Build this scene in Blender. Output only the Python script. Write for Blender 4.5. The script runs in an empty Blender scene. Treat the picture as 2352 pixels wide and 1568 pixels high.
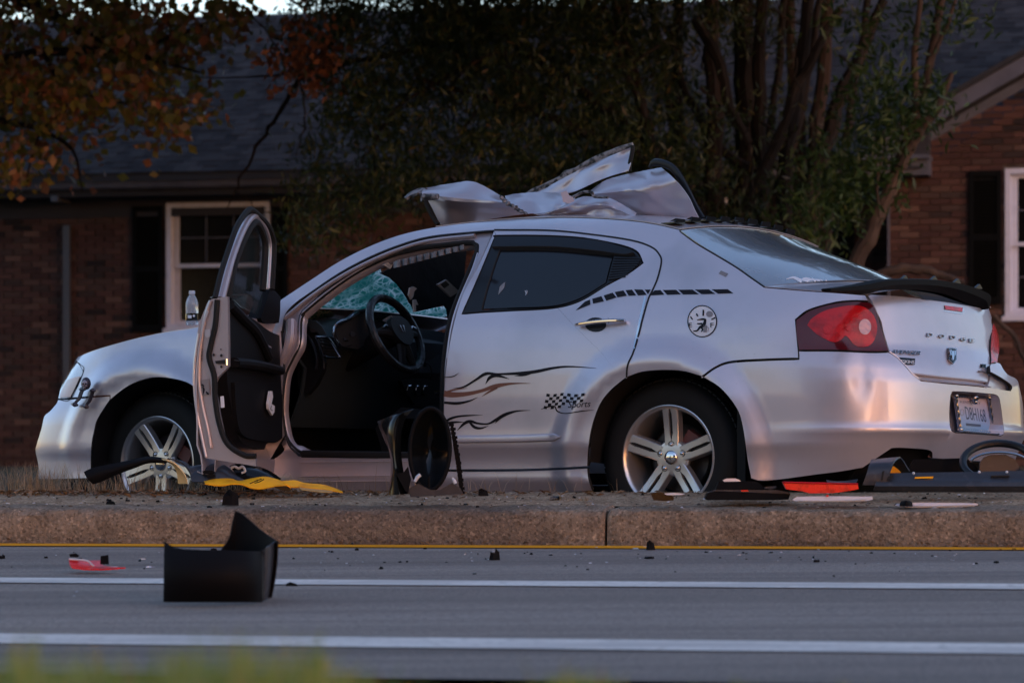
import bpy, math, random
import numpy as np
from mathutils import Vector, geometry
random.seed(7); RNG = np.random.default_rng(11)
SC = bpy.context.scene
# ------------------------------------------------------------------ camera, world, sun, exposure
FP, CX, HY, CH = 8000.0, 1176.0, 1110.0, 0.25      # focal length / principal point / horizon of the view, camera height
cam_d = bpy.data.cameras.new('camera'); cam = bpy.data.objects.new('camera', cam_d); SC.collection.objects.link(cam)
cam.location = (0, 0, CH); cam.rotation_euler = (math.radians(90), 0, 0)
cam_d.sensor_width = 36; cam_d.lens = 36*FP/2352; cam_d.shift_y = (HY-784)/2352
cam_d.clip_start = 0.1; cam_d.clip_end = 4000
cam_d.dof.use_dof = True; cam_d.dof.focus_distance = 15.2; cam_d.dof.aperture_fstop = 4.4
SC.camera = cam
SUN_EL, SUN_AZ = 4.0, 147.0         # azimuth clockwise from +Y: behind the camera, to its right
world = bpy.data.worlds.new('World'); SC.world = world; world.use_nodes = True
wn = world.node_tree.nodes; wl = world.node_tree.links
sky = wn.new('ShaderNodeTexSky'); sky.sky_type = 'NISHITA'; sky.sun_disc = False
sky.sun_elevation = math.radians(SUN_EL); sky.sun_rotation = math.radians(SUN_AZ)
sky.air_density = 1.0; sky.dust_density = 1.2; sky.ozone_density = 2.8
wb = wn.new('ShaderNodeMix'); wb.data_type = 'RGBA'; wb.blend_type = 'MULTIPLY'; wb.inputs[0].default_value = 1; wb.inputs[7].default_value = (1.37, .965, .89, 1)
wl.new(sky.outputs[0], wb.inputs[6]); wl.new(wb.outputs[2], wn['Background'].inputs[0]); wn['Background'].inputs[1].default_value = 0.15
sd = bpy.data.lights.new('sun', 'SUN'); sun = bpy.data.objects.new('sun', sd); SC.collection.objects.link(sun)
sd.energy = 0.03; sd.angle = math.radians(14); sd.color = (1.0, 0.80, 0.72)
_e, _a = math.radians(SUN_EL+6), math.radians(SUN_AZ)
sdir = Vector((math.sin(_a)*math.cos(_e), math.cos(_a)*math.cos(_e), math.sin(_e)))
sun.rotation_euler = sdir.to_track_quat('Z', 'Y').to_euler()
SC.view_settings.view_transform = 'Standard'; SC.view_settings.look = 'None'
SC.view_settings.gamma = 1; SC.view_settings.use_curve_mapping = False
SC.view_settings.exposure = 2.42
SC.cycles.max_bounces = 8

# ------------------------------------------------------------------ object helpers
BASE = {}
def props(o, label=None, cat=None, group=None, kind=None):
    if label: o['label'] = label
    if cat: o['category'] = cat
    if group: o['group'] = group
    if kind: o['kind'] = kind
    return o
def thing(name, loc, label, cat, group=None, kind=None):
    o = bpy.data.objects.new(name, None); SC.collection.objects.link(o)
    o.location = loc; o.empty_display_size = .1; BASE[o] = np.array(loc, float)
    return props(o, label, cat, group, kind)
def mesh_of(name, V, Fc, mat, N=None, smooth=True):
    V = np.asarray(V, float)
    me = bpy.data.meshes.new(name)
    me.from_pydata(V.tolist(), [], [tuple(int(i) for i in f) for f in Fc])
    if mat is not None:
        for m in (mat if isinstance(mat, (list, tuple)) else [mat]): me.materials.append(m)
    if smooth: me.polygons.foreach_set('use_smooth', [True]*len(me.polygons))
    me.update()
    if N is not None: me.normals_split_custom_set_from_vertices(np.asarray(N, float).tolist())
    elif smooth == 'auto': me.set_sharp_from_angle(angle=math.radians(35))
    return me
def add(name, V, Fc, mat, parent=None, N=None, smooth='auto', label=None, cat=None, group=None, kind=None):
    """one mesh object; V in world coordinates"""
    V = np.asarray(V, float)
    if parent is None:
        b = np.array([V[:, 0].mean(), V[:, 1].mean(), V[:, 2].min()])
    else: b = BASE[parent]
    me = mesh_of(name, V-b, Fc, mat, N, smooth)
    o = bpy.data.objects.new(name, me); SC.collection.objects.link(o)
    BASE[o] = b
    if parent is None: o.location = b
    else: o.parent = parent
    return props(o, label, cat, group, kind)
def join(*parts):
    V, Fc, n = [], [], 0
    for v, f in parts:
        v = np.asarray(v, float).reshape(-1, 3)
        V.append(v); Fc += [tuple(int(i)+n for i in q) for q in f]; n += len(v)
    return np.vstack(V), Fc
def catmull(P, closed=False, n=8):
    P = np.asarray(P, float)
    if len(P) < 3: 
        t = np.linspace(0, 1, n+1)[:, None]; return P[0]*(1-t)+P[-1]*t
    Q = np.vstack([P[-1], P, P[0], P[1]]) if closed else np.vstack([2*P[0]-P[1], P, 2*P[-1]-P[-2]])
    out = []
    for i in range(1, len(Q)-2):
        p0, p1, p2, p3 = Q[i-1:i+3]
        for k in range(n):
            t = k/n
            out.append(.5*((2*p1)+(-p0+p2)*t+(2*p0-5*p1+4*p2-p3)*t*t+(-p0+3*p1-3*p2+p3)*t**3))
    if not closed: out.append(Q[-2])
    return np.array(out)
def resample(P, n, closed=False):
    P = np.asarray(P, float)
    if closed: P = np.vstack([P, P[:1]])
    d = np.r_[0, np.cumsum(np.linalg.norm(np.diff(P, axis=0), axis=1))]
    t = np.linspace(0, d[-1], n, endpoint=not closed)
    return np.column_stack([np.interp(t, d, P[:, k]) for k in range(P.shape[1])])
def tube(P, R, seg=8, cap=True, flat=1.0, up=None):
    P = np.asarray(P, float); R = np.ones(len(P))*R if np.isscalar(R) else np.asarray(R, float)
    T = np.gradient(P, axis=0); T /= np.linalg.norm(T, axis=1)[:, None]+1e-12
    a = np.array(up if up is not None else (0, 0, 1.0)); 
    if up is None and abs(T[0] @ a) > .9: a = np.array((1.0, 0, 0))
    V = []
    for i in range(len(P)):
        x = np.cross(T[i], a); x /= np.linalg.norm(x)+1e-12; y = np.cross(x, T[i])
        if up is None: a = y
        for k in range(seg):
            th = 2*math.pi*k/seg
            V.append(P[i]+R[i]*(math.cos(th)*x*flat+math.sin(th)*y))
    Fc = [(i*seg+k, i*seg+(k+1) % seg, (i+1)*seg+(k+1) % seg, (i+1)*seg+k) for i in range(len(P)-1) for k in range(seg)]
    if cap: Fc += [tuple(range(seg))[::-1], tuple((len(P)-1)*seg+k for k in range(seg))]
    return np.array(V), Fc
def box(c, s, ax=None):
    """box: centre, full sizes, optional 3 axes"""
    ax = np.eye(3) if ax is None else np.asarray(ax, float)
    V = [np.asarray(c)+ax[0]*x*s[0]/2+ax[1]*y*s[1]/2+ax[2]*z*s[2]/2 for x in (-1, 1) for y in (-1, 1) for z in (-1, 1)]
    return np.array(V), [(0, 1, 3, 2), (4, 6, 7, 5), (0, 4, 5, 1), (2, 3, 7, 6), (0, 2, 6, 4), (1, 5, 7, 3)]
def prism(P, d):
    """polygon of 3-D points pushed along vector d"""
    P = np.asarray(P, float); n = len(P)
    V = np.vstack([P, P+np.asarray(d)])
    tri = geometry.tessellate_polygon([[Vector(p) for p in P]])
    Fc = [tuple(t) for t in tri]+[tuple(i+n for i in t)[::-1] for t in tri]
    Fc += [(i, (i+1) % n, (i+1) % n+n, i+n) for i in range(n)]
    return V, Fc
def grid_faces(n, m, off=0):
    return [(off+i*m+j, off+i*m+j+1, off+(i+1)*m+j+1, off+(i+1)*m+j) for i in range(n-1) for j in range(m-1)]
def sheet(G, th):
    """grid of points (n,m,3) made into a solid sheet of thickness th"""
    G = np.asarray(G, float); n, m = G.shape[:2]
    Nn = np.cross(np.gradient(G, axis=0), np.gradient(G, axis=1)); Nn /= np.linalg.norm(Nn, axis=2)[..., None]+1e-12
    A = G.reshape(-1, 3); B = (G-Nn*th).reshape(-1, 3); k = n*m
    Fc = grid_faces(n, m)+[f[::-1] for f in grid_faces(n, m, k)]
    bd = [j for j in range(m)]+[i*m+m-1 for i in range(1, n)]+[(n-1)*m+j for j in range(m-2, -1, -1)]+[i*m for i in range(n-2, 0, -1)]
    Fc += [(bd[i], bd[(i+1) % len(bd)], bd[(i+1) % len(bd)]+k, bd[i]+k) for i in range(len(bd))]
    return np.vstack([A, B]), Fc
def lathe(prof, c, ax, x, seg=48, closed=False):
    """prof: (radius, axial) pairs; c centre, ax axis, x radial reference"""
    ax = np.asarray(ax, float); x = np.asarray(x, float); y = np.cross(ax, x); c = np.asarray(c, float)
    V = []
    for r, a in prof:
        for k in range(seg):
            th = 2*math.pi*k/seg; V.append(c+ax*a+r*(math.cos(th)*x+math.sin(th)*y))
    n = len(prof); Fc = []
    for i in range(n if closed else n-1):
        for k in range(seg):
            a, b = i*seg, ((i+1) % n)*seg
            Fc.append((a+k, a+(k+1) % seg, b+(k+1) % seg, b+k))
    return np.array(V), Fc
def sstep(a, b, x): 
    t = np.clip((np.asarray(x, float)-a)/(b-a), 0, 1); return t*t*(3-2*t)
def in_poly(pts, poly):
    x, y = pts[:, 0], pts[:, 1]; ins = np.zeros(len(pts), bool); n = len(poly)
    for i in range(n):
        x1, y1 = poly[i]; x2, y2 = poly[(i+1) % n]
        if y1 == y2: continue
        c = ((y1 > y) != (y2 > y)) & (x < (x2-x1)*(y-y1)/(y2-y1)+x1)
        ins ^= c
    return ins
# pixel of the 2352-wide photograph -> world ray (used to survey where things stand)
def ray(p):
    p = np.atleast_2d(np.asarray(p, float))
    return np.column_stack([(p[:, 0]-CX)/FP, np.ones(len(p)), (HY-p[:, 1])/FP])
def at_depth(p, Y):
    d = ray(p); Y = np.asarray(Y, float).reshape(-1, 1) if not np.isscalar(Y) else Y
    return d*Y+np.array([0, 0, CH])
def on_plane(p, pt, n):
    d = ray(p); o = np.array([0, 0, CH]); n = np.asarray(n, float)
    t = ((np.asarray(pt)-o) @ n)/(d @ n); return o+d*t[:, None]
def zoomc(x0, y0, sc):
    k = 1/(sc*1.63265)
    return lambda pts: np.column_stack([np.asarray(pts, float)[:, 0]*k+x0/1.63265, np.asarray(pts, float)[:, 1]*k+y0/1.63265])
zA = zoomc(0, 1100, 1.7418); zB = zoomc(1200, 0, 1.2062); zC = zoomc(1600, 800, 1.3067); zD = zoomc(2440, 0, 1.2064)
zE = zoomc(2640, 900, 1.4258); zF = zoomc(700, 760, 1.3064); zG = zoomc(1500, 520, 1.96); zP = zoomc(3340, 1240, 3.92)
zI = zoomc(1100, 880, 2.306); zM = zoomc(1380, 1480, 3.7325); zQ = zoomc(3200, 1600, 3.675); zR = zoomc(2440, 1740, 2.6133)
zL = zoomc(300, 1660, 2.2615); zS = zoomc(0, 1700, 1.225); zT = zoomc(1920, 1700, 1.225)

# ------------------------------------------------------------------ materials
MATS = {}
def pbr(name, col, rough=.5, metal=0., coat=0., coat_r=.05, spec=.5, bump=None, var=None, trans=0., alpha=1., emis=None, sheen=0., coords='Object'):
    """var=(scale, colour2, lo, hi[,stretch]) noise-mixed second colour ; bump=(scale, strength, dist)"""
    m = bpy.data.materials.new(name); m.use_nodes = True; nt = m.node_tree; b = nt.nodes['Principled BSDF']; L = nt.links
    b.inputs['Base Color'].default_value = (*col, 1); b.inputs['Roughness'].default_value = rough
    b.inputs['Metallic'].default_value = metal; b.inputs['Coat Weight'].default_value = coat
    b.inputs['Coat Roughness'].default_value = coat_r; b.inputs['Specular IOR Level'].default_value = spec
    b.inputs['Transmission Weight'].default_value = trans; b.inputs['Alpha'].default_value = alpha
    if emis: b.inputs['Emission Color'].default_value = (*emis[0], 1); b.inputs['Emission Strength'].default_value = emis[1]
    tc = nt.nodes.new('ShaderNodeTexCoord')
    def mapped(stretch):
        mp = nt.nodes.new('ShaderNodeMapping'); L.new(tc.outputs[coords], mp.inputs[0]); mp.inputs['Scale'].default_value = stretch
        return mp.outputs[0]
    last = None
    for v in ([] if var is None else (var if isinstance(var, list) else [var])):
        n = nt.nodes.new('ShaderNodeTexNoise'); n.inputs['Scale'].default_value = v[0]; n.inputs['Detail'].default_value = 6
        L.new(mapped(v[4]) if len(v) > 4 else tc.outputs[coords], n.inputs['Vector'])
        r = nt.nodes.new('ShaderNodeMapRange'); r.inputs[1].default_value = v[2]; r.inputs[2].default_value = v[3]; L.new(n.outputs[0], r.inputs[0])
        mx = nt.nodes.new('ShaderNodeMix'); mx.data_type = 'RGBA'; L.new(r.outputs[0], mx.inputs[0])
        if last is None: mx.inputs[6].default_value = (*col, 1)
        else: L.new(last, mx.inputs[6])
        mx.inputs[7].default_value = (*v[1], 1); last = mx.outputs[2]
    if last is not None: L.new(last, b.inputs['Base Color'])
    if bump:
        hs = None
        bl = bump if isinstance(bump, list) else [bump]
        nrm = None
        for bb in bl:
            n = nt.nodes.new('ShaderNodeTexNoise'); n.inputs['Scale'].default_value = bb[0]; n.inputs['Detail'].default_value = 5
            L.new(mapped(bb[3]) if len(bb) > 3 else tc.outputs[coords], n.inputs['Vector'])
            bn = nt.nodes.new('ShaderNodeBump'); bn.inputs['Strength'].default_value = bb[1]; bn.inputs['Distance'].default_value = bb[2]
            L.new(n.outputs[0], bn.inputs['Height'])
            if nrm is not None: L.new(nrm, bn.inputs['Normal'])
            nrm = bn.outputs[0]
        L.new(nrm, b.inputs['Normal'])
    MATS[name] = m
    return m
def speckle(m, scale, cols, width=None, base_socket=True):
    """multiply base colour by voronoi cell shades"""
    nt = m.node_tree; L = nt.links; b = nt.nodes['Principled BSDF']
    tc = nt.nodes.new('ShaderNodeTexCoord'); v = nt.nodes.new('ShaderNodeTexVoronoi'); v.inputs['Scale'].default_value = scale
    L.new(tc.outputs['Object'], v.inputs['Vector'])
    sep = nt.nodes.new('ShaderNodeSeparateColor'); L.new(v.outputs['Color'], sep.inputs[0])
    ramp = nt.nodes.new('ShaderNodeValToRGB'); L.new(sep.outputs[0], ramp.inputs[0])
    el = ramp.color_ramp.elements
    while len(el) < len(cols): el.new(.5)
    for i, (p, c) in enumerate(cols): el[i].position = p; el[i].color = (*c, 1)
    mx = nt.nodes.new('ShaderNodeMix'); mx.data_type = 'RGBA'; mx.blend_type = 'MULTIPLY'; mx.inputs[0].default_value = 1
    src = b.inputs['Base Color']
    if src.is_linked: L.new(src.links[0].from_socket, mx.inputs[6])
    else: mx.inputs[6].default_value = src.default_value
    L.new(ramp.outputs[0], mx.inputs[7]); L.new(mx.outputs[2], src)
    return m
def by_piece(m, cols, cell=None, mult=False):
    """colour of each loose piece: random per island and per object"""
    nt = m.node_tree; L = nt.links; b = nt.nodes['Principled BSDF']
    g = nt.nodes.new('ShaderNodeNewGeometry'); oi = nt.nodes.new('ShaderNodeObjectInfo')
    ad = nt.nodes.new('ShaderNodeMath'); ad.operation = 'ADD'; L.new(g.outputs['Random Per Island'], ad.inputs[0]); L.new(oi.outputs['Random'], ad.inputs[1])
    fr = nt.nodes.new('ShaderNodeMath'); fr.operation = 'FRACT'; L.new(ad.outputs[0], fr.inputs[0])
    ramp = nt.nodes.new('ShaderNodeValToRGB'); L.new(fr.outputs[0], ramp.inputs[0]); el = ramp.color_ramp.elements
    while len(el) < len(cols): el.new(.5)
    for i, (p, c) in enumerate(cols): el[i].position = p; el[i].color = (*c, 1)
    mx = nt.nodes.new('ShaderNodeMix'); mx.data_type = 'RGBA'; mx.blend_type = 'MULTIPLY'; mx.inputs[0].default_value = 1 
    src = b.inputs['Base Color']
    if src.is_linked: L.new(src.links[0].from_socket, mx.inputs[6])
    else: mx.inputs[6].default_value = (1, 1, 1, 1)
    L.new(ramp.outputs[0], mx.inputs[7]); L.new(mx.outputs[2], src)
    return m
M = MATS
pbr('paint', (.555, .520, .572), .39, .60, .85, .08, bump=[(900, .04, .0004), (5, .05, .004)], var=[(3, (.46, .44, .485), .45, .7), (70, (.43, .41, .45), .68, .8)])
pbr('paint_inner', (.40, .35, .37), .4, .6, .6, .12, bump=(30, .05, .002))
pbr('paint_torn', (.50, .44, .465), .36, .7, .4, .14, bump=(7, .12, .006))
pbr('torn_edge', (.22, .20, .20), .6, .3, var=(40, (.02, .02, .02), .45, .6), bump=(90, .8, .006))
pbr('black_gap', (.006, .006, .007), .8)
pbr('black_plastic', (.004, .004, .005), .65, spec=.10, bump=(300, .1, .0006))
pbr('gloss_black', (.004, .005, .006), .16, 0, .25, .06, spec=.25)
pbr('trim_black', (.006, .007, .010), .38, 0, .08, spec=.3)
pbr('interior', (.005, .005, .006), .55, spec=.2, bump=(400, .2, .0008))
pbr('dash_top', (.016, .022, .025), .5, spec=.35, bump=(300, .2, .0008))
pbr('rubber', (.010, .010, .010), .75, spec=.25, bump=(60, .15, .001))
pbr('tread', (.016, .016, .016), .85, bump=(40, .3, .003))
pbr('alloy', (.56, .545, .54), .3, .8, .3, .15, bump=(120, .04, .0005))
pbr('chrome', (.75, .76, .78), .10, 1.0)
pbr('dark_chrome', (.35, .35, .37), .2, 1.0)
pbr('tinted_glass', (.006, .007, .010), .16, 0, .35, .04, spec=.4, bump=(4, .05, .004))
pbr('rear_glass', (.12, .14, .17), .22, 0, 1.0, .06, spec=.9, var=(18, (.14, .16, .19), .5, .75), bump=(30, .04, .001))
pbr('decal', (.006, .005, .008), .5, spec=.2)
pbr('decal_copper', (.17, .075, .050), .45, spec=.3)
pbr('decal_grey', (.20, .19, .20), .4)
pbr('decal_white', (.62, .64, .68), .45)
pbr('lens_dark', (.075, .006, .010), .12, 0, .25, .03, spec=.35)
pbr('lens_red', (.52, .004, .007), .18, 0, .25, .04, spec=.3, bump=(70, .5, .004), var=(16, (.24, .001, .004), .45, .68))
pbr('lens_clear', (.42, .20, .20), .15, .3, 1, .02, bump=(60, .8, .004))
pbr('lens_amber', (.55, .26, .15), .3, .0, 1, .02, bump=(25, .3, .006))
pbr('lens_front', (.36, .33, .35), .12, .5, 1, .02, bump=(18, .25, .01))
pbr('red_plastic', (.85, .012, .010), .3, 0, .2, spec=.3, bump=[(40, .4, .004, (6, .3, 1))], var=(30, (.50, .006, .006), .5, .7))
pbr('clear_plastic', (.62, .64, .72), .15, 0, 1, .03, bump=(30, .3, .003))
pbr('white_frosted', (.55, .57, .62), .35)
pbr('yellow_plastic', (.95, .44, .010), .5, spec=.25, bump=(20, .2, .004), var=(14, (.75, .30, .01), .5, .7))
pbr('cream_metal', (.62, .42, .18), .35, .3)
pbr('grey_plastic', (.026, .030, .040), .36, 0, .15, spec=.35, bump=[(14, .1, .004), (200, .15, .0006)], var=(25, (.05, .05, .06), .58, .75))
pbr('red_caliper', (.10, .025, .02), .6)
pbr('brake_metal', (.10, .09, .09), .5, .8)
# ------------------------------------------------------------------ the car's frame and its outer surface
CO = np.array([1.097, 15.629, 0.]); _l = math.hypot(.849, .528)
UF = np.array([-.849, .528, 0])/_l; UL = np.array([-.528, -.849, 0])/_l; UZ = np.array([0, 0, 1.])
def C(u, w=None, z=None):
    if w is None: a = np.atleast_2d(np.asarray(u, float)); u, w, z = a[:, 0], a[:, 1], a[:, 2]
    u, w, z = np.broadcast_arrays(np.asarray(u, float), np.asarray(w, float), np.asarray(z, float))
    return CO+u[..., None]*UF+w[..., None]*UL+z[..., None]*UZ
def inv(P):
    P = np.atleast_2d(P)-CO; return np.column_stack([P @ UF, P @ UL, P[:, 2]])
def pix(P):
    P = np.atleast_2d(P); return np.column_stack([CX+FP*P[:, 0]/P[:, 1], HY-FP*(P[:, 2]-CH)/P[:, 1]])
def plane_u(p, u): return on_plane(p, C(u, 0, 0), UF)
def plane_w(p, w): return on_plane(p, C(0, w, 0), UL)
_ct = [(1.0, -.905), (.2, -.905), (-.3, -.90), (-.6, -.875), (-.82, -.825), (-.97, -.73), (-1.07, -.56), (-1.13, -.3), (-1.15, 0),
       (-1.13, .3), (-1.07, .56), (-.97, .73), (-.82, .825), (-.6, .875), (-.3, .90), (.2, .905), (1.0, .905), (2.0, .905), (2.8, .90),
       (3.2, .885), (3.42, .835), (3.57, .73), (3.67, .5), (3.72, .25), (3.73, 0), (3.72, -.25), (3.66, -.5)]
_pc = catmull(_ct, n=40); _pc = resample(_pc, 1800)
_k = np.exp(-.5*(np.arange(-30, 31)/9.)**2); _k /= _k.sum()
_pp = np.vstack([np.repeat(_pc[:1], 30, 0), _pc, np.repeat(_pc[-1:], 30, 0)])
_pc = np.column_stack([np.convolve(_pp[:, i], _k, 'valid') for i in (0, 1)])[12:-12]
_sc = np.r_[0, np.cumsum(np.linalg.norm(np.diff(_pc, axis=0), axis=1))]
_i0 = np.argmin(np.abs(_pc[:, 0])+(_pc[:, 1] < 0)*9); _sc -= _sc[_i0]
_t = np.gradient(_pc, axis=0); _t /= np.linalg.norm(_t, axis=1)[:, None]; _nc = np.column_stack([-_t[:, 1], _t[:, 0]])
def _table(pts, sig=.012):
    z = np.arange(0, 1.7, .002); a = np.array(pts); v = np.interp(z, a[:, 0], a[:, 1])
    n = int(sig/.002*3); k = np.exp(-.5*(np.arange(-n, n+1)/(sig/.002))**2); k /= k.sum()
    sl0 = v[0]; vv = np.r_[np.full(n, v[0]), v, v[-1]+(v[-1]-v[-2])*np.arange(1, n+1)]
    return z, np.convolve(vv, k, 'valid')
_zs, _side = _table([(.0, .16), (.15, .085), (.22, .05), (.262, .022), (.275, .030), (.33, .028), (.37, .024), (.41, .004), (.5, .006), (.62, 0), (.74, .002), (.84, .014), (.93, .032), (1.0, .058),
                     (1.1, .10), (1.2, .150), (1.3, .208), (1.37, .258), (1.41, .300), (1.44, .355), (1.455, .42), (1.6, 1.2)])
_, _front = _table([(.0, .06), (.22, .02), (.29, 0), (.45, 0), (.54, .012), (.60, .04), (.65, .085), (.72, .135), (.8, .20), (.87, .29), (.93, .42), (1.1, .8), (1.6, 2)], .02)
_, _rear = _table([(.0, .30), (.2, .16), (.28, .085), (.38, .045), (.445, .020), (.462, .002), (.48, .004), (.50, .014), (.6, .018), (.68, .024), (.74, .040), (.79, .065), (.82, .085), (.9, .105), (1.0, .13), (1.06, .155), (1.12, .20), (1.3, .4), (1.6, .8)], .009)
def inset(s, z):
    s, z = np.broadcast_arrays(np.asarray(s, float), np.asarray(z, float))
    a = np.interp(z, _zs, _side); f = np.interp(z, _zs, _front); r = np.interp(z, _zs, _rear)
    bf = sstep(2.95, 3.75, s); br = 1-sstep(-1.15, -.42, s)
    out = a*(1-bf)*(1-br)+f*bf+r*br
    for sc in (0.0, 2.765):
        q = np.hypot(s-sc, z-.345)
        b = (1-sstep(.435, .56, q))*.040 - (1-sstep(.37, .44, q))*.012
        out = out-b*(1-sstep(.8, .98, z))
    # dents near the rear corner
    out = out+.012*np.exp(-((s+.93)/.05)**2-((z-.70)/.10)**2)
    return out
def S(s, z, off=0.):
    s, z = np.broadcast_arrays(np.asarray(s, float), np.asarray(z, float))
    pu, pw = np.interp(s, _sc, _pc[:, 0]), np.interp(s, _sc, _pc[:, 1]); nu, nw = np.interp(s, _sc, _nc[:, 0]), np.interp(s, _sc, _nc[:, 1])
    i = inset(s, z)-off
    return C(pu-nu*i, pw-nw*i, z)
def SN(s, z, off=0.):
    e = .004; a = S(s+e, z, off)-S(s-e, z, off); b = S(s, z+e, off)-S(s, z-e, off)
    n = np.cross(a, b); n /= np.linalg.norm(n, axis=-1)[..., None]+1e-12
    # outward: away from the car's middle
    pu, pw = np.interp(s, _sc, _nc[:, 0]), np.interp(s, _sc, _nc[:, 1])
    o = pu[..., None]*UF+pw[..., None]*UL+.2*UZ
    return n*np.sign((n*o).sum(-1))[..., None]
_gs, _gz = np.meshgrid(np.arange(-2.75, 4.3, .03), np.arange(.14, 1.46, .012), indexing='ij')
_gs, _gz = _gs.ravel(), _gz.ravel()
_ok = ~((_gs < -.80) & (_gz > 1.10)) & ~((_gs > 2.3) & (_gz > 1.10)) & ~((_gs > 3.15) & (_gz > .87)) & ~((_gs > 2.9) & (_gz > .92)); _gs, _gz = _gs[_ok], _gz[_ok]
_gp = S(_gs, _gz); _gn = SN(_gs, _gz); _vis = ((_gn*(_gp-np.array([0, 0, CH]))).sum(1) < 0)
_gs, _gz, _gp = _gs[_vis], _gz[_vis], pix(_gp[_vis])
def solve(px, off=0.):
    px = np.atleast_2d(np.asarray(px, float)); s = np.zeros(len(px)); z = np.zeros(len(px))
    for a in range(0, len(px), 400):
        q = px[a:a+400]; d = ((q[:, None, :]-_gp[None])**2).sum(2); i = d.argmin(1); s[a:a+400] = _gs[i]; z[a:a+400] = _gz[i]
    for _ in range(9):
        p0 = pix(S(s, z, off)); e = 1e-3
        js = (pix(S(s+e, z, off))-p0)/e; jz = (pix(S(s, z+e, off))-p0)/e; r = px-p0
        det = js[:, 0]*jz[:, 1]-js[:, 1]*jz[:, 0]; det = np.where(np.abs(det) < 2e3, np.sign(det+1e-9)*2e3, det)
        ds = (r[:, 0]*jz[:, 1]-r[:, 1]*jz[:, 0])/det; dz = (js[:, 0]*r[:, 1]-js[:, 1]*r[:, 0])/det
        s = s+np.clip(ds, -.06, .06); z = z+np.clip(dz, -.06, .06)
    return np.column_stack([s, np.clip(z, .05, 1.47)])
def outline(segs, n=6):
    """list of polylines; each one smooth, corners where they meet"""
    out = []
    for sg in segs:
        sg = np.asarray(sg, float)
        c = catmull(sg, n=n) if len(sg) > 2 else sg
        out.append(c[:-1] if np.allclose(c[-1], np.asarray(segs[(len(out)+1) % len(segs)][0], float), atol=1.) else c)
    return np.vstack(out)
def densify(P, step):
    out = []
    for i in range(len(P)):
        a, b = P[i], P[(i+1) % len(P)]; L = np.linalg.norm(b-a)
        if L < 1e-5: continue
        k = max(1, int(math.ceil(L/step)))
        for j in range(k): out.append(a+(b-a)*j/k)
    return np.array(out)
def inset_poly(P, d):
    A = .5*np.sum(P[:, 0]*np.roll(P[:, 1], -1)-np.roll(P[:, 0], -1)*P[:, 1]); sg = 1 if A > 0 else -1
    e1 = P-np.roll(P, 1, 0); e2 = np.roll(P, -1, 0)-P
    n1 = np.column_stack([-e1[:, 1], e1[:, 0]]); n2 = np.column_stack([-e2[:, 1], e2[:, 0]])
    n1 /= np.linalg.norm(n1, axis=1)[:, None]+1e-12; n2 /= np.linalg.norm(n2, axis=1)[:, None]+1e-12
    m = n1+n2; m /= np.linalg.norm(m, axis=1)[:, None]+1e-12
    return P+m*sg*d
def fill(poly, holes, step):
    rings = [poly]+list(holes); V = np.vstack(rings); E = []; k = 0
    for r in rings:
        E += [(k+i, k+(i+1) % len(r)) for i in range(len(r))]; k += len(r)
    lo, hi = poly.min(0), poly.max(0)
    xs = np.arange(lo[0]+step/2, hi[0], step); ys = np.arange(lo[1]+step/2, hi[1], step)
    gx, gy = np.meshgrid(xs, ys, indexing='ij'); gx = gx+(np.arange(len(ys)) % 2)*step/2
    G = np.column_stack([gx.ravel(), gy.ravel()])
    if len(G):
        ok = in_poly(G, poly)
        for h in holes: ok &= ~in_poly(G, h)
        G = G[ok]
        if len(G):
            d = np.min(((G[:, None, :]-V[None])**2).sum(2), axis=1); G = G[d > (step*.45)**2]
    A = np.vstack([V, G]) if len(G) else V
    vo, _, fo, ov, _, _ = geometry.delaunay_2d_cdt([Vector(p) for p in A], E, [], 0, 1e-6, True)
    P = np.array([(v.x, v.y) for v in vo]); fo = np.array([tuple(f) for f in fo])
    c = P[fo].mean(1); ok = in_poly(c, poly)
    for h in holes: ok &= ~in_poly(c, h)
    fo = fo[ok]
    src = [o[0] if len(o) else -1 for o in ov]
    return P, fo, src
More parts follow.
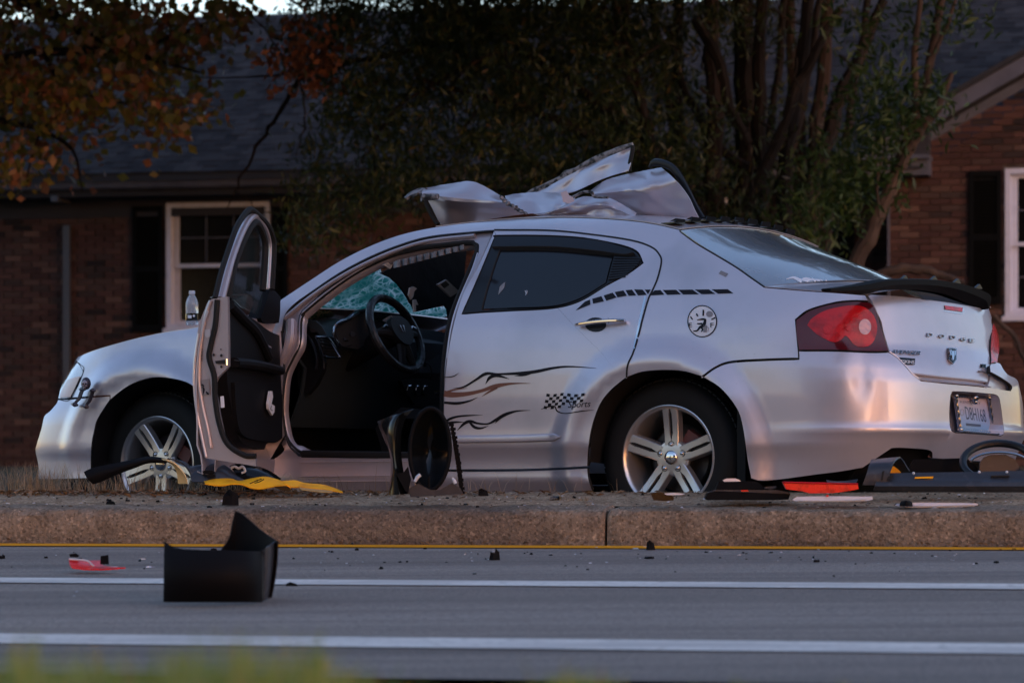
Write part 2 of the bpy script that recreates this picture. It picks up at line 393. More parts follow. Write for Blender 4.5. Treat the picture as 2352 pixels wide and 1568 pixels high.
def surf_panel(name, px, parent, mat, holes=(), off=0., rim=.018, gap=.0036, step=.035, extra=None, sz=None, shade_rim=True, **kw):
    """body panel: outline surveyed on the car's outer surface; returns object"""
    R = [solve(px, off) if sz is None else np.asarray(sz, float)]+[solve(h, off) for h in holes]
    R = [densify(r, step) for r in R]
    if gap: R = [inset_poly(R[0], gap)]+[inset_poly(r, -gap) for r in R[1:]]
    P, T, src = fill(R[0], R[1:], step)
    s, z = P[:, 0], P[:, 1]; V = S(s, z, off); N = SN(s, z, off)
    if extra is not None: V = V+N*extra(s, z)[:, None]
    # orient faces outward
    a, b, c = V[T[:, 0]], V[T[:, 1]], V[T[:, 2]]; fn = np.cross(b-a, c-a)
    wrong = (fn*N[T[:, 0]]).sum(1) < 0; T[wrong] = T[wrong][:, ::-1]
    Fc = [tuple(t) for t in T]; Vs, Ns = [V], [N]; n = len(V); nface = len(T)
    ec = {}
    for t in T:
        for i in range(3):
            e = (t[i], t[(i+1) % 3]); ec[e] = 1
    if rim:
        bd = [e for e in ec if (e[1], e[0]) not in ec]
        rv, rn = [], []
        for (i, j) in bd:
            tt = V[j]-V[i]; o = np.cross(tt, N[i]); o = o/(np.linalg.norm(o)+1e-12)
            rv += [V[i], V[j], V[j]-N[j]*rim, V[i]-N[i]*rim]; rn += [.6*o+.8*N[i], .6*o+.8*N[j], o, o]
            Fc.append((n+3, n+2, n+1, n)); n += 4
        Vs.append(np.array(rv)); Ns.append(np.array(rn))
    Vv = np.vstack(Vs); Nn = np.vstack(Ns); Nn /= np.linalg.norm(Nn, axis=1)[:, None]+1e-12
    o = add(name, Vv, Fc, [mat, M['black_gap']] if rim and shade_rim else mat, parent, N=Nn, **kw)  # rim faces coloured black for the shade inside the panel gaps
    if rim and shade_rim: o.data.polygons.foreach_set('material_index', [0]*nface+[1]*(len(Fc)-nface))
    return o
def surf_mesh(name, V2, Fc, parent, mat, off=.0018, **kw):
    """flat artwork (decal) laid on the surface"""
    q = solve(V2, off); V = S(q[:, 0], q[:, 1], off); N = SN(q[:, 0], q[:, 1], off); Fc = [list(f) for f in Fc]
    for f in Fc:
        a, b, c = V[f[0]], V[f[1]], V[f[2]]
        if np.cross(b-a, c-a) @ N[f[0]] < 0: f.reverse()
    return add(name, V, Fc, mat, parent, N=N, **kw)
def stroke2d(pts, wd, n=6):
    A = np.column_stack([np.asarray(pts, float), np.asarray(wd, float)]); A = catmull(A, n=n)
    t = np.gradient(A[:, :2], axis=0); t /= np.linalg.norm(t, axis=1)[:, None]+1e-9; nn = np.column_stack([-t[:, 1], t[:, 0]])
    w = np.clip(A[:, 2], .3, None)[:, None]/2
    V = np.vstack([A[:, :2]+nn*w, A[:, :2]-nn*w]); k = len(A)
    return V, [(i, i+1, k+i+1, k+i) for i in range(k-1)]
def join2(parts):
    V, Fc, n = [], [], 0
    for v, f in parts: V.append(np.asarray(v, float)); Fc += [tuple(i+n for i in q) for q in f]; n += len(v)
    return np.vstack(V), Fc
def text2d(body, size=1., shear=0., space=1.):
    """outline text as flat triangles, baseline at 0"""
    cu = bpy.data.curves.new('lettering', 'FONT'); cu.body = body; cu.size = size; cu.shear = shear; cu.space_character = space; cu.resolution_u = 3
    ob = bpy.data.objects.new('lettering', cu); SC.collection.objects.link(ob)
    me = ob.to_mesh(); V = np.array([v.co[:2] for v in me.vertices]); Fc = [tuple(p.vertices) for p in me.polygons]
    ob.to_mesh_clear(); bpy.data.objects.remove(ob); bpy.data.curves.remove(cu)
    return V, Fc
def fit2d(V, p0, px, py):
    """unit text -> pixels: p0 lower-left corner, px vector along full width, py vector along full height"""
    V = np.asarray(V, float); lo, hi = V.min(0), V.max(0); q = (V-lo)/(hi-lo)
    return np.asarray(p0)+q[:, :1]*np.asarray(px)+q[:, 1:]*np.asarray(py)
def circle2d(c, rx, ry, n=24): 
    t = np.linspace(0, 2*math.pi, n, endpoint=False); return np.column_stack([c[0]+rx*np.cos(t), c[1]+ry*np.sin(t)])
def ring2d(c, rx, ry, w, n=32):
    a, b = circle2d(c, rx, ry, n), circle2d(c, rx-w, ry-w, n); return np.vstack([a, b]), [(i, (i+1) % n, n+(i+1) % n, n+i) for i in range(n)]
def poly2d(p): 
    p = np.asarray(p, float); tri = geometry.tessellate_polygon([[Vector((*q, 0)) for q in p]]); return p, [tuple(t) for t in tri]
# ------------------------------------------------------------------ the road's frame: r along the road, q away from the camera
RA = math.radians(12.5); RR = np.array([math.cos(RA), -math.sin(RA), 0]); RQ = np.array([math.sin(RA), math.cos(RA), 0])
def R3(r, q, z):
    r, q, z = np.broadcast_arrays(np.asarray(r, float), np.asarray(q, float), np.asarray(z, float)); return r[..., None]*RR+q[..., None]*RQ+z[..., None]*UZ
UZ = np.array([0, 0, 1.])
QC = 13.75; CAM = np.array([0, 0, CH])
def zroad(q): return -.04*(QC-q)
def on_road(px, lift=0.): return on_plane(px, QC*RQ+np.array([0, 0, lift]), np.array([0, 0, 1.])-.04*RQ)
MS = .0725/.82
def on_median(px, lift=0.): return on_plane(px, 13.78*RQ+np.array([0, 0, .144+lift]), np.array([0, 0, 1.])-MS*RQ)
def on_q(px, q): return on_plane(px, q*RQ, RQ)
def rz(P): P = np.atleast_2d(P); return np.column_stack([P @ RR, P[:, 2]])
# materials of the setting
pbr('asphalt', (.28, .232, .198), .85, spec=.15, var=[(1.6, (.175, .143, .124), .42, .60, (.05, 1.4, 1)), (.7, (.35, .29, .25), .45, .7, (.06, 1.3, 1)), (5, (.21, .172, .15), .48, .66, (.05, 1.6, 1)), (60, (.155, .132, .115), .5, .75)], bump=[(220, .5, .004), (14, .15, .01, (.3, 1, 1))])
speckle(MATS['asphalt'], 240, [(0, (.62, .62, .64)), (.35, (1, 1, 1)), (.9, (1.0, 1.0, 1.0)), (1, (1.9, 1.9, 1.9))])
pbr('white_line', (.74, .68, .62), .8, spec=.1, var=[(30, (.42, .38, .35), .52, .70), (5, (.55, .50, .46), .45, .62, (.3, 1, 1))], bump=(200, .3, .002))
pbr('orange_line', (.78, .30, .012), .8, spec=.1, var=[(30, (.50, .22, .04), .6, .75)], bump=(200, .3, .002))
pbr('curb_concrete', (.26, .200, .148), .92, spec=.12, var=[(9, (.17, .128, .094), .42, .65), (45, (.32, .25, .185), .5, .75), (2.2, (.19, .145, .108), .5, .7), (1.2, (.15, .115, .09), .5, .62, (.5, .5, 3))], bump=[(70, 1.0, .010), (190, .8, .004)])
speckle(MATS['curb_concrete'], 105, [(0, (.55, .53, .50)), (.3, (.92, .92, .92)), (.85, (1.05, 1.02, 1.0)), (1, (1.6, 1.55, 1.5))])
pbr('median_dirt', (.33, .235, .155), 1.0, spec=.05, var=[(6, (.24, .165, .108), .4, .62), (30, (.42, .32, .22), .5, .72)], bump=[(26, .6, .012), (120, .8, .004)])
speckle(MATS['median_dirt'], 110, [(0, (.5, .45, .42)), (.25, (1, 1, 1)), (.9, (1.05, 1.05, 1.05)), (1, (1.9, 1.9, 1.9))])
pbr('lawn_soil', (.035, .045, .018), .95, var=(3, (.06, .045, .025), .4, .6), bump=(20, .6, .03))
pbr('far_asphalt', (.05, .05, .055), .9, bump=(60, .4, .01))
# terrain: one sheet to the horizon, then road, verge, far carriageway, lawn
def slab(name, qs, zs, mat, r0=-60, r1=60, nr=2, **kw):
    rs = np.linspace(r0, r1, nr); G = np.array([[R3(r, q, z)[()] for q, z in zip(qs, zs)] for r in rs]); n, m = G.shape[:2]
    return add(name, G.reshape(-1, 3), [f[::-1] for f in grid_faces(n, m)], mat, kind='structure', smooth='auto', **kw)
V = R3(np.array([-2500, 2500, 2500, -2500]), np.array([-2500, -2500, 2500, 2500]), -.45); add('ground', V, [(0, 1, 2, 3)], M['lawn_soil'], kind='structure')
slab('verge', [-40, 1.5, 3.2, 4.4, 6.5, 8.0, 8.22], [-.40, -.12, -.05, -.05, -.15, -.23, -.24], M['lawn_soil'])
slab('road', [8.2, QC+.03], [zroad(8.2), zroad(QC+.03)], M['asphalt'], nr=2)
for nm, q0, q1, mt in (('lane_line', 11.375, 11.625, 'white_line'), ('lane_line', 9.005, 9.315, 'white_line'), ('edge_line', 13.53, 13.70, 'orange_line')):
    slab(nm, [q0, q1], [zroad(q0)+.004, zroad(q1)+.004], M[mt])
slab('far_road', [14.4, 23.5], [.0, -.06], M['far_asphalt'])
slab('lawn', [23.4, 24.2, 30, 36.7], [-.08, .06, .30, .44], M['lawn_soil'], nr=2)
slab('back_garden', [36.6, 60], [.43, .6], M['lawn_soil'])
V, F_ = join(*[(R3(np.array([-60, 60, 60, -60]), np.array([23.5, 23.5, 23.65, 23.65]), .08), [(0, 1, 2, 3)]), (R3(np.array([-60, 60, 60, -60]), np.array([23.5, 23.5, 23.5, 23.5]), np.array([-.06, -.06, .08, .08])), [(0, 1, 2, 3)])])
add('far_kerb', V, F_, M['curb_concrete'], kind='structure')
# median: kerb slabs with joints, earth behind them
med = slab('median', [13.98, 14.15, 14.3, 14.45, 14.58, 14.64, 14.66], [.158, .178, .191, .203, .2135, .205, -.02], M['median_dirt'])
kerb = slab('kerb_base', [13.80, 13.98], [.02, .02], M['median_dirt'])
def kprof(jt=0.): return [(13.751, -.03), (13.755, .05), (13.762, .118), (13.775, .138), (13.80, .1465), (13.86, .151), (13.985, .1605), (13.99, .10)]
jr = float(rz(on_q([(1390, 1210)], QC))[0, 0]); joints = [jr-15.1, jr-12.05, jr-9.1, jr-6.05, jr-3.02, jr, jr+3.05, jr+6.1, jr+9.1, jr+12]
rg = np.random.default_rng(5)
for a, b in zip(joints[:-1], joints[1:]):
    a += .005; b -= .005; n = int((b-a)/.035); rs = np.r_[a, np.linspace(a+.012, b-.012, n), b]; G = []
    wav = np.convolve(rg.normal(0, 1, len(rs)+8), np.ones(9)/9, 'valid')
    for i, r in enumerate(rs):
        e = .008 if i in (0, len(rs)-1) else 0
        G.append([R3(r, q+e+.004*wav[i]+(.0025*rg.normal() if 0 < k < 5 else 0), z-e+.0025*rg.normal()*(k > 1)+.003*wav[i]*(k > 2))[()] for k, (q, z) in enumerate(kprof())])
    G = np.array(G); n_, m_ = G.shape[:2]; Fc = [f[::-1] for f in grid_faces(n_, m_)]+[tuple(range(m_)), tuple(range((n_-1)*m_, n_*m_))[::-1]]
    add('kerb_slab', G.reshape(-1, 3), Fc, M['curb_concrete'], kerb, smooth='auto')
# earth clods, leaf litter along the median crest
def scatter_quads(n, fr, sz, seed, thin=.3):
    g = np.random.default_rng(seed); V = []; Fc = []
    for k in range(n):
        r, q, z = fr(g); c = R3(r, q, z)[()]; s = sz*g.uniform(.4, 1.3); th = g.uniform(0, 6.28); d = np.array([math.cos(th), math.sin(th), g.uniform(-.3, .5)]); e = np.array([-math.sin(th), math.cos(th), g.uniform(-.4, .4)])*thin*g.uniform(.6, 2)
        b = len(V); V += [c-d*s, c-e*s*.6+UZ*s*.2, c+d*s, c+e*s*.6+UZ*s*.3]; Fc.append((b, b+1, b+2, b+3))
    return V, Fc
litter = pbr('leaf_litter', (1, 1, 1), .85); by_piece(litter, [(0, (.10, .06, .035)), (.4, (.20, .12, .06)), (.7, (.27, .18, .10)), (.9, (.07, .04, .03)), (1, (.35, .28, .20))])
def medz(q): return .144+(q-13.78)*MS
V, F_ = scatter_quads(1500, lambda g: ((lambda r, q: (r, q, medz(q)+.004))(-5.6+abs(g.normal(0, 1.3)), 14.55-abs(g.normal(0, .10)))), .022, 3)
add('leaf_litter', V, F_, litter, smooth=False, kind='stuff', label='brown dead leaves and straw along the median crest', cat='leaf litter')
V, F_ = scatter_quads(1100, lambda g: (g.uniform(-6, 5.5), 13.745-abs(g.normal(0, .022)), .004+abs(g.normal(0, .012))), .016, 4)
add('gutter_litter', V, F_, litter, smooth=False, kind='stuff', label='dead leaves and grit lying at the foot of the kerb', cat='leaf litter')
# grit
gm = pbr('grit', (1, 1, 1), .8); by_piece(gm, [(0, (.05, .04, .035)), (.5, (.16, .12, .09)), (.85, (.28, .23, .2)), (1, (.5, .5, .52))])
def pebbles(n, fr, sz, seed):
    g = np.random.default_rng(seed); V = []; Fc = []
    for k in range(n):
        r, q, z = fr(g); c = R3(r, q, z)[()]; s = sz*g.uniform(.4, 1.4)*(1, 1, .6)[int(g.integers(3))]; b = len(V)
        o = g.normal(0, 1, (4, 3)); o /= np.linalg.norm(o, axis=1)[:, None]; o[:, 2] = abs(o[:, 2])*.6; V += [c+o[i]*s for i in range(4)]; Fc += [(b, b+1, b+2), (b, b+2, b+3), (b, b+3, b+1), (b+1, b+3, b+2)]
    return V, Fc
V, F_ = pebbles(2600, lambda g: ((lambda r, q: (r, q, medz(q)))(g.uniform(-6, 5.5), g.uniform(13.80, 14.60))), .010, 6)
add('grit', V, F_, gm, smooth=False, kind='stuff', label='loose grit and crumbs on the median top', cat='grit')
# ------------------------------------------------------------------ grass
def blades(n, fr, h, w, seed, bend=.5, tuft=1):
    g = np.random.default_rng(seed); V = []; Fc = []
    for k in range(n):
        r, q, z, hh = fr(g); c = R3(r, q, z)[()]
        for j in range(tuft):
            H = h*hh*g.uniform(.5, 1.15); th = g.uniform(0, 6.28); d = np.array([math.cos(th), math.sin(th), 0]); s = np.array([-math.sin(th), math.cos(th), 0])*w*g.uniform(.6, 1.3); L_ = bend*H*g.uniform(.1, 1)
            b = len(V); o = c+d*g.uniform(0, .01)*tuft
            V += [o-s, o+s, o+UZ*H*.55+d*L_*.3-s*.8, o+UZ*H*.55+d*L_*.3+s*.8, o+UZ*H*.85+d*L_*.7-s*.4, o+UZ*H*.85+d*L_*.7+s*.4, o+UZ*H+d*L_]; Fc += [(b, b+1, b+3, b+2), (b+2, b+3, b+5, b+4), (b+4, b+5, b+6)]
    return V, Fc
def leafmat(nm, cols, tr=.35, rough=.55):
    m = pbr(nm, (1, 1, 1), rough); by_piece(m, cols); nt = m.node_tree; b = nt.nodes['Principled BSDF']; t = nt.nodes.new('ShaderNodeBsdfTranslucent')
    nt.links.new(b.inputs['Base Color'].links[0].from_socket, t.inputs[0]); x = nt.nodes.new('ShaderNodeMixShader'); x.inputs[0].default_value = tr
    nt.links.new(b.outputs[0], x.inputs[1]); nt.links.new(t.outputs[0], x.inputs[2]); nt.links.new(x.outputs[0], nt.nodes['Material Output'].inputs[0]); return m
GM = leafmat('verge_grass', [(0, (.17, .24, .045)), (.5, (.26, .34, .07)), (.85, (.36, .36, .11)), (.93, (.32, .24, .11)), (1, (.26, .13, .07))])
DG = leafmat('dry_grass', [(0, (.20, .13, .07)), (.5, (.34, .24, .14)), (1, (.48, .36, .23))], .2)
clx = [(-15, .9), (60, 1.15), (130, .85), (215, 1.0), (300, .9), (375, 1.0), (450, 1.15), (560, 1.25), (640, .95), (720, 1.2), (820, .8), (900, .55), (1000, .5), (1130, .45), (1220, .55), (1310, .85), (1370, .7), (1500, .35), (1600, .5), (1720, .55), (1790, .4), (1960, .5), (2100, .35), (2250, .3), (2350, .35)]
def vg(g):
    i = int(g.integers(len(clx)*2)); 
    if i < len(clx): x, h = clx[i]; x = x+g.normal(0, 26)
    else: x = g.uniform(-60, 2420); h = np.interp(x, [c[0] for c in clx], [c[1] for c in clx])*.72
    Y = g.uniform(3.9, 4.5); P = at_depth([(x, 1500)], Y)[0]; return P @ RR, P @ RQ, -.05, h*.70
V, F_ = blades(6500, vg, .130, .0022, 21, .35); add('verge_grass', V, F_, GM, kind='stuff', label='blurred green grass tips along the near verge', cat='grass', smooth=False)
def mg(g):
    x = abs(g.normal(0, 1))*.9-5.45; return x, 14.60-abs(g.normal(0, .05)), .205, 1 if g.random() < .85 else 1.6
V, F_ = blades(420, mg, .085, .0011, 22, 1.3, 2); add('dry_grass', V, F_, DG, kind='stuff', label='dry straw-coloured grass on the median before the front wheel', cat='dry grass', smooth=False)
def mg2(g):
    P = on_median([(g.normal(80, 55), 1124)])[0] if g.random() < .6 else on_median([(g.choice([1330, 1290, 700, 1345, 1860, 600])+g.normal(0, 14), 1150)])[0]; return P @ RR, min(P @ RQ, 14.62), P[2]-.01, 1.25 if P[0] < -1.8 else .3
V, F_ = blades(260, mg2, .105, .0010, 23, .9, 2); add('dry_grass', V, F_, DG, kind='stuff', label='dry seed-head grass at the left end of the median', cat='dry grass', smooth=False)
# ------------------------------------------------------------------ HOUSE
brick_m = pbr('brick', (1, 1, 1), .95, spec=.1, bump=(60, .5, .004)); by_piece(brick_m, [(0, (.050, .030, .030)), (.25, (.068, .037, .035)), (.5, (.088, .048, .044)), (.68, (.060, .043, .041)), (.8, (.022, .019, .022)), (.9, (.13, .078, .066)), (1, (.038, .028, .030))])
pbr('mortar', (.115, .098, .092), .95, spec=.1, bump=(80, .4, .004), var=(6, (.06, .05, .048), .4, .6))
sh_m = pbr('shingle', (1, 1, 1), .95, spec=.08, bump=(200, .5, .002)); by_piece(sh_m, [(0, (.020, .019, .021)), (.4, (.034, .032, .034)), (.75, (.048, .045, .047)), (1, (.024, .023, .025))])
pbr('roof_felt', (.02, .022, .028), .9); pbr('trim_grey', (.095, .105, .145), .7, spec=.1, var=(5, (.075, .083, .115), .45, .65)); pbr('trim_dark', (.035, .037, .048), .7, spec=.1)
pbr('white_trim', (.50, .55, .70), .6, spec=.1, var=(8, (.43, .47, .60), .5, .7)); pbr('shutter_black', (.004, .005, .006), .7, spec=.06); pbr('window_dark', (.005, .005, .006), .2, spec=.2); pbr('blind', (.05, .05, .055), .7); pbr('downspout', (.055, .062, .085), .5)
house = thing('house', R3(0, 36.6, .4).tolist(), 'dark red brick bungalow with blue-grey shingle roof behind the crashed car', 'house')
box_m = None
def bmesh_box(name, s, mat):
    V, F_ = box((0, 0, 0), s, (RR, RQ, UZ)); return mesh_of(name, V, F_, mat, smooth=False)
def copies(name, me, spots, parent, mat=None):
    """spots: list of world positions -> objects that share mesh data"""
    b = BASE[parent]
    for c in spots:
        o = bpy.data.objects.new(name, me); SC.collection.objects.link(o); o.parent = parent; o.location = (np.asarray(c)-b).tolist(); BASE[o] = b
QM, QG = 36.6, 36.0
def bricks(wall, q, r0, r1, z0, z1, holes, clip, show, nshow):
    g = np.random.default_rng(int(abs(r0*100))); ind, rest = [], []; dz = .0672; dr = .213; k = 0; z = z0
    while z < z1:
        r = r0-(k % 2)*dr/2
        while r < r1:
            a, b = max(r, r0), min(r+.203, r1)
            for h in holes:
                if h[2]-.03 < z+.0285 < h[3]+.03 and b > h[0]-.01 and a < h[1]+.01:
                    if a < h[0]-.01 and b < h[1]: b = h[0]-.01
                    elif b > h[1]+.01 and a > h[0]: a = h[1]+.01
                    elif a >= h[0]-.01 and b <= h[1]+.01: b = a
            if b-a > .04:
                cr, cz = (a+b)/2, z+.0285
                if clip(cr, cz):
                    c = R3(cr, q-.006+g.uniform(-.002, .002), cz)[()]; p = pix(c[None])[0]; full = b-a > .2
                    if full and show(p): ind.append((c, p))
                    else: rest.append((c, b-a))
            r += dr
        z += dz; k += 1
    ind.sort(key=lambda t: -t[1][1]*0-(abs(t[1][0]-1176))); keep = ind[:nshow]; rest += [(c, .203) for c, _ in ind[nshow:]]
    copies('brick', BRICK, [c for c, _ in keep], wall)
    V, F_ = join(*[box(c, (w, .024, .057), (RR, RQ, UZ)) for c, w in rest]); add('brickwork', V, F_, brick_m, wall, smooth=False, kind='stuff')
def pix(P):
    P = np.atleast_2d(P); return np.column_stack([CX+FP*P[:, 0]/P[:, 1], HY-FP*(P[:, 2]-CH)/P[:, 1]])
BRICK = bmesh_box('brick', (.203, .024, .057), brick_m)
def rzpx(x0, y0, x1, y1, q):
    a = rz(on_q([(x0, y0), (x1, y1)], q)); return a[0, 0], a[1, 0], a[1, 1], a[0, 1]     # r0 r1 z0 z1
rc = rz(on_q([(2043, 600)], QG))[0, 0]      # corner of the gabled wing
W1 = rzpx(384, 467, 622, 752, QM); W2 = rzpx(2309, 388, 2560, 724, QG); W3 = rzpx(1665, 455, 1806, 655, QM)
def wall_skin(poly, holes, q):
    H = [np.array([[h[0]+.02, h[2]+.02], [h[1]-.02, h[2]+.02], [h[1]-.02, h[3]-.02], [h[0]+.02, h[3]-.02]]) for h in holes]; P, T, _ = fill(np.array(poly, float), H, 5.0); V = R3(P[:, 0], q, P[:, 1]); Fc = [tuple(t) for t in T]; n = len(V); Vs = [V]
    for h in H: Vs += [R3(h[:, 0], q, h[:, 1]), R3(h[:, 0], q+.2, h[:, 1])]; Fc += [(n+i, n+(i+1) % 4, n+4+(i+1) % 4, n+4+i) for i in range(4)]; n += 8
    return add('wall', np.vstack(Vs), Fc, M['mortar'], house, smooth=False)
wallm = wall_skin([(-19., .2), (rc+.2, .2), (rc+.2, 3.6), (-19., 3.6)], [W1, W3], QM+.008)
#W
bricks(wallm, QM, -19.0, rc, .30, 3.45, [W1, W3], lambda r, z: True, lambda p: (0 < p[0] < 960 and 440 < p[1] < 1060 and not (380 < p[0] < 640 and p[1] < 900) and not (p[0] > 180 and p[1] > 760) and (p[0] > 120 or p[1] > 600)), 140)
zg0 = rz(on_q([(2136, 327)], QG))[0]; sl = .58
clipg = lambda r, z: z < zg0[1]+(r-zg0[0])*sl+.02 if r > zg0[0]-.9 else z < 3.4
wallg = wall_skin([(rc, .2), (rc+9, .2), (rc+9, 3.4), (rc+4.5, 3.4+4.5*sl), (rc, 3.3)], [W2], QG+.008)
bricks(wallg, QG, rc, rc+7.5, .30, 6.4, [W2], clipg, lambda p: 2043 < p[0] < 2352 and 200 < p[1] < 640, 160)
V, F_ = prism(R3(rc, np.array([QG, QM, QM, QG]), np.array([.2, .2, 3.3, 3.3])), RR*.1); add('wall', V, F_, M['mortar'], house)
# windows
def window(nm, w, q, cols, rows, both=False, rail=None, jl=.13):
    r0, r1, z0, z1 = w; wd = bpy.data.objects.new('window', None); SC.collection.objects.link(wd); wd.parent = house; BASE[wd] = BASE[house]
    P = []
    def bar(a0, a1, b0, b1, qa, qb): return box(R3((a0+a1)/2, (qa+qb)/2, (b0+b1)/2)[()], (a1-a0, abs(qb-qa), b1-b0), (RR, RQ, UZ))
    t = .055
    V, F_ = join(bar(r0, r0+t, z0, z1, q-.04, q+.12), bar(r1-t, r1, z0, z1, q-.04, q+.12), bar(r0+t, r1-t, z1-t, z1, q-.038, q+.12), bar(r0+t, r1-t, z0, z0+.05, q-.038, q+.12)); add('frame', V, F_, M['white_trim'], wd)
    V, F_ = join(bar(r0-.03, r1+.03, z0-.05, z0, q-.07, q+.1)); add('sill', V, F_, M['white_trim'], wd)
    zr = rail; s = .04
    for za, zb, off in ((zr-.02, z1-t, .03), (z0+.05, zr+.02, .07)):
        a, b = r0+t, r1-t
        V, F_ = join(bar(a, a+s+.03, za, zb, q+off, q+off+.03), bar(b-s-.03, b, za, zb, q+off, q+off+.03), bar(a+s+.03, b-s-.03, zb-s, zb, q+off, q+off+.03), bar(a+s+.03, b-s-.03, za, za+s, q+off, q+off+.03)); sash = add('sash', V, F_, M['white_trim'], wd)
        if off < .05 or both:
            mt = []
            for c in range(1, cols): x = a+s+.03+(b-a-2*s-.06)*c/cols; mt.append(bar(x-.006, x+.006, za+s, zb-s, q+off+.008, q+off+.02))
            for c in range(1, rows): zz = za+s+(zb-za-2*s)*c/rows; mt.append(bar(a+s+.03, b-s-.03, zz-.006, zz+.006, q+off+.009, q+off+.019))
            for v, f in mt: add('glazing_bar', v, f, M['trim_grey'], sash)
        V, F_ = bar(a+s, b-s, za+s, zb-s, q+off+.022, q+off+.026); add('pane', V, F_, M['window_dark'], sash)
    V, F_ = join(*[bar(r0+t, r1-t, z1-t-.03-k*.05, z1-t-.008-k*.05, q+.12, q+.13) for k in range(12)]); add('blind', V, F_, M['blind'], wd, kind='stuff')
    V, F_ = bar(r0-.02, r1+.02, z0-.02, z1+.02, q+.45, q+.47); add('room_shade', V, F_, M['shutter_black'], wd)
    return wd
window('window', W1, QM, 3, 2, rail=rz(on_q([(500, 609)], QM))[0, 1]); window('window', W2, QG, 3, 2, both=True, rail=rz(on_q([(2340, 560)], QG))[0, 1]); window('window', W3, QM, 2, 2, rail=W3[2]+.4)
def shutter(x0, y0, x1, y1, q):
    r0, r1, z0, z1 = rzpx(x0, y0, x1, y1, q); bx = lambda a0, a1, b0, b1, qa, qb: box(R3((a0+a1)/2, (qa+qb)/2, (b0+b1)/2)[()], (a1-a0, abs(qb-qa), b1-b0), (RR, RQ, UZ))
    s = .045; V, F_ = join(bx(r0, r0+s, z0, z1, q-.055, q-.022), bx(r1-s, r1, z0, z1, q-.055, q-.022), bx(r0+s, r1-s, z1-.06, z1, q-.054, q-.022), bx(r0+s, r1-s, z0, z0+.08, q-.054, q-.022), bx(r0+s, r1-s, (z0+z1)/2-.03, (z0+z1)/2+.03, q-.053, q-.022), bx(r0+.01, r1-.01, z0+.01, z1-.01, q-.030, q-.020))
    sh = add('shutter', V, F_, M['shutter_black'], house); n = int((z1-z0-.16)/.036); sl_ = []
    for k in range(n):
        zc = z0+.1+k*.036; 
        if abs(zc-(z0+z1)/2) < .045: continue
        sl_.append(box(R3((r0+r1)/2, q-.043, zc)[()], (r1-r0-2*s, .006, .034), (RR, RQ*.8+UZ*.6, UZ*.8-RQ*.6)))
    V, F_ = join(*sl_); add('louvres', V, F_, M['shutter_black'], sh, kind='stuff', smooth=False)
shutter(307, 475, 376, 762, QM); shutter(630, 475, 663, 762, QM); shutter(2227, 393, 2301, 699, QG); shutter(1916, 431, 1964, 614, QM)
# eaves, gutter, downspout
def strip(q0, z0, q1, z1, r0, r1, th=(0, .02)): 
    return None
ze = rz(on_q([(600, 402)], 36.2))[0, 1]
bq = lambda r0, r1, q0, q1, z0, z1: box(R3((r0+r1)/2, (q0+q1)/2, (z0+z1)/2)[()], (r1-r0, q1-q0, z1-z0), (RR, RQ, UZ))
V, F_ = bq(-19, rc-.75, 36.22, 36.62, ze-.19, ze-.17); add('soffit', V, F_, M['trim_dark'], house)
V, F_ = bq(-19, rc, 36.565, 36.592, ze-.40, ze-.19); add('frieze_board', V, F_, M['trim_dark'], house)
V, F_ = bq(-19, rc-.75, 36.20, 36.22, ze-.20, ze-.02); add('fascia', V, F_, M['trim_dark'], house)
G = np.array([[R3(r, 36.20-.12+.12*t, ze-.03-.10*math.sin(math.pi*min(1, t*1.0))**.5*(1 if t > 0 else 0))[()] for t in (0, .05, .2, .5, .8, 1)] for r in (-19, -12, -6, rc-.75)]); G[:, 0, 2] = ze+.0; G[:, 1, 2] = ze-.01
V, F_ = join(sheet(G, .004), bq(-19, rc-.75, 36.075, 36.088, ze-.012, ze+.006)); add('gutter', V, F_, M['trim_grey'], house)
rd = rz(on_q([(151, 500)], 36.5))[0, 0]; V, F_ = join(box(R3(rd, 36.54, 1.75)[()], (.075, .06, 2.7), (RR, RQ, UZ)), box(R3(rd, 36.33, ze-.22)[()], (.075, .42, .06), (RR, RQ, UZ))); add('downspout', V, F_, M['downspout'], house)
rp_ = rz(on_q([(2041, 600)], QG-.03))[0, 0]; V, F_ = bq(rp_-.012, rp_+.012, QG-.04, QG-.012, .4, 3.2); add('conduit', V, F_, M['trim_grey'], house)
# gable: rake boards, boxed eave, soffit
def rake(x0, y0, x1, y1, q, h, th, mat, nm):
    a, b = rz(on_q([(x0, y0), (x1, y1)], q)); d = (b-a)/(b-a)[0]; b = a+d*4.6; P = R3(np.array([a[0], b[0], b[0], a[0]]), q, np.array([a[1], b[1], b[1]-h, a[1]-h])); V, F_ = prism(P, RQ*th); add(nm, V, F_, mat, house)
rake(2000, 316, 2352, 112, 35.62, .05, .30, M['roof_felt'], 'roof_edge')
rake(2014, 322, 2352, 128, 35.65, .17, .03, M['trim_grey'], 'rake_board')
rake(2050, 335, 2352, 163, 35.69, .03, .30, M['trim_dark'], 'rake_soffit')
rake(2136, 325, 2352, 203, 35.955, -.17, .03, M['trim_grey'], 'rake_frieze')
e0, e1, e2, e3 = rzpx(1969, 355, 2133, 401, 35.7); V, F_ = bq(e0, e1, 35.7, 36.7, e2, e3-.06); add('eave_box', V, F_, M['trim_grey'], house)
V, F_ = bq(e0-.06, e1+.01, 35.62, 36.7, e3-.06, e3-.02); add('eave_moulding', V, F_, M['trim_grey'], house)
V, F_ = bq(e0-.02, e1-.08, 35.66, 36.7, e2+.06, e2+.09); add('eave_moulding', V, F_, M['trim_dark'], house)
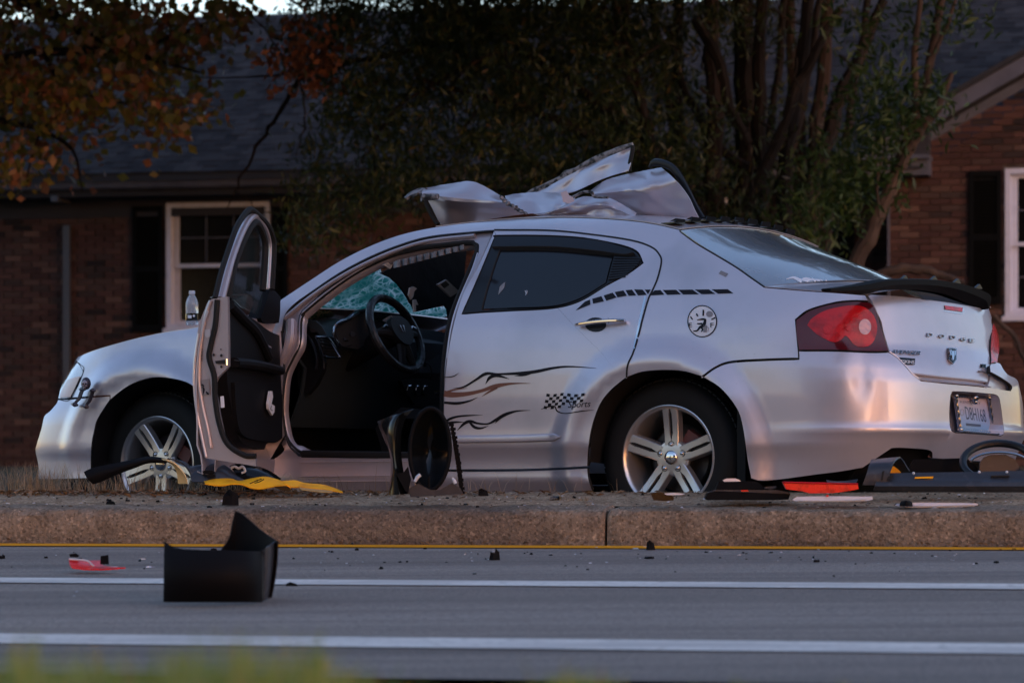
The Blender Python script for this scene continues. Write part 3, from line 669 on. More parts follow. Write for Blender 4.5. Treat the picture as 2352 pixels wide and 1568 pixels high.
V, F_ = prism(R3(np.array([e0+.1, e1+.0, e1+.0]), 35.72, np.array([e3-.02, e3-.02, e3+.40])), RQ*.2); add('gable_return', V, F_, M['trim_dark'], house)
# roof: deck plus overlapping shingles
zr0 = ze+.03; RL = 4.42; cs, sn_ = math.cos(math.atan(sl)), math.sin(math.atan(sl))
def on_roof(r, d, h=0.): return R3(r, 36.06+d*cs-h*sn_, zr0+d*sn_+h*cs)
V = on_roof(np.array([-19, 14, 14, -19.]), np.array([0, 0, RL, RL])); V2, F_ = prism(V, -UZ*.08); add('roof_deck', V2, F_, M['roof_felt'], house)
V, F_ = prism(np.vstack([on_roof(np.array([-19, 14.]), np.array([RL, RL])), R3(np.array([14, -19.]), 36.06+RL*cs*2, zr0)]), -UZ*.08); rfb = add('roof_back', V, F_, M['roof_felt'], house)
rf = add('roof', *join(prism(on_roof(np.array([-19, 14, 14, -19.]), np.array([0, 0, RL, RL]), .004), UZ*.002)), M['roof_felt'], house)
AX = np.array([RR, RQ*cs+UZ*sn_, UZ*cs-RQ*sn_]); tilt = AX.copy(); tl_ = math.radians(1.6); tilt[1] = AX[1]*math.cos(tl_)-AX[2]*math.sin(tl_); tilt[2] = AX[2]*math.cos(tl_)+AX[1]*math.sin(tl_)
SHV, SHF = box((0, 0, 0), (.158, .165, .009), tilt); SHM = mesh_of('shingle', SHV, SHF, sh_m, smooth=False)
SHV2, SHF2 = box((0, 0, 0), (.158, .165, .014), tilt); SHM2 = mesh_of('shingle', SHV2, SHF2, sh_m, smooth=False)
g = np.random.default_rng(9); ind = []; rest = []
nr_ = int(RL/.134)
for i in range(nr_):
    for j in range(int(27/.16)):
        r = -15.2+j*.16+(i*.37 % 1)*.16; h = .008+(.004 if g.random() < .5 else 0); c = on_roof(r, .07+i*.134, h)[()]; p = pix(c[None])[0]
        if not (-60 < p[0] < 2420): continue
        if (380 < p[0] < 700 and 120 < p[1] < 396) or (2180 < p[0] < 2345 and 10 < p[1] < 110): ind.append(c)
        else: rest.append((c, g.random() < .5))
g.shuffle(ind); keep = ind[:300]; rest += [(c, True) for c in ind[300:]]
b0 = BASE[house]
for k, c in enumerate(keep):
    o = bpy.data.objects.new('shingle', SHM if k % 2 else SHM2); SC.collection.objects.link(o); o.parent = rf; o.location = (c-b0).tolist(); BASE[o] = b0
V, F_ = join(*[((SHV if t else SHV2)+c, SHF) for c, t in rest]); add('shingles', V, F_, sh_m, rf, smooth=False, kind='stuff')
# ------------------------------------------------------------------ TREES
bark = pbr('bark', (.028, .022, .020), .9, spec=.1, var=[(4, (.018, .015, .014), .4, .6, (1, 1, .15)), (9, (.055, .038, .030), .55, .75, (1, 1, .1))], bump=[(20, .8, .02, (1, 1, .12)), (60, .5, .006)])
bark2 = pbr('bark_red', (.050, .031, .025), .9, spec=.1, var=[(5, (.035, .026, .023), .4, .6, (1, 1, .12)), (8, (.11, .062, .045), .6, .75, (1, 1, .08))], bump=[(24, .8, .015, (1, 1, .1))])
def limb(pts, rad, Y, nm, par, mat=bark, seg=8, wob=.02, seed=0):
    """pts in the photograph's 2352 frame at depth Y (number or list); rad in metres"""
    Y = np.full(len(pts), Y) if np.isscalar(Y) else np.asarray(Y, float); P = at_depth(pts, Y); A = catmull(np.column_stack([P, np.interp(np.linspace(0, 1, len(pts)), np.linspace(0, 1, len(rad)), rad)]), n=6)
    g = np.random.default_rng(seed+len(pts)+int(abs(pts[0][0]))); w = np.cumsum(g.normal(0, 1, (len(A), 3)), 0); w -= np.linspace(0, 1, len(A))[:, None]*w[-1]; A[:, :3] += w*wob*.25*np.sin(np.linspace(0, math.pi, len(A)))[:, None]
    V, F_ = tube(A[:, :3], A[:, 3]*(1+.08*np.sin(np.arange(len(A))*2.1)), seg); return add(nm, V, F_, mat, par)
def leaves(blobs, n, size, asp, seed, Y0, Y1, hang=.3, clump=0.):
    """blobs: (x, y, rx, ry, weight) in the photograph's frame; returns leaf mesh"""
    g = np.random.default_rng(seed); B = np.array(blobs, float); w = B[:, 4]*B[:, 2]*B[:, 3]; w /= w.sum(); k = g.choice(len(B), n, p=w)
    # clumps of leaves round twig ends
    nc = max(1, int(n/clump)) if clump else n; kc = g.choice(len(B), nc, p=w); th = g.uniform(0, 6.28, nc); rad = np.sqrt(g.uniform(0, 1, nc))*(1+.12*g.normal(size=nc)); 
    px = B[kc, 0]+B[kc, 2]*rad*np.cos(th); py = B[kc, 1]+B[kc, 3]*rad*np.sin(th); Y = g.uniform(Y0, Y1, nc); C0 = at_depth(np.column_stack([px, py]), Y)
    i = g.integers(0, nc, n) if clump else np.arange(n); P = C0[i]+(g.normal(0, 1, (n, 3))*np.array([.13, .13, .10]) if clump else 0)
    d = g.normal(0, 1, (n, 3)); d[:, 2] -= hang*2.2; d /= np.linalg.norm(d, axis=1)[:, None]; e = np.cross(d, g.normal(0, 1, (n, 3))); e /= np.linalg.norm(e, axis=1)[:, None]; nn = np.cross(d, e)
    s = size*g.uniform(.55, 1.3, n)[:, None]; V = np.empty((n*4, 3)); V[0::4] = P-d*s*.5; V[1::4] = P+e*s*asp*.5+nn*s*.08; V[2::4] = P+d*s*.5; V[3::4] = P-e*s*asp*.5+nn*s*.08
    a = np.arange(n)*4; return V, np.vstack([np.column_stack([a, a+1, a+2]), np.column_stack([a, a+2, a+3])])
def add_fast(name, V, T, mat, parent, base, kind):
    me = bpy.data.meshes.new(name); V = V-base; me.vertices.add(len(V)); me.vertices.foreach_set('co', V.ravel()); me.loops.add(len(T)*3); me.loops.foreach_set('vertex_index', T.ravel().astype(np.int32))
    me.polygons.add(len(T)); me.polygons.foreach_set('loop_start', np.arange(len(T), dtype=np.int32)*3); me.polygons.foreach_set('loop_total', np.full(len(T), 3, np.int32)); me.materials.append(mat); me.update(calc_edges=True); me.validate()
    o = bpy.data.objects.new(name, me); SC.collection.objects.link(o); o.parent = parent; BASE[o] = base; o['kind'] = kind; return o
GL_ = leafmat('green_leaf', [(0, (.018, .028, .008)), (.45, (.028, .045, .010)), (.8, (.050, .070, .014)), (.94, (.095, .085, .02)), (1, (.11, .06, .02))], .35, .5)
GL2 = leafmat('bright_green_leaf', [(0, (.022, .042, .008)), (.6, (.036, .068, .012)), (1, (.07, .105, .02))], .4, .5)
ML = leafmat('autumn_leaf', [(0, (.22, .085, .035)), (.2, (.34, .13, .055)), (.32, (.15, .14, .028)), (.62, (.30, .21, .035)), (.80, (.11, .13, .028)), (.9, (.50, .27, .14)), (1, (.26, .06, .03))], .4, .5)
# maple on the left
mb = at_depth([(-420, 1080)], 29.)[0]; maple = thing('tree', (mb[0], mb[1], .1), 'autumn oak with orange, rust and green leaves hanging in at top left', 'tree')
limb([(-420, 1085), (-415, 700), (-400, 300), (-380, -200)], [.22, .19, .16, .12], 29., 'trunk', maple)
for pts, rd_ in (([(-400, 300), (-150, 180), (100, 120), (300, 110), (520, 40)], [.09, .05, .03, .01]), ([(-400, 200), (-100, -20), (150, 60), (330, 130), (470, 170)], [.08, .05, .03, .008]), ([(-400, 400), (-200, 330), (0, 280), (150, 330), (190, 440)], [.07, .04, .02, .006]), ([(-200, 330), (60, 220), (250, 230), (430, 290)], [.04, .025, .015, .005]), ([(100, 120), (150, 250), (80, 330), (60, 430)], [.02, .012, .006]), ([(-390, 0), (100, -120), (500, -90), (700, 20)], [.08, .05, .03, .01])): limb(pts, rd_, [29]*len(pts), 'limb', maple, seg=7, wob=.05)
mbl = [(90, 90, 230, 130, 1.0), (330, 40, 230, 80, 1.0), (230, 190, 230, 90, .85), (60, 230, 110, 110, .9), (120, 330, 90, 60, .6), (30, 400, 60, 50, .4), (180, 430, 50, 35, .45), (400, 190, 130, 70, .45), (430, 290, 70, 30, .45), (300, 290, 90, 40, .35), (500, 150, 40, 60, .25), (500, 60, 60, 50, .5), (540, 20, 30, 30, .2)]
V, T = leaves(mbl, 5000, .095, .72, 31, 27.6, 30.6, .35, 26); add_fast('crown', V, T, ML, maple, BASE[maple], 'stuff')
V, T = leaves([(0, -790, 1000, 440, 1), (-720, 100, 260, 420, 1)], 38000, .19, .8, 32, 23, 33, .3, 20); add_fast('shade_crown', V, T, ML, maple, BASE[maple], 'stuff')  # unseen leaves above and left of the view, added to darken the house
# multi-stemmed evergreen in the middle
eb = at_depth([(1700, 1075)], 30.)[0]; ever = thing('tree', (eb[0], eb[1], .2), 'dark many-stemmed evergreen standing behind the car roof', 'tree')
g = np.random.default_rng(12)
st_ = [(1500, 1440, .07), (1545, 1420, .06), (1580, 1560, .09), (1620, 1500, .08), (1655, 1640, .12), (1690, 1700, .17), (1735, 1760, .10), (1770, 1720, .08), (1800, 1850, .10), (1835, 1812, .09), (1870, 1905, .11), (1890, 1990, .06), (1600, 1390, .05), (1720, 1800, .06), (1760, 1880, .06)]
for k, (xb, xt, r) in enumerate(st_):
    Y = 29+g.uniform(-1, 1.5); xm = (xb+xt)/2+g.normal(0, 14); limb([(xb, 1080), (xb+g.normal(0, 6), 620), (xm, 330), (xt, 20), (xt+(xt-xb)*.6, -330)], [r*.8, r*.72, r*.6, r*.5, r*.3], Y, 'trunk', ever, bark2 if k in (1, 9, 10, 4) else bark, wob=.06, seed=k)
for k, (pts, rd_) in enumerate((([(1640, 560), (1560, 420), (1400, 330), (1200, 250), (960, 180)], [.07, .05, .035, .012]), ([(1600, 480), (1480, 300), (1330, 180), (1150, 60), (1000, -80)], [.07, .05, .04, .015]), ([(1560, 420), (1380, 420), (1220, 370), (1080, 300)], [.04, .03, .012]), ([(1600, 40), (1650, 150), (1690, 260), (1720, 330)], [.05, .045, .04]), ([(1740, 400), (1640, 330), (1560, 200), (1540, 60)], [.05, .035, .02]), ([(1830, 500), (1900, 300), (1960, 150), (2030, 0)], [.08, .07, .055, .04]),
    ([(1700, 500), (1780, 350), (1850, 160), (1930, 20)], [.06, .045, .03]), ([(1000, 100), (820, 150), (640, 175), (440, 178)], [.03, .018, .010, .004]), ([(830, 10), (740, 130), (700, 190), (640, 300), (580, 380), (545, 440), (520, 480)], [.035, .024, .018, .010, .004]), ([(1140, 120), (980, 200), (900, 270), (850, 350), (820, 385)], [.02, .014, .008, .004]), ([(960, 180), (890, 300), (860, 420), (830, 440)], [.014, .008, .004]), ([(545, 440), (580, 480), (560, 520), (600, 545)], [.006, .004, .002]), ([(690, 190), (700, 250), (690, 320), (680, 360)], [.010, .006, .003]), ([(700, 190), (660, 140), (600, 70), (570, 20)], [.012, .008, .004]))): limb(pts, rd_, 28.+(k % 3)*.5, 'limb', ever, seg=7, wob=.05, seed=k)
for k in range(46):
    x0, y0 = g.uniform(880, 1950), g.uniform(0, 420); a_ = g.uniform(-2.6, -.5); l_ = g.uniform(60, 190); limb([(x0, y0), (x0+math.cos(a_)*l_*.5+g.normal(0, 12), y0-math.sin(a_)*l_*.4), (x0+math.cos(a_)*l_, y0-math.sin(a_)*l_*.7)], [.014, .009, .004], g.uniform(27.5, 30), 'twig', ever, seg=5, wob=.04, seed=k)
ebl = [(850, 120, 170, 150, .8), (1000, 200, 220, 190, 1.0), (1180, 110, 260, 160, 1.2), (1330, 200, 240, 200, 1.2), (1500, 330, 230, 130, 1.1), (1600, 150, 220, 150, .22), (770, 480, 100, 80, .75), (690, 540, 60, 55, .7), (850, 330, 150, 140, .75), (1050, 400, 230, 50, 1.2), (1380, 400, 200, 60, 1.2), (1700, 460, 210, 100, .7), (590, 395, 60, 28, .5), (1300, 20, 500, 80, 1.1), (1750, 60, 200, 60, .2), (1500, 520, 220, 60, 1.1), (760, 40, 90, 60, .8), (1850, 330, 120, 120, .25), (1640, 560, 160, 50, 1.0), (740, 560, 40, 40, .5)]
V, T = leaves(ebl, 40000, .092, .24, 33, 27.2, 31.2, .45, 46); add_fast('crown', V, T, GL_, ever, BASE[ever], 'stuff')
V, T = leaves([(1350, -580, 1150, 430, 1)], 42000, .24, .5, 34, 22, 33, .3, 22); add_fast('shade_crown', V, T, GL_, ever, BASE[ever], 'stuff')  # unseen canopy over the view, added to cut sky light on the wall
V, T = leaves([(1350, -350, 1250, 270, 1)], 30000, .17, .5, 44, 28.5, 33, .3, 22); add_fast('upper_shade_crown', V, T, GL_, ever, BASE[ever], 'stuff')  # denser unseen layer just above the view, added for more shade
V, T = leaves([(-100, -350, 1000, 260, 1), (-330, 200, 190, 500, 1)], 26000, .17, .8, 45, 28.5, 33, .3, 20); add_fast('upper_shade_crown', V, T, ML, maple, BASE[maple], 'stuff')  # unseen leaves added to deepen the shade on the left wall
V, T = leaves([(700, 150, 70, 60, 1), (680, 90, 60, 40, .7), (720, 190, 30, 30, .6)], 420, .085, .6, 35, 27.6, 28.6, .5, 20); add_fast('rust_leaves', V, T, leafmat('rust_leaf', [(0, (.22, .07, .03)), (1, (.34, .12, .05))]), ever, BASE[ever], 'stuff')
# leaning tree on the right
lb = at_depth([(1940, 1080)], 27.)[0]; lean = thing('tree', (lb[0], lb[1], .2), 'slender bare leaning tree before the right-hand brick gable', 'tree')
limb([(1905, 1080), (1930, 800), (1958, 640), (2010, 515), (2060, 400), (2102, 275), (2130, 150), (2160, 0), (2180, -200)], [.085, .078, .070, .060, .052, .042, .036, .03, .018], 27., 'trunk', lean, pbr('bark_light', (.085, .058, .045), .9, spec=.1, var=[(5, (.045, .032, .027), .4, .6, (1, 1, .12))], bump=[(24, .8, .015, (1, 1, .1))]), 10, .03)
for k, (pts, rd_) in enumerate((([(2068, 385), (2100, 320), (2145, 270), (2172, 210), (2186, 170)], [.045, .035, .03, .02]), ([(2102, 275), (2108, 180), (2110, 80), (2118, -40)], [.03, .026, .018]), ([(2130, 150), (2165, 80), (2195, 0)], [.022, .012]), ([(2020, 500), (2018, 400), (2030, 330), (2040, 240)], [.012, .008, .004]), ([(1990, 640), (2040, 628), (2090, 622), (2150, 630), (2215, 650)], [.035, .04, .035, .02]), ([(2283, 725), (2320, 770), (2352, 835), (2380, 880)], [.02, .018, .016]))): limb(pts, rd_, 26.8, 'limb', lean, MATS['bark_light'], 8, .03, k)
V, T = leaves([(2060, 235, 90, 50, 1), (2020, 180, 60, 50, .6), (1990, 330, 70, 60, .8), (1940, 420, 90, 60, .9), (2150, 40, 80, 40, .8), (1890, 500, 90, 50, .5), (2040, 300, 50, 40, .6), (2000, 420, 40, 20, .5), (1960, 60, 90, 60, .2)], 3000, .10, .28, 36, 26.2, 27.6, .2, 22); add_fast('crown', V, T, GL2, lean, BASE[lean], 'stuff')
# unseen trees behind the camera: mirrored in the paintwork, added to shade the house
def far_tree(seed, h, w):
    g = np.random.default_rng(seed); n = 5200; a = g.uniform(0, 6.28, n); zz = g.uniform(0, 1, n); rr = w*np.sqrt(np.clip(np.sin(np.pi*(.08+.9*zz**.8)), 0, 1))*(.55+.45*g.random(n))*(1+.18*np.sin(a*3+zz*7)); P = np.column_stack([rr*np.cos(a), rr*np.sin(a), h*(.10+.9*zz)])
    d = g.normal(0, 1, (n, 3)); d /= np.linalg.norm(d, axis=1)[:, None]; e = np.cross(d, g.normal(0, 1, (n, 3))); e /= np.linalg.norm(e, axis=1)[:, None]; s = .62*g.uniform(.6, 1.2, n)[:, None]
    V = np.empty((n*4, 3)); V[0::4] = P-d*s*.5; V[1::4] = P+e*s*.4; V[2::4] = P+d*s*.5; V[3::4] = P-e*s*.4; k = np.arange(n)*4; return V, np.vstack([np.column_stack([k, k+1, k+2]), np.column_stack([k, k+2, k+3])])
TREES = [('unseen broad leafy street tree behind the camera, added to shade the house', x, y, k) for k, (x, y) in enumerate([(-19, -24), (-12, -19), (-5.5, -15), (1, -17), (6, -22), (19, -17), (27, -14), (35, -20)])]
fm = []
for k in range(2):
    V, T = far_tree(50+k, 12.5+2*k, 5.0); t0 = np.zeros(3); V2, F2 = tube(np.array([[0, 0, 0], [.1, 0, 2.], [0, .1, 5.]]), [.3, .24, .12], 8); fm.append((V, T, V2, F2))
protos = {}
for lab, x, y, k in TREES:
    t = thing('tree', (x, y, -.4), lab, 'tree', 'unseen street trees behind the camera'); j = k % 2
    if j not in protos:
        add_fast('crown', fm[j][0]+BASE[t], fm[j][1], GL_, t, BASE[t], 'stuff'); c_ = [o for o in SC.collection.objects if o.parent == t][0]; tr_ = add('trunk', fm[j][2]+BASE[t], fm[j][3], bark, t); protos[j] = (c_, tr_)
    else:
        for o in protos[j]: c_ = o.copy(); SC.collection.objects.link(c_); c_.parent = t
# ------------------------------------------------------------------ THE CAR
car = thing('car', C(1.3, 0, 0).tolist(), 'crashed silver sedan with its driver door open and roof skin torn up', 'car')
ROOF = [(644, 688), (710, 644), (780, 599), (850, 564), (921, 538), (1000, 521), (1090, 510), (1167, 503.5), (1243, 500), (1344, 500), (1446, 506), (1510, 515), (1562, 527)]
CGL = [(1562, 531), (1600, 559), (1640, 583), (1690, 613), (1727, 639), (1756, 659)]
SHO = [(1756, 659), (1850, 667), (1921, 671.5), (1987, 677)]
TLT = [(1997, 692), (1960.7, 690.8), (1917.7, 695), (1857.6, 712), (1827.5, 733.8)]
ARCH_R = [(1350, 1071), (1352.6, 1029), (1360, 982), (1378, 931), (1402, 898), (1439, 867), (1475, 855), (1519, 851), (1566, 853), (1612, 865), (1655, 893), (1692, 940), (1706, 987), (1715, 1052), (1724, 1099)]
GAPR = [(1439, 867), (1442, 837), (1458, 799), (1486, 696), (1498, 668), (1510, 640), (1519, 602), (1514, 584), (1495.6, 567), (1448.7, 551.5), (1355, 538), (1261, 529), (1134.7, 528)]
APIL = [(1134, 529.5), (1099, 532), (991, 543), (921, 561.6), (850.7, 589.7), (780, 627), (710, 674), (672.5, 702), (655, 725), (648, 760)]
quarter = surf_panel('quarter_panel', outline([ROOF, CGL, SHO, [(1987, 677), (1997, 692)], TLT, [(1827.5, 733.8), (1834, 804.6), (1835, 822.7)],
    [(1835, 822.7), (1760, 825), (1681, 830), (1645, 842), (1612, 865)], ARCH_R[9:4:-1], GAPR, APIL, [(648, 760), (640, 762), (636, 720), (644, 688)]]), car, M['paint'], label='silver quarter panel, roof rail and A-pillar in one pressing')
# rear door
GAPL = [(1134.7, 529.8), (1097, 612), (1066, 668), (1046, 724), (1031.5, 790), (1022, 860), (1019, 935), (1020, 1000), (1030, 1079)]
APPL = [[(1137, 544), (1144, 541), (1261, 541.5), (1355, 549), (1453, 572), (1477, 604)], [(1477, 604), (1440, 630), (1392, 656), (1331.5, 691.5), (1270.6, 707.5), (1180, 713), (1109, 717), (1061, 721)], [(1061, 721), (1097, 640), (1137, 544)]]
WIN = outline(APPL)
rear_door = surf_panel('rear_door', outline([GAPR[::-1], [(1134.7, 529.8), (1134.7, 529.9)], GAPL, [(1030, 1079), (1200, 1078), (1350, 1072)], ARCH_R[:6]]), car, M['paint'], holes=[WIN], label='closed silver rear door with flame and checker stickers')
GL = outline([[(1148.7, 574), (1270, 575), (1409, 587)], [(1409, 587), (1392, 650)], [(1392, 650), (1331.5, 686), (1270.6, 703.5), (1180, 708), (1106.5, 711)], [(1106.5, 711), (1148.7, 574)]])
surf_panel('window_surround', WIN, rear_door, M['trim_black'], holes=[GL], off=-.004)
surf_panel('window_glass', GL, rear_door, M['tinted_glass'], off=-.012, rim=.004)
V, F_ = join2([poly2d(zC([(372, 345), (385, 335), (380, 365), (350, 400), (358, 360)]))]); surf_mesh('water_mark', V, F_, rear_door, M['decal_grey'], -.010)
V, F_ = join2([stroke2d(zC([(482, 378), (487, 390), (484, 402)]), [1.4, 1.4, .6]), stroke2d(zC([(490, 376), (492, 384), (489, 394)]), [1, 1.2, .6])]); surf_mesh('scratch', V, F_, rear_door, M['decal_white'], -.010)
# louvre blades behind the window
for k in range(9):
    t = k/9; a = zC([(918-34*t, 212+118*t), (1052-95*t*1.1+14*min(t*3, 1), 215+100*t)]) 
    b = a+np.array([[0, 3.4], [0, 3.4]])
    surf_panel('louvre_slat', np.vstack([a, b[::-1]]), rear_door, M['trim_black'], off=.004, rim=.006, gap=0, step=.06)
# rain visor
VIS = outline([zC([(330, 112), (480, 105), (640, 110), (800, 125), (920, 152), (1012, 190)]), zC([(1012, 190), (960, 198), (820, 180), (600, 160), (316, 160)]), zC([(316, 160), (330, 112)])])
surf_panel('rain_visor', VIS, rear_door, M['trim_black'], off=.020, rim=.026, gap=0, extra=lambda s, z: -.010*sstep(1.28, 1.36, z))
# handle
hc = zC([(730, 545), (760, 541), (830, 532), (900, 526), (965, 524)]); q = solve(catmull(hc, n=5), .026)
e_ = np.linspace(0, 1, len(q)); hp = S(q[:, 0], q[:, 1], .010+.024*np.sin(np.pi*np.clip(e_, .02, .98))**.5)
surf_panel('handle_cup', zC(circle2d((828, 545), 52, 36, 20)), rear_door, M['trim_black'], off=.001, rim=0, gap=0, step=.02)
V, F_ = tube(hp, .0175-.003*(e_-.5)**2*4, 10, flat=.55, up=UL); handle = add('door_handle', V, F_, M['chrome'], rear_door)
V, F_ = tube(S(*solve(zC([(893, 512), (895, 540)]), .03).T, .036), .0012, 6); add('handle_joint', V, F_, M['black_gap'], handle)
# moulding strip
q = solve(catmull(zC([(150, 1106), (400, 1103), (580, 1098), (652, 1095)]), n=6), .006); e_ = np.linspace(0, 1, len(q))
V, F_ = tube(S(q[:, 0], q[:, 1], .004), .017*np.clip((1-e_)*6+.12, 0, 1), 8, flat=.5, up=UZ); add('side_moulding', V, F_, M['paint'], rear_door)
# stickers on the door
fl = [([(130, 855), (180, 850), (240, 815), (290, 785), (350, 787), (450, 783), (530, 775), (620, 757), (700, 750), (830, 757)], [.5, 8, 11, 15, 10, 14, 16, 12, 8, 1]),
      ([(288, 836), (308, 805), (335, 795), (370, 800), (405, 811)], [1, 15, 14, 10, 1]), ([(430, 796), (480, 790), (540, 770)], [1, 12, 10]),
      ([(85, 882), (130, 888), (200, 883), (270, 868), (340, 845), (420, 833), (510, 832)], [30, 26, 20, 16, 20, 9, 1]),
      ([(100, 874), (140, 862), (200, 856)], [10, 8, 1]), ([(270, 896), (300, 877), (345, 852)], [1, 8, 12]),
      ([(85, 926), (150, 930), (210, 918), (250, 900)], [12, 14, 8, 1]), ([(86, 803), (130, 798), (158, 780)], [3, 5, .6]),
      ([(86, 1030), (110, 1008), (150, 995), (200, 990), (275, 987)], [8, 12, 10, 8, 1]), ([(150, 1062), (185, 1028), (215, 1018), (250, 1028), (300, 1030), (340, 1010), (384, 985), (440, 968), (508, 964)], [2, 14, 14, 10, 8, 14, 16, 8, 1]),
      ([(205, 1015), (232, 1045), (265, 1052), (303, 1040)], [8, 14, 10, 1]), ([(335, 1028), (355, 1006), (384, 985)], [1, 10, 10]),
      ([(95, 1028), (140, 1022), (185, 1022)], [12, 10, 1]), ([(86, 1012), (120, 1005), (147, 993)], [4, 5, 1])]
fl = [stroke2d(zC(p), np.array(w)/2.13) for p, w in fl]
V, F_ = join2(fl[:3]+fl[6:8]); surf_mesh('flame_sticker', V, F_, rear_door, M['decal'])
V, F_ = join2(fl[3:6]); surf_mesh('flame_sticker', V, F_, rear_door, M['decal_copper'], label='coppery brown middle flame sticker')
V, F_ = join2(fl[8:]); surf_mesh('flame_sticker', V, F_, rear_door, M['decal'], label='lower black flame sticker with looping tips')
sq = []
for r in range(5):
    for c in range(11):
        if (r+c) % 2 or (r > 2 and c > 5) or (r == 4 and c > 4): continue
        x0, y0 = 588+c*17-r*3.2, 882+r*15+3.5*math.sin(c*.95)
        y1 = 882+r*15+3.5*math.sin((c+1)*.95)
        sq.append((zC([(x0, y0), (x0+16, y1), (x0+13, y1+14), (x0-3, y0+14)]), [(0, 1, 2, 3)]))
sq += [stroke2d(zC(p), np.array(w)/2.13) for p, w in [([(560, 959), (598, 946), (628, 946), (640, 968), (680, 979), (760, 968), (820, 962)], [2, 7, 6, 7, 4, 5, 1])]]
t = text2d('Sports', 1, .25); sq.append((fit2d(t[0], zC([(692, 962)])[0], zC([(803, 957)])[0]-zC([(692, 962)])[0], zC([(692, 920)])[0]-zC([(692, 962)])[0]), t[1]))
V, F_ = join2(sq); surf_mesh('sports_sticker', V, F_, rear_door, M['decal'], label='checkered flag sticker with the word Sports')
st = [[(730, 475), (775, 432), (800, 422), (802, 446)], [(811, 418), (856, 405), (868, 430), (815, 442)], [(867, 402), (911, 388), (930, 411), (880, 428)], [(921, 385), (964, 377), (981, 403), (935, 411)],
      [(974, 376), (1006, 373), (1026, 401), (990, 404)], [(1016, 372), (1058, 373), (1078, 398), (1036, 402)], [(1068, 373), (1098, 373), (1084, 396)]]
for s_ in st: V, F_ = poly2d(zC(s_)); surf_mesh('stripe_dash', V, F_, rear_door, M['decal'])
st = [[(1117, 377), (1146, 375), (1165, 398), (1090, 402)], [(1156, 375), (1222, 374), (1246, 396), (1178, 399)], [(1232, 374), (1302, 373), (1335, 396), (1256, 397)], [(1313, 373), (1383, 372), (1415, 394), (1347, 396)], [(1395, 372), (1475, 371), (1503, 391), (1428, 394)]]
for s_ in st: V, F_ = poly2d(zC(s_)); surf_mesh('stripe_dash', V, F_, quarter, M['decal'])
V, F_ = poly2d(zC([(1442, 280), (1478, 295), (1465, 312), (1430, 295)])); surf_mesh('grey_sticker', V, F_, quarter, M['decal_grey'])
# round fuel gauge sticker
FC = (1350, 528)
parts = [(circle2d(FC, 70, 75, 32), [tuple(range(32))])]
V, F_ = join2([(zC(p), f) for p, f in parts]); surf_mesh('fuel_sticker', V, F_, quarter, M['decal_white'], .0012, label='round fuel gauge sticker lettered E and F')
parts = [ring2d(FC, 73, 79, 5)]+[stroke2d(p, [w, w]) for p, w in [([(1293, 505), (1303, 520)], 6), ([(1322, 490), (1328, 504)], 7), ([(1356, 472), (1355, 502)], 8), ([(1395, 520), (1414, 510)], 7)]]
parts += [stroke2d([(1368, 520), (1352, 518), (1325, 522)], [8, 10, 4]), stroke2d([(1366, 518), (1358, 545), (1335, 560)], [10, 16, 10]), stroke2d([(1338, 558), (1325, 574), (1306, 576)], [10, 8, 5]), stroke2d([(1342, 556), (1352, 568), (1345, 580)], [9, 7, 5]), stroke2d([(1325, 540), (1350, 540)], [5, 9])]
for ch, p0, wh in (('E', (1285, 556), (15, 20)), ('F', (1390, 558), (17, 22))):
    t = text2d(ch, 1); parts.append((fit2d(t[0], p0, (wh[0], 0), (0, -wh[1])), t[1]))
V, F_ = join2([(zC(p), f) for p, f in parts]); surf_mesh('gauge_print', V, F_, quarter, M['decal'], .0022)
parts = [(circle2d((1386, 493), 17, 15, 14), [tuple(range(14))]), poly2d([(1356, 582), (1356, 548), (1373, 548), (1373, 582)]), stroke2d([(1373, 555), (1380, 562), (1378, 578)], [3, 3, 3])]
V, F_ = join2([(zC(p), f) for p, f in parts]); surf_mesh('gauge_print', V, F_, quarter, M['decal_grey'], .0022)
# shade in the shut line round the rear door, painted as black strips
V, F_ = stroke2d(catmull(GAPR, n=4), np.full(4*(len(GAPR)-1)+1, 4.2), n=1); surf_mesh('shut_line_shade', V, F_, quarter, M['black_gap'], .0008)
V, F_ = stroke2d(catmull(APIL[:7], n=4), np.full(25, 3.0), n=1); surf_mesh('shut_line_shade', V, F_, quarter, M['black_gap'], .0008)
# rocker sill
surf_panel('sill', outline([[(1030, 1081), (1200, 1080), (1350, 1074)], [(1350, 1074), (1353, 1100), (1362, 1128)], [(1362, 1128), (1200, 1135), (900, 1138), (700, 1136), (590, 1120)], [(590, 1120), (600, 1075), (650, 1035), (655, 1000)], [(655, 1000), (665, 1025), (686, 1046)], [(686, 1046), (780, 1049), (891, 1049), (1030, 1050)], [(1030, 1050), (1030, 1081)]]), car, M['paint'])
for yy, hh in ((1059, .004), (1092, .005), (1104, .004)):
    q = solve(catmull([(690, yy+2), (800, yy+1), (900, yy), (1020, yy)], n=5), .001); V, F_ = tube(S(q[:, 0], q[:, 1], .001), hh, 6, flat=.6, up=UL); add('sill_ridge', V, F_, M['paint'], car)
q = solve(catmull([(700, 1043), (890, 1046), (1030, 1047)], n=6), -.03); V, F_ = tube(S(q[:, 0], q[:, 1], -.012), .012, 8, flat=1.6, up=UL); add('sill_seal', V, F_, M['rubber'], car)
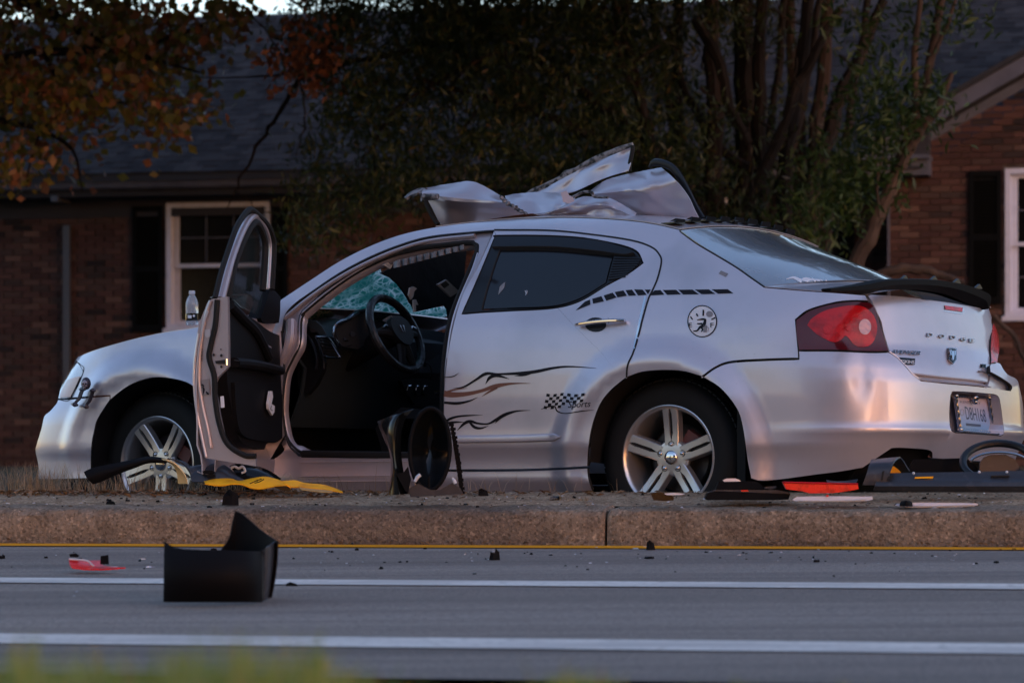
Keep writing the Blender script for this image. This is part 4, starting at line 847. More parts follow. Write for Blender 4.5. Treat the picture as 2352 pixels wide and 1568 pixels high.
# rear bumper
TLB = [(1834, 805.5), (1917.7, 805.6), (1995, 808.7), (2042, 808)]
REC = outline([zP([(900, 920), (930, 900), (1200, 912), (1520, 940)]), zP([(1520, 940), (1575, 965), (1600, 1010)]), zP([(1600, 1010), (1630, 1200), (1660, 1450)]), zP([(1660, 1450), (1662, 1510), (1620, 1535)]), zP([(1620, 1535), (1300, 1510), (960, 1490)]), zP([(960, 1490), (900, 1460), (875, 1390)]), zP([(875, 1390), (868, 1200), (885, 950)]), zP([(885, 950), (900, 920)])], 4)
bumper = surf_panel('rear_bumper', outline([TLB, zE([(990, 598), (1030, 625), (1075, 670), (1115, 715), (1160, 750)]), zE([(1160, 750), (1300, 765), (1450, 778), (1560, 792), (1640, 803)]), zE([(1640, 803), (1645, 780), (1600, 745), (1530, 705)]), zE([(1530, 700), (1530, 662), (1578, 655)]), zE([(1578, 655), (1620, 712), (1672, 742), (1690, 800), (1705, 870), (1714, 960), (1722, 1060)]),
    [(2356, 1006), (2352, 1045), (2341, 1062)], [(2341, 1062), (2240, 1060), (2141, 1053)], [(2141, 1053), (2136, 1036), (2095, 1031), (2053, 1030), (2038, 1037), (1982, 1075)], [(1982, 1075), (1930, 1084), (1874.7, 1091), (1800, 1101), (1758, 1105), (1740, 1104), (1724, 1099)], ARCH_R[:8:-1], [(1612, 867), (1645, 844), (1681, 832), (1760, 827), (1835, 824.7)]]), car, M['paint'], holes=[REC], step=.03)
# shelf between bumper and trunk + recess for the plate
r0 = densify(solve(REC), .03); n_ = len(r0); A = S(r0[:, 0], r0[:, 1]); mid = r0.mean(0)
r1 = mid+(r0-mid)*.90; B = S(r1[:, 0], r1[:, 1], -.075)
V = np.vstack([A, B]); F_ = [(i, (i+1) % n_, n_+(i+1) % n_, n_+i) for i in range(n_)]+[tuple(range(n_, 2*n_))]
recess = add('plate_recess', V, F_, M['paint'], bumper)
# number plate on the recess floor
def PL(pts): return plane_u(zP(pts), -1.075)
PC = [(915, 955), (1400, 985), (1490, 1500), (985, 1450)]
plate_m = pbr('plate_paint', (.62, .50, .55), .35)
nt = plate_m.node_tree; b_ = nt.nodes['Principled BSDF']; tc = nt.nodes.new('ShaderNodeTexCoord'); sp = nt.nodes.new('ShaderNodeSeparateXYZ'); nt.links.new(tc.outputs['Object'], sp.inputs[0])
rp = nt.nodes.new('ShaderNodeValToRGB'); mr = nt.nodes.new('ShaderNodeMapRange'); nt.links.new(sp.outputs[2], mr.inputs[0]); nt.links.new(mr.outputs[0], rp.inputs[0]); nt.links.new(rp.outputs[0], b_.inputs['Base Color'])
mr.inputs[1].default_value = .455; mr.inputs[2].default_value = .615
e = rp.color_ramp.elements; e[0].position = 0; e[0].color = (.03, .22, .46, 1); e[1].position = 1; e[1].color = (.50, .38, .42, 1); k = e.new(.5); k.color = (.26, .36, .60, 1)
V, F_ = prism(PL(PC), -UF*.004); plate = add('number_plate', V, F_, plate_m, bumper, label='blue and pink number plate inside a chrome skull frame')
def ptext(body, ll, lr, ul, mat, nm, dep=.002, off=-.001):
    t = text2d(body, 1); q = fit2d(t[0], ll, np.subtract(lr, ll), np.subtract(ul, ll)); P = PL(q)-UF*(.004-off); n = len(P)
    return add(nm, P, t[1], mat, plate, smooth=False)
plate_blue = pbr('plate_blue', (.02, .05, .13), .4)
ptext('D8H168', (1100, 1300), (1398, 1345), (1068, 1108), plate_blue, 'plate_number')
ptext('KENTUCKY', (1010, 1058), (1310, 1085), (1004, 1020), plate_blue, 'plate_state')
V, F_ = ring2d((1035, 1198), 30, 48, 6, 16); add('plate_circle', PL(V)-UF*.0052, F_, M['decal_grey'], plate)
V, F_ = poly2d([(1090, 1355), (1308, 1375), (1308, 1410), (1092, 1392)]); add('plate_county', PL(V)-UF*.0052, F_, plate_blue, plate)
# chrome frame: bones, chain links and skull
fr = []
def ball(c, r, sx=(1, 1, 1), seg=10, rings=7):
    V = [];
    for i in range(rings+1):
        ph = math.pi*i/rings
        for k in range(seg):
            th = 2*math.pi*k/seg; V.append(np.array(c)+r*(math.sin(ph)*math.cos(th)*sx[0]*UF+math.sin(ph)*math.sin(th)*sx[1]*UL+math.cos(ph)*sx[2]*UZ))
    return np.array(V), [(i*seg+k, i*seg+(k+1) % seg, (i+1)*seg+(k+1) % seg, (i+1)*seg+k) for i in range(rings) for k in range(seg)]
cr = PL(PC)-UF*.012
frame = None
for a, b, nb in ((0, 3, 9), (1, 2, 9)):
    P = np.array([cr[a]*(1-t)+cr[b]*t for t in np.linspace(0, 1, 33)]); R = .006+.003*np.abs(np.sin(np.linspace(0, nb, 33)*1.7))
    fr.append(tube(P, R, 8))
for a, b, nb in ((3, 2, 15), (0, 1, 13)):
    for k in range(nb):
        c = cr[a]*(1-(k+.5)/nb)+cr[b]*((k+.5)/nb); d = (cr[b]-cr[a])/nb
        P = np.array([c-d*.55-UZ*.004, c, c+d*.55+UZ*.004]); fr.append(tube(P, [.003, .0075, .003], 6))
fr += [ball(c, .014) for c in cr]
sk = PL([(1165, 990)])[0]-UF*.02; fr += [ball(sk, .019, (1, 1, 1.1)), ball(sk-UZ*.016-UF*.004, .012)]
V, F_ = join(*fr); frame = add('plate_frame', V, F_, M['dark_chrome'], plate, label='chrome frame of bones and skulls')
V, F_ = join(ball(sk-UF*.017+UL*.007, .0045), ball(sk-UF*.017-UL*.007, .0045)); add('skull_eyes', V, F_, M['black_gap'], frame)
# dark parts under the rear bumper
surf_panel('lower_valance', outline([[(2141, 1036), (2141, 1053), (2260, 1062), (2345, 1060), (2345, 1100)], [(2345, 1100), (2100, 1110), (1950, 1110)], [(1950, 1110), (1960, 1084), (1990, 1064), (2030, 1034), (2053, 1024), (2141, 1030)]]), car, M['black_plastic'], off=-.05, rim=.03)
# trunk lid
TL = [zE([(868, 287), (905, 345), (940, 440), (992, 600)]), zE([(992, 600), (1030, 625), (1075, 670), (1115, 713)]), zE([(1115, 713), (1300, 735), (1440, 748), (1517, 762)]), zE([(1517, 762), (1530, 650), (1533, 470), (1545, 372)]), zE([(1545, 372), (1400, 345), (1250, 322), (1050, 297), (868, 287)])]
dent = lambda s, z: -.006*np.exp(-((s+1.47)/.025)**2)*sstep(.85, 1.05, z)+.010*np.exp(-((z-.93)/.03)**2)
lid = surf_panel('trunk_lid', outline(TL), car, M['paint'], off=-.030, rim=.03, extra=dent, shade_rim=False)
def shelf_line(px, oa, ob):
    q = solve(catmull(px, n=5), oa); return np.stack([S(q[:, 0], q[:, 1], oa), S(q[:, 0], q[:, 1], ob)])
G = shelf_line(zE([(1100, 712), (1160, 750), (1300, 765), (1450, 778), (1535, 789)]), -.002, -.07); G[1] = G[1]+UZ*.025
V, F_ = sheet(G, .004); add('bumper_step', V, F_, M['paint'], bumper)
G = shelf_line(zE([(990, 598), (1030, 625), (1075, 670), (1115, 715), (1160, 750)]), -.002, -.09); V, F_ = sheet(G, .004); add('bumper_edge', V, F_, M['paint'], bumper)
V, F_ = surf_V = None, None
surf_panel('corner_piece', outline([zE([(1532, 655), (1578, 655), (1612, 705), (1672, 742)]), zE([(1672, 742), (1652, 835)]), zE([(1652, 835), (1590, 822), (1508, 800)]), zE([(1508, 800), (1532, 655)])]), bumper, M['paint'], off=-.030, shade_rim=False)
surf_panel('brake_lamp', outline([zE([(1284, 345), (1386, 358)]), zE([(1386, 358), (1382, 387)]), zE([(1382, 387), (1288, 374)]), zE([(1288, 374), (1284, 345)])], 3), lid, M['lens_red'], off=-.027, step=.02)
V, F_ = stroke2d(zE([(1282, 377), (1320, 384), (1384, 391), (1388, 360)]), [1, 1, 1, 1]); surf_mesh('lamp_trim', V, F_, lid, M['chrome'], off=-.024)
# letters and badges, raised from the lid
def badge(body, ll, lr, ul, nm, mat, off=-.022, shear=0., space=1., par=None):
    t = text2d(body, 1, shear, space); q = fit2d(t[0], ll, np.subtract(lr, ll), np.subtract(ul, ll))
    z_ = solve(zP(q), off); A = S(z_[:, 0], z_[:, 1], off); B = S(z_[:, 0], z_[:, 1], off-.008); n = len(A)
    Fc = []; ed = {}
    for f in t[1]:
        f = list(f); a, b, c = A[f[0]], A[f[1]], A[f[2]]
        if np.cross(b-a, c-a) @ (-UF) < 0: f.reverse()
        Fc.append(tuple(f))
        for i in range(len(f)): ed[(f[i], f[(i+1) % len(f)])] = 1
    for (i, j) in list(ed):
        if (j, i) not in ed: Fc.append((i, i+n, j+n, j))
    return add(nm, np.vstack([A, B]), Fc, mat, par or lid, smooth=False)
for ch, x, y in (('D', 542, 80), ('O', 715, 100), ('D', 878, 118), ('G', 1030, 146), ('E', 1160, 164)):
    badge(ch, (x, y), (x+78, y+4), (x+2, y-48), 'letter', M['dark_chrome'])
badge('AVENGER', (8, 325), (440, 352), (14, 272), 'model_badge', M['dark_chrome'], shear=.3)
def liddecal(P, mat, nm, off=-.024, dep=.006, **kw):
    z_ = solve(zP(P), off); A = S(z_[:, 0], z_[:, 1], off); V, F_ = prism(A, UF*dep); return add(nm, V, F_, mat, lid, **kw)
bb = liddecal([(75, 385), (360, 405), (355, 497), (190, 487)], M['gloss_black'], 'dealer_badge', dep=.004)
badge('DESKINS', (110, 470), (350, 487), (108, 420), 'dealer_letters', M['decal_white'], off=-.022, par=lid)
bb = liddecal([(858, 255), (900, 245), (970, 262), (970, 420), (925, 490), (862, 425)], M['dark_chrome'], 'shield_badge', off=-.018, dep=.012)
liddecal([(868, 268), (905, 258), (960, 273), (960, 415), (922, 470), (872, 418)], M['gloss_black'], 'shield_field', off=-.0165, dep=.003)
# ram-like head: brow, muzzle, two curled horns
for nm, P in (('muzzle', [(900, 300), (925, 290), (940, 330), (930, 420), (912, 430), (905, 370)]), ('horn', [(880, 285), (900, 275), (890, 320), (900, 350), (885, 360), (874, 320)]), ('horn', [(945, 285), (958, 300), (956, 350), (940, 370), (945, 330), (938, 300)])):
    liddecal(P, M['chrome'], nm, off=-.010, dep=.007)
badge('SXT', (1340, 540), (1415, 545), (1335, 485), 'trim_badge', M['gloss_black'], shear=.2)
badge('FLEX FUEL', (1305, 600), (1418, 610), (1305, 580), 'fuel_badge', M['decal_grey'], shear=.2)
# tail lamps
tl = surf_panel('tail_lamp', outline([zE([(490, 425), (560, 378), (630, 352), (700, 336), (800, 325), (885, 330)]), zE([(885, 330), (908, 350), (925, 390), (940, 440), (965, 520), (990, 595)]), zE([(990, 595), (880, 597), (700, 590), (505, 590)]), zE([(505, 590), (490, 500), (490, 425)])]), car, M['lens_dark'], off=.003, rim=.02, label='smoked dark red tail lamp wrapping the near rear corner')
surf_panel('red_lens', outline([zE([(552, 455), (575, 420), (640, 380), (720, 358), (800, 348), (860, 360), (905, 400), (925, 455), (920, 510), (895, 555), (850, 572), (805, 560), (775, 525), (755, 512), (730, 535), (695, 545), (650, 530), (600, 500), (552, 455)])]), tl, M['lens_red'], off=.006, rim=0, gap=0, step=.02)
surf_panel('reversing_lens', zE(circle2d((861, 463), 33, 42, 20)), tl, M['lens_clear'], off=.0085, rim=0, gap=0, step=.015)
for c, r in (((660, 470), 42), ((775, 455), 40)):
    surf_panel('bulb_dome', zE(circle2d(c, r*.6, r*.8, 16)), tl, M['lens_red'], off=.007, rim=0, gap=0, step=.015, extra=lambda s, z: .004+0*s)
surf_panel('tail_lamp', outline([zE([(1547, 440), (1565, 480), (1577, 530), (1580, 590), (1570, 658)]), zE([(1570, 658), (1534, 658)]), zE([(1534, 658), (1533, 560), (1540, 470), (1547, 440)])]), car, M['lens_red'], off=-.02, rim=.02, label='far red tail lamp seen edge-on')
# spoiler with shark fins
sp_top = zE([(700, 264), (760, 256), (850, 240), (950, 218), (1100, 211), (1250, 218), (1400, 242), (1500, 272), (1545, 300), (1546, 362)])
sp_bot = zE([(702, 268), (790, 280), (878, 286), (955, 266), (1100, 261), (1200, 270), (1300, 288), (1430, 333), (1500, 352), (1536, 368)])
A = plane_u(resample(catmull(sp_top), 60), -1.0); B = plane_u(resample(catmull(sp_bot), 60), -1.0)
for P in (A, B): P += UF*(.05*np.linspace(-1, 1, 60)**2)[:, None]
wk = np.sin(np.linspace(.15, math.pi-.15, 60))[:, None]; G = np.stack([B, B*.5+A*.5-UF*.03, A*.9+B*.1-UF*.03, A, A+UF*.03*wk+UZ*.001, A*.6+B*.4+UF*.07*wk, B*.98+A*.02+UF*.05*wk])
V, F_ = sheet(G, .004); spoiler = add('spoiler', V, F_, M['black_plastic'], car, label='curved gloss black boot spoiler')
for x, y in ((1075, 208), (1232, 212), (1355, 226), (1470, 255)):
    P = zE([(x-22, y+4), (x+6, y-20), (x+20, y+6)]); P = plane_u(P, -.97); V, F_ = prism(P, UF*.012); add('spoiler_fin', V, F_, M['trim_black'], spoiler)
# rear glass and its surround; roof skin; deck
def lift(E, bu, bz, n=21):
    """span from the near edge curve to its mirror across the car with crown"""
    E = inv(E); t = np.linspace(-1, 1, n); G = []
    for j, q in enumerate(E):
        k = 1-t**2; f = j/(len(E)-1); G.append(C(q[0]-(bu[0]*(1-f)+bu[1]*f)*k, -q[1]*t, q[2]+(bz[0]*(1-f)+bz[1]*f)*k))
    return np.array(G)
q = solve(resample(catmull(CGL), 14)); E = S(q[:, 0], q[:, 1], -.004)
G = lift(E, (.02, .18), (.045, .055)); V, F_ = sheet(G, -.004); rglass = add('rear_window', V, F_, M['rear_glass'], car)
RW = inv(E)
q2 = solve(resample(catmull(ROOF[5:]), 16)); E2 = S(q2[:, 0], q2[:, 1], -.002); G = lift(E2, (0, .02), (.03, .045)); V, F_ = sheet(G, -.004); add('roof_skin', V, F_, M['paint'], car)
q3 = solve(SHO); E3 = S(q3[:, 0], q3[:, 1], -.002); G = lift(np.vstack([E[-1:], E3]), (.18, .05), (.05, .05)); V, F_ = sheet(G, -.003); add('rear_deck', V, F_, M['paint'], car)
# white scroll sticker low on the rear window, laid on the glass itself
from mathutils.bvhtree import BVHTree
def on_mesh(o, px, lift=.003):
    b = BASE[o]; bv = BVHTree.FromPolygons([Vector(v.co)+Vector(b) for v in o.data.vertices], [tuple(p.vertices) for p in o.data.polygons]); out = []
    for d in ray(px):
        d = d/np.linalg.norm(d); h = bv.ray_cast(Vector((0, 0, CH)), Vector(d)); out.append(np.array(h[0])-d*lift if h[0] is not None else None)
    return out
parts = [stroke2d(zE(p), np.array(w)*.6) for p, w in [([(440, 208), (480, 200), (520, 212), (560, 218), (610, 222), (690, 240)], [2, 8, 6, 10, 7, 2]), ([(470, 195), (490, 208), (530, 225), (580, 228)], [2, 6, 8, 3]), ([(500, 222), (540, 205), (590, 212), (640, 218), (680, 222)], [2, 7, 6, 8, 2]), ([(560, 238), (600, 230), (650, 236), (700, 243)], [2, 6, 8, 2]), ([(620, 210), (650, 222), (690, 232)], [2, 7, 2]), ([(575, 200), (590, 215), (600, 232)], [1, 6, 2]), ([(650, 206), (655, 222), (668, 238)], [1, 6, 2])]]
V, F_ = join2(parts); P = on_mesh(rglass, V); ok = [p is not None for p in P]
if all(ok): add('scroll_sticker', np.array(P), F_, M['decal_white'], rglass, smooth=False, kind='stuff')
else:
    F_ = [f for f in F_ if all(ok[i] for i in f)]; P = [p if p is not None else C(0, 0, 1)[()] for p in P]
    if F_: add('scroll_sticker', np.array(P), F_, M['decal_white'], rglass, smooth=False, kind='stuff')
# vortex fins along the roof edge
def on_lift(Erow, bu, bz, t, dz=0, du=0): k = 1-t**2; return C(Erow[0]-bu*k+du, -Erow[1]*t, Erow[2]+bz*k+dz)
e0 = inv(E2)[-2]
for k in range(9):
    t = -.93+k*.2; c = on_lift(e0, .02, .045, t, .002, -.02)
    P = [c-UF*-.05, c-UF*.02, c-UF*.035+UZ*.022, c-UF*.0+UZ*.016]; V, F_ = prism(np.array(P)-UL*.02, UL*.004)
    V2, F2 = prism(np.array([c+UF*.05-UL*.026, c-UF*.03-UL*.045, c-UF*.03+UL*.045, c+UF*.05+UL*.026]), UZ*.006)
    V3, F3 = prism(np.array([c-UF*.03-UL*.045, c-UF*.035-UL*.04+UZ*.022, c+UF*.02+UZ*.012, c-UF*.035+UL*.04+UZ*.022, c-UF*.03+UL*.045]), UF*.005)
    V, F_ = join((V2, F2), (V3, F3), (V, F_)); add('roof_fin', V, F_, M['gloss_black'], car)
# shark antenna
P = on_plane(zD([(275, 1030), (290, 1018), (330, 1018), (375, 1028), (385, 1000), (392, 994), (396, 1000), (388, 1046), (330, 1050)]), C(0, .1, 0), UL); V, F_ = prism(P, UL*.03); add('antenna', V, F_, M['gloss_black'], car)
# front fender, headlamp, bumper, bonnet
HT = [(172, 821), (205, 808), (246, 795), (316, 776), (387, 761), (450, 751), (540, 730), (636, 706)]
ARCH_F = [(209, 1106), (211, 1025), (217, 990), (225, 962), (253, 918), (299, 884.7), (352, 868), (404, 872), (443, 888), (480, 930), (497, 985), (500, 1050), (505, 1100)]
fender = surf_panel('front_fender', outline([HT, [(636, 706), (646, 760), (652, 860), (648, 930), (655, 1000)], [(655, 1000), (600, 1078), (505, 1100)], ARCH_F[12:3:-1], [(253, 908), (205, 911), (162, 914.5)], [(162, 914.5), (180, 880), (191, 853)], [(191, 853), (182, 838), (172, 826), (172, 821)]]), car, M['paint'])
fb = surf_panel('front_bumper', outline([[(253, 908.5), (205, 912), (162, 916), (133, 917)], zA([(378, 692), (370, 715), (330, 762), (290, 800), (270, 880), (240, 980), (232, 1030), (250, 1130), (245, 1215)]), zA([(245, 1215), (400, 1214), (590, 1208)]), ARCH_F[:5], [(253, 918), (253, 908.5)]]), car, M['paint'])
HL = outline([zA([(490, 437), (520, 462), (543, 505), (538, 530)]), zA([(538, 530), (500, 610), (462, 683)]), zA([(462, 683), (420, 690), (378, 690)]), zA([(378, 690), (400, 600), (435, 515), (490, 437)])])
hl = surf_panel('headlamp', HL, car, M['lens_front'], off=-.004, rim=.03, step=.02)
surf_panel('indicator_lens', outline([zA([(440, 560), (480, 545), (528, 535)]), zA([(528, 535), (495, 610), (460, 680)]), zA([(460, 680), (384, 686)]), zA([(384, 686), (405, 620), (440, 560)])]), hl, M['lens_amber'], off=0., rim=0, step=.02)
V, F_ = stroke2d(zA([(492, 440), (525, 465), (545, 507), (462, 688), (378, 693)]), [1.5]*5); surf_mesh('lamp_edge', V, F_, hl, M['black_gap'], off=.001)
q = solve(resample(catmull(HT), 26)); E = inv(S(q[:, 0], q[:, 1], -.006))
t = np.linspace(-1, 1, 19); G = np.array([C(p[0]+(.10*(1-j/25)**2+.03)*(1-t**2), -p[1]*t, p[2]+(.022-.11*(1-j/25)**1.5)*(1-t**2)+.001) for j, p in enumerate(E)])
V, F_ = sheet(G, .006); add('bonnet', V, F_, M['paint'], car)
# far side of the body (mirror of the skin), lower belt only, and the inner floor
sv = np.linspace(-.3, 3.3, 60); zv = np.linspace(.2, 1.0, 16); A = np.array([[0]])
G = np.array([[inv(S(s, z))[0] for z in zv] for s in sv]); G[..., 1] *= -1
for i, s in enumerate(sv):
    for j, z in enumerate(zv):
        for sc in (0., 2.765):
            r = math.hypot(G[i, j, 0]-sc, z-.345)
            if r < .385: G[i, j, 2] = max(G[i, j, 2], .345+math.sqrt(max(0, .385**2-(G[i, j, 0]-sc)**2))) 
V, F_ = sheet(C(G.reshape(-1, 3)).reshape(60, 16, 3), -.01); add('far_side_panel', V, F_, M['paint'], car)
V, F_ = prism(C(np.array([[.1, -.80, .98], [2.2, -.80, .98], [1.45, -.66, 1.28], [1.0, -.60, 1.37], [.3, -.60, 1.36]])), UL*.01); add('far_side_glass', V, F_, M['interior'], car)
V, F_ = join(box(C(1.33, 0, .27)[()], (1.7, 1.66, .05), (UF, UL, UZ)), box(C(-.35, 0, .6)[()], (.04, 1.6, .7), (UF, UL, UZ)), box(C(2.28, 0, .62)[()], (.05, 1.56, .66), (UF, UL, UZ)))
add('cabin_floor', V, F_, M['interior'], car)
V, F_ = join(box(C(-.3, 0, .26)[()], (1.5, 1.1, .1), (UF, UL, UZ)), box(C(2.9, 0, .28)[()], (1.3, 1.1, .14), (UF, UL, UZ)), box(C(1.2, 0, .21)[()], (2.2, 1.2, .06), (UF, UL, UZ)))
add('underbody', V, F_, M['black_gap'], car)
# wheel wells
for nm, AR in (('wheel_well', ARCH_R), ('wheel_well', ARCH_F)):
    q = solve(resample(catmull(AR), 40)); a0 = S(q[:, 0], q[:, 1], -.012); iv = inv(a0); a1 = iv.copy(); a1[:, 1] -= .34
    cc = np.array([0. if AR is ARCH_R else 2.765, 0, .345]); a1b = iv.copy(); a1b[:, 1] -= .05; a1b[:, 0] += (a1b[:, 0]-cc[0])*.06; a1b[:, 2] += .02
    V = np.vstack([a0, C(a1b), C(a1)]); n_ = 40
    F_ = [(i, i+1, n_+i+1, n_+i) for i in range(n_-1)]+[(n_+i, n_+i+1, 2*n_+i+1, 2*n_+i) for i in range(n_-1)]+[tuple(range(2*n_, 3*n_))]
    add(nm, V, F_, M['black_gap'], car)
# ------------------------------------------------------------------ wheels
def make_wheel(u, w, z, ang, steer=0., side=1, full=True):
    c = C(u, w, z)[()]; a = math.radians(steer)
    ax = (UL*math.cos(a)+UF*math.sin(a))*side; fx = UF*math.cos(a)-UL*math.sin(a)
    wh = bpy.data.objects.new('wheel', None); SC.collection.objects.link(wh); wh.parent = car; BASE[wh] = BASE[car]; wh.empty_display_size = .1
    tp = [(.212, -.005), (.222, .008), (.235, .012), (.262, .016), (.29, .014), (.315, .002), (.330, -.016), (.337, -.035), (.339, -.075), (.340, -.115), (.339, -.155), (.337, -.195), (.330, -.212), (.30, -.232), (.25, -.236), (.214, -.225)]
    V, F_ = lathe(tp, c, ax, fx, 72); tyre = add('tyre', V, F_, M['rubber'], wh)
    if not full: 
        V, F_ = lathe([(.215, -.01), (.2, -.03), (.03, -.05), (.001, -.05)], c, ax, fx, 24); add('rim', V, F_, M['alloy'], wh); return
    # tread blocks
    bl = []
    for k in range(76):
        th = 2*math.pi*k/76; d = fx*math.cos(th)+UZ*math.sin(th); tn = -fx*math.sin(th)+UZ*math.cos(th)
        for o, ww, sh in ((-.045, .040, 0), (-.092, .036, .5), (-.139, .036, 0), (-.186, .040, .5)):
            th2 = th+sh*2*math.pi/76; d2 = fx*math.cos(th2)+UZ*math.sin(th2); t2 = -fx*math.sin(th2)+UZ*math.cos(th2)
            bl.append(box(c+ax*o+d2*(.3385 if abs(o+.115) < .05 else .3355), (.008, .020, ww), (d2, t2, ax)))
    V, F_ = join(*bl); add('tread_blocks', V, F_, M['tread'], tyre, smooth=False, kind='stuff')
    V, F_ = lathe([(.214, -.004), (.2275, .004), (.2275, .009), (.222, .011), (.214, .006), (.207, -.006), (.203, -.03), (.197, -.05), (.190, -.12), (.19, -.2), (.212, -.22)], c, ax, fx, 72); rim = add('rim', V, F_, M['alloy'], wh)
    for k in range(5):
        th = math.radians(ang+72*k); d = fx*math.cos(th)+UZ*math.sin(th); tn = np.cross(ax, d)
        def P(r, t, h): return c+d*r+tn*t+ax*h
        def loopy(r0, r1, h0, h1, wi, wo, slot):
            G = []
            for f in np.linspace(0, 1, 7):
                r = r0+(r1-r0)*f; h = h0+(h1-h0)*f-.006*math.sin(math.pi*f); w = wi+(wo-wi)*f; sl = slot if .30 < f < .93 else .0
                G.append((r, h, w, sl))
            return G
        G = loopy(.050, .214, -.019, -.001, .034, .038, .0068)
        bars = []
        for sgn in (-1, 1):
            # section: outer chamfer low, outer top, inner top, inner low
            Vv = []
            for r, h, w, sl in G:
                s0 = max(sl, .0005)
                Vv += [P(r, sgn*(w+.006), h-.03), P(r, sgn*w, h-.003), P(r, sgn*(w-.004), h), P(r, sgn*(s0+.001), h), P(r, sgn*s0, h-.012 if sl else h-.004), P(r, sgn*s0, h-.03)]
            m_ = 6; Fv = [(i*m_+j, i*m_+j+1, (i+1)*m_+j+1, (i+1)*m_+j) for i in range(6) for j in range(m_-1)]
            bars.append((Vv, Fv))
        # slot floor
        Vv = [P(.105, -.01, -.030), P(.105, .01, -.030), P(.205, .01, -.016), P(.205, -.01, -.016)]; sf_ = Vv
        V, F_ = join(*bars); sp_ = add('spoke', V, F_, M['alloy'], rim); add('spoke_slot', sf_, [(0, 1, 2, 3)], M['black_gap'], rim)
        cn = c+d*.056+ax*-.022
        V, F_ = lathe([(.0155, .002), (.0150, .004), (.012, .0035), (.0115, -.004), (.0105, -.004), (.0001, -.004)], cn, ax, fx, 16); add('nut_recess', V, F_, M['black_gap'], rim)
        V, F_ = lathe([(.0095, -.004), (.0095, .004), (.008, .009), (.005, .0115), (.0001, .0125)], cn, ax, fx, 12); add('wheel_nut', V, F_, M['chrome'], rim)
    V, F_ = lathe([(.0001, -.018), (.05, -.018), (.072, -.021), (.080, -.032), (.08, -.05)], c, ax, fx, 40); add('hub_face', V, F_, M['alloy'], rim)
    V, F_ = lathe([(.030, -.02), (.030, -.010), (.026, -.006), (.012, -.0035), (.0001, -.003)], c, ax, fx, 28); add('centre_cap', V, F_, M['chrome'], rim)
    V, F_ = lathe([(.145, -.09), (.145, -.11), (.06, -.11), (.06, -.085), (.0001, -.085)], c, ax, fx, 40); add('brake_disc', V, F_, M['brake_metal'], wh)
    V, F_ = box(c+(fx*-.10+UZ*.06)-ax*.075, (.07, .13, .05), (fx*.5-UZ*.8, fx*.8+UZ*.5, ax)); add('brake_caliper', V, F_, M['red_caliper'], wh)
    V, F_ = lathe([(.188, -.19), (.0001, -.19)], c, ax, fx, 32); add('wheel_back', V, F_, M['black_gap'], wh)
make_wheel(0, .800, .362, 90); make_wheel(2.765, .79, .342, 54, steer=3)
make_wheel(0, -.80, .35, 90, side=-1, full=False); make_wheel(2.765, -.80, .345, 90, side=-1, full=False)
# ------------------------------------------------------------------ door opening, cabin
OPEN = [[(693, 726), (698, 716), (757, 667), (827, 620), (897.5, 587), (950, 573), (991, 566), (1061.6, 558.5)], [(1061.6, 558.5), (1085, 557), (1098, 562), (1098, 580)], [(1098, 580), (1071, 643.7), (1038, 728), (1022, 822), (1018, 900), (1018, 1000), (1022, 1050)],
        [(1022, 1050), (890.5, 1047), (700, 1044)], [(700, 1044), (682, 1035), (660, 1010), (650, 970), (647, 934), (653.7, 864), (670, 825), (687, 790), (690, 740), (693, 726)]]
jamb = surf_panel('door_jamb', outline([[(1134, 529.5), (1097, 612), (1046, 724), (1024, 850), (1022, 950), (1026, 1060)], [(1026, 1060), (890, 1054), (686, 1052)], [(686, 1052), (655, 1034), (640, 1000), (636, 930), (640, 800), (640, 762), (648, 735), (672.5, 700)], APIL[::-1][3:]]), car, M['paint_inner'], holes=[outline(OPEN)], off=-.022, rim=.06, shade_rim=False)
q = solve(resample(outline(OPEN), 120, True), -.04); P = S(q[:, 0], q[:, 1], -.035); P = np.vstack([P, P[:1]])
V, F_ = tube(P, .013, 8, cap=False, up=UL); add('door_seal', V, F_, M['rubber'], car)
q = solve(catmull([(648, 735), (710, 684), (780, 637), (850, 600), (921, 571), (991, 552), (1090, 541)], n=6), -.01); P = S(q[:, 0], q[:, 1], -.012)
V, F_ = tube(P, .010, 8, up=UL); add('pillar_bead', V, F_, M['paint_inner'], car)
for dx, mt, r in ((-12, 'paint_inner', .020), ):
    q = solve(catmull([(671, 735), (668, 780), (655, 820), (640, 852), (630, 900)], n=6), -.02); P = S(q[:, 0], q[:, 1], -.01); V, F_ = tube(P, r, 8, up=UL); add('pillar_bead', V, F_, M[mt], car)
V, F_ = stroke2d(zC([(1072, 405), (1055, 480), (1035, 570), (1016, 660)]), [4.5]*4); surf_mesh('door_edge_and_glint', V, F_, car, M['chrome'], off=.001)  # chrome stroke paints the bright highlight down the door's trailing edge
V, F_ = stroke2d(zF([(1425, 245), (1400, 320), (1372, 385), (1340, 460), (1312, 540), (1290, 640), (1275, 760)]), [2.2]*7); surf_mesh('door_edge_and_glint', V, F_, car, M['paint'], off=.001)
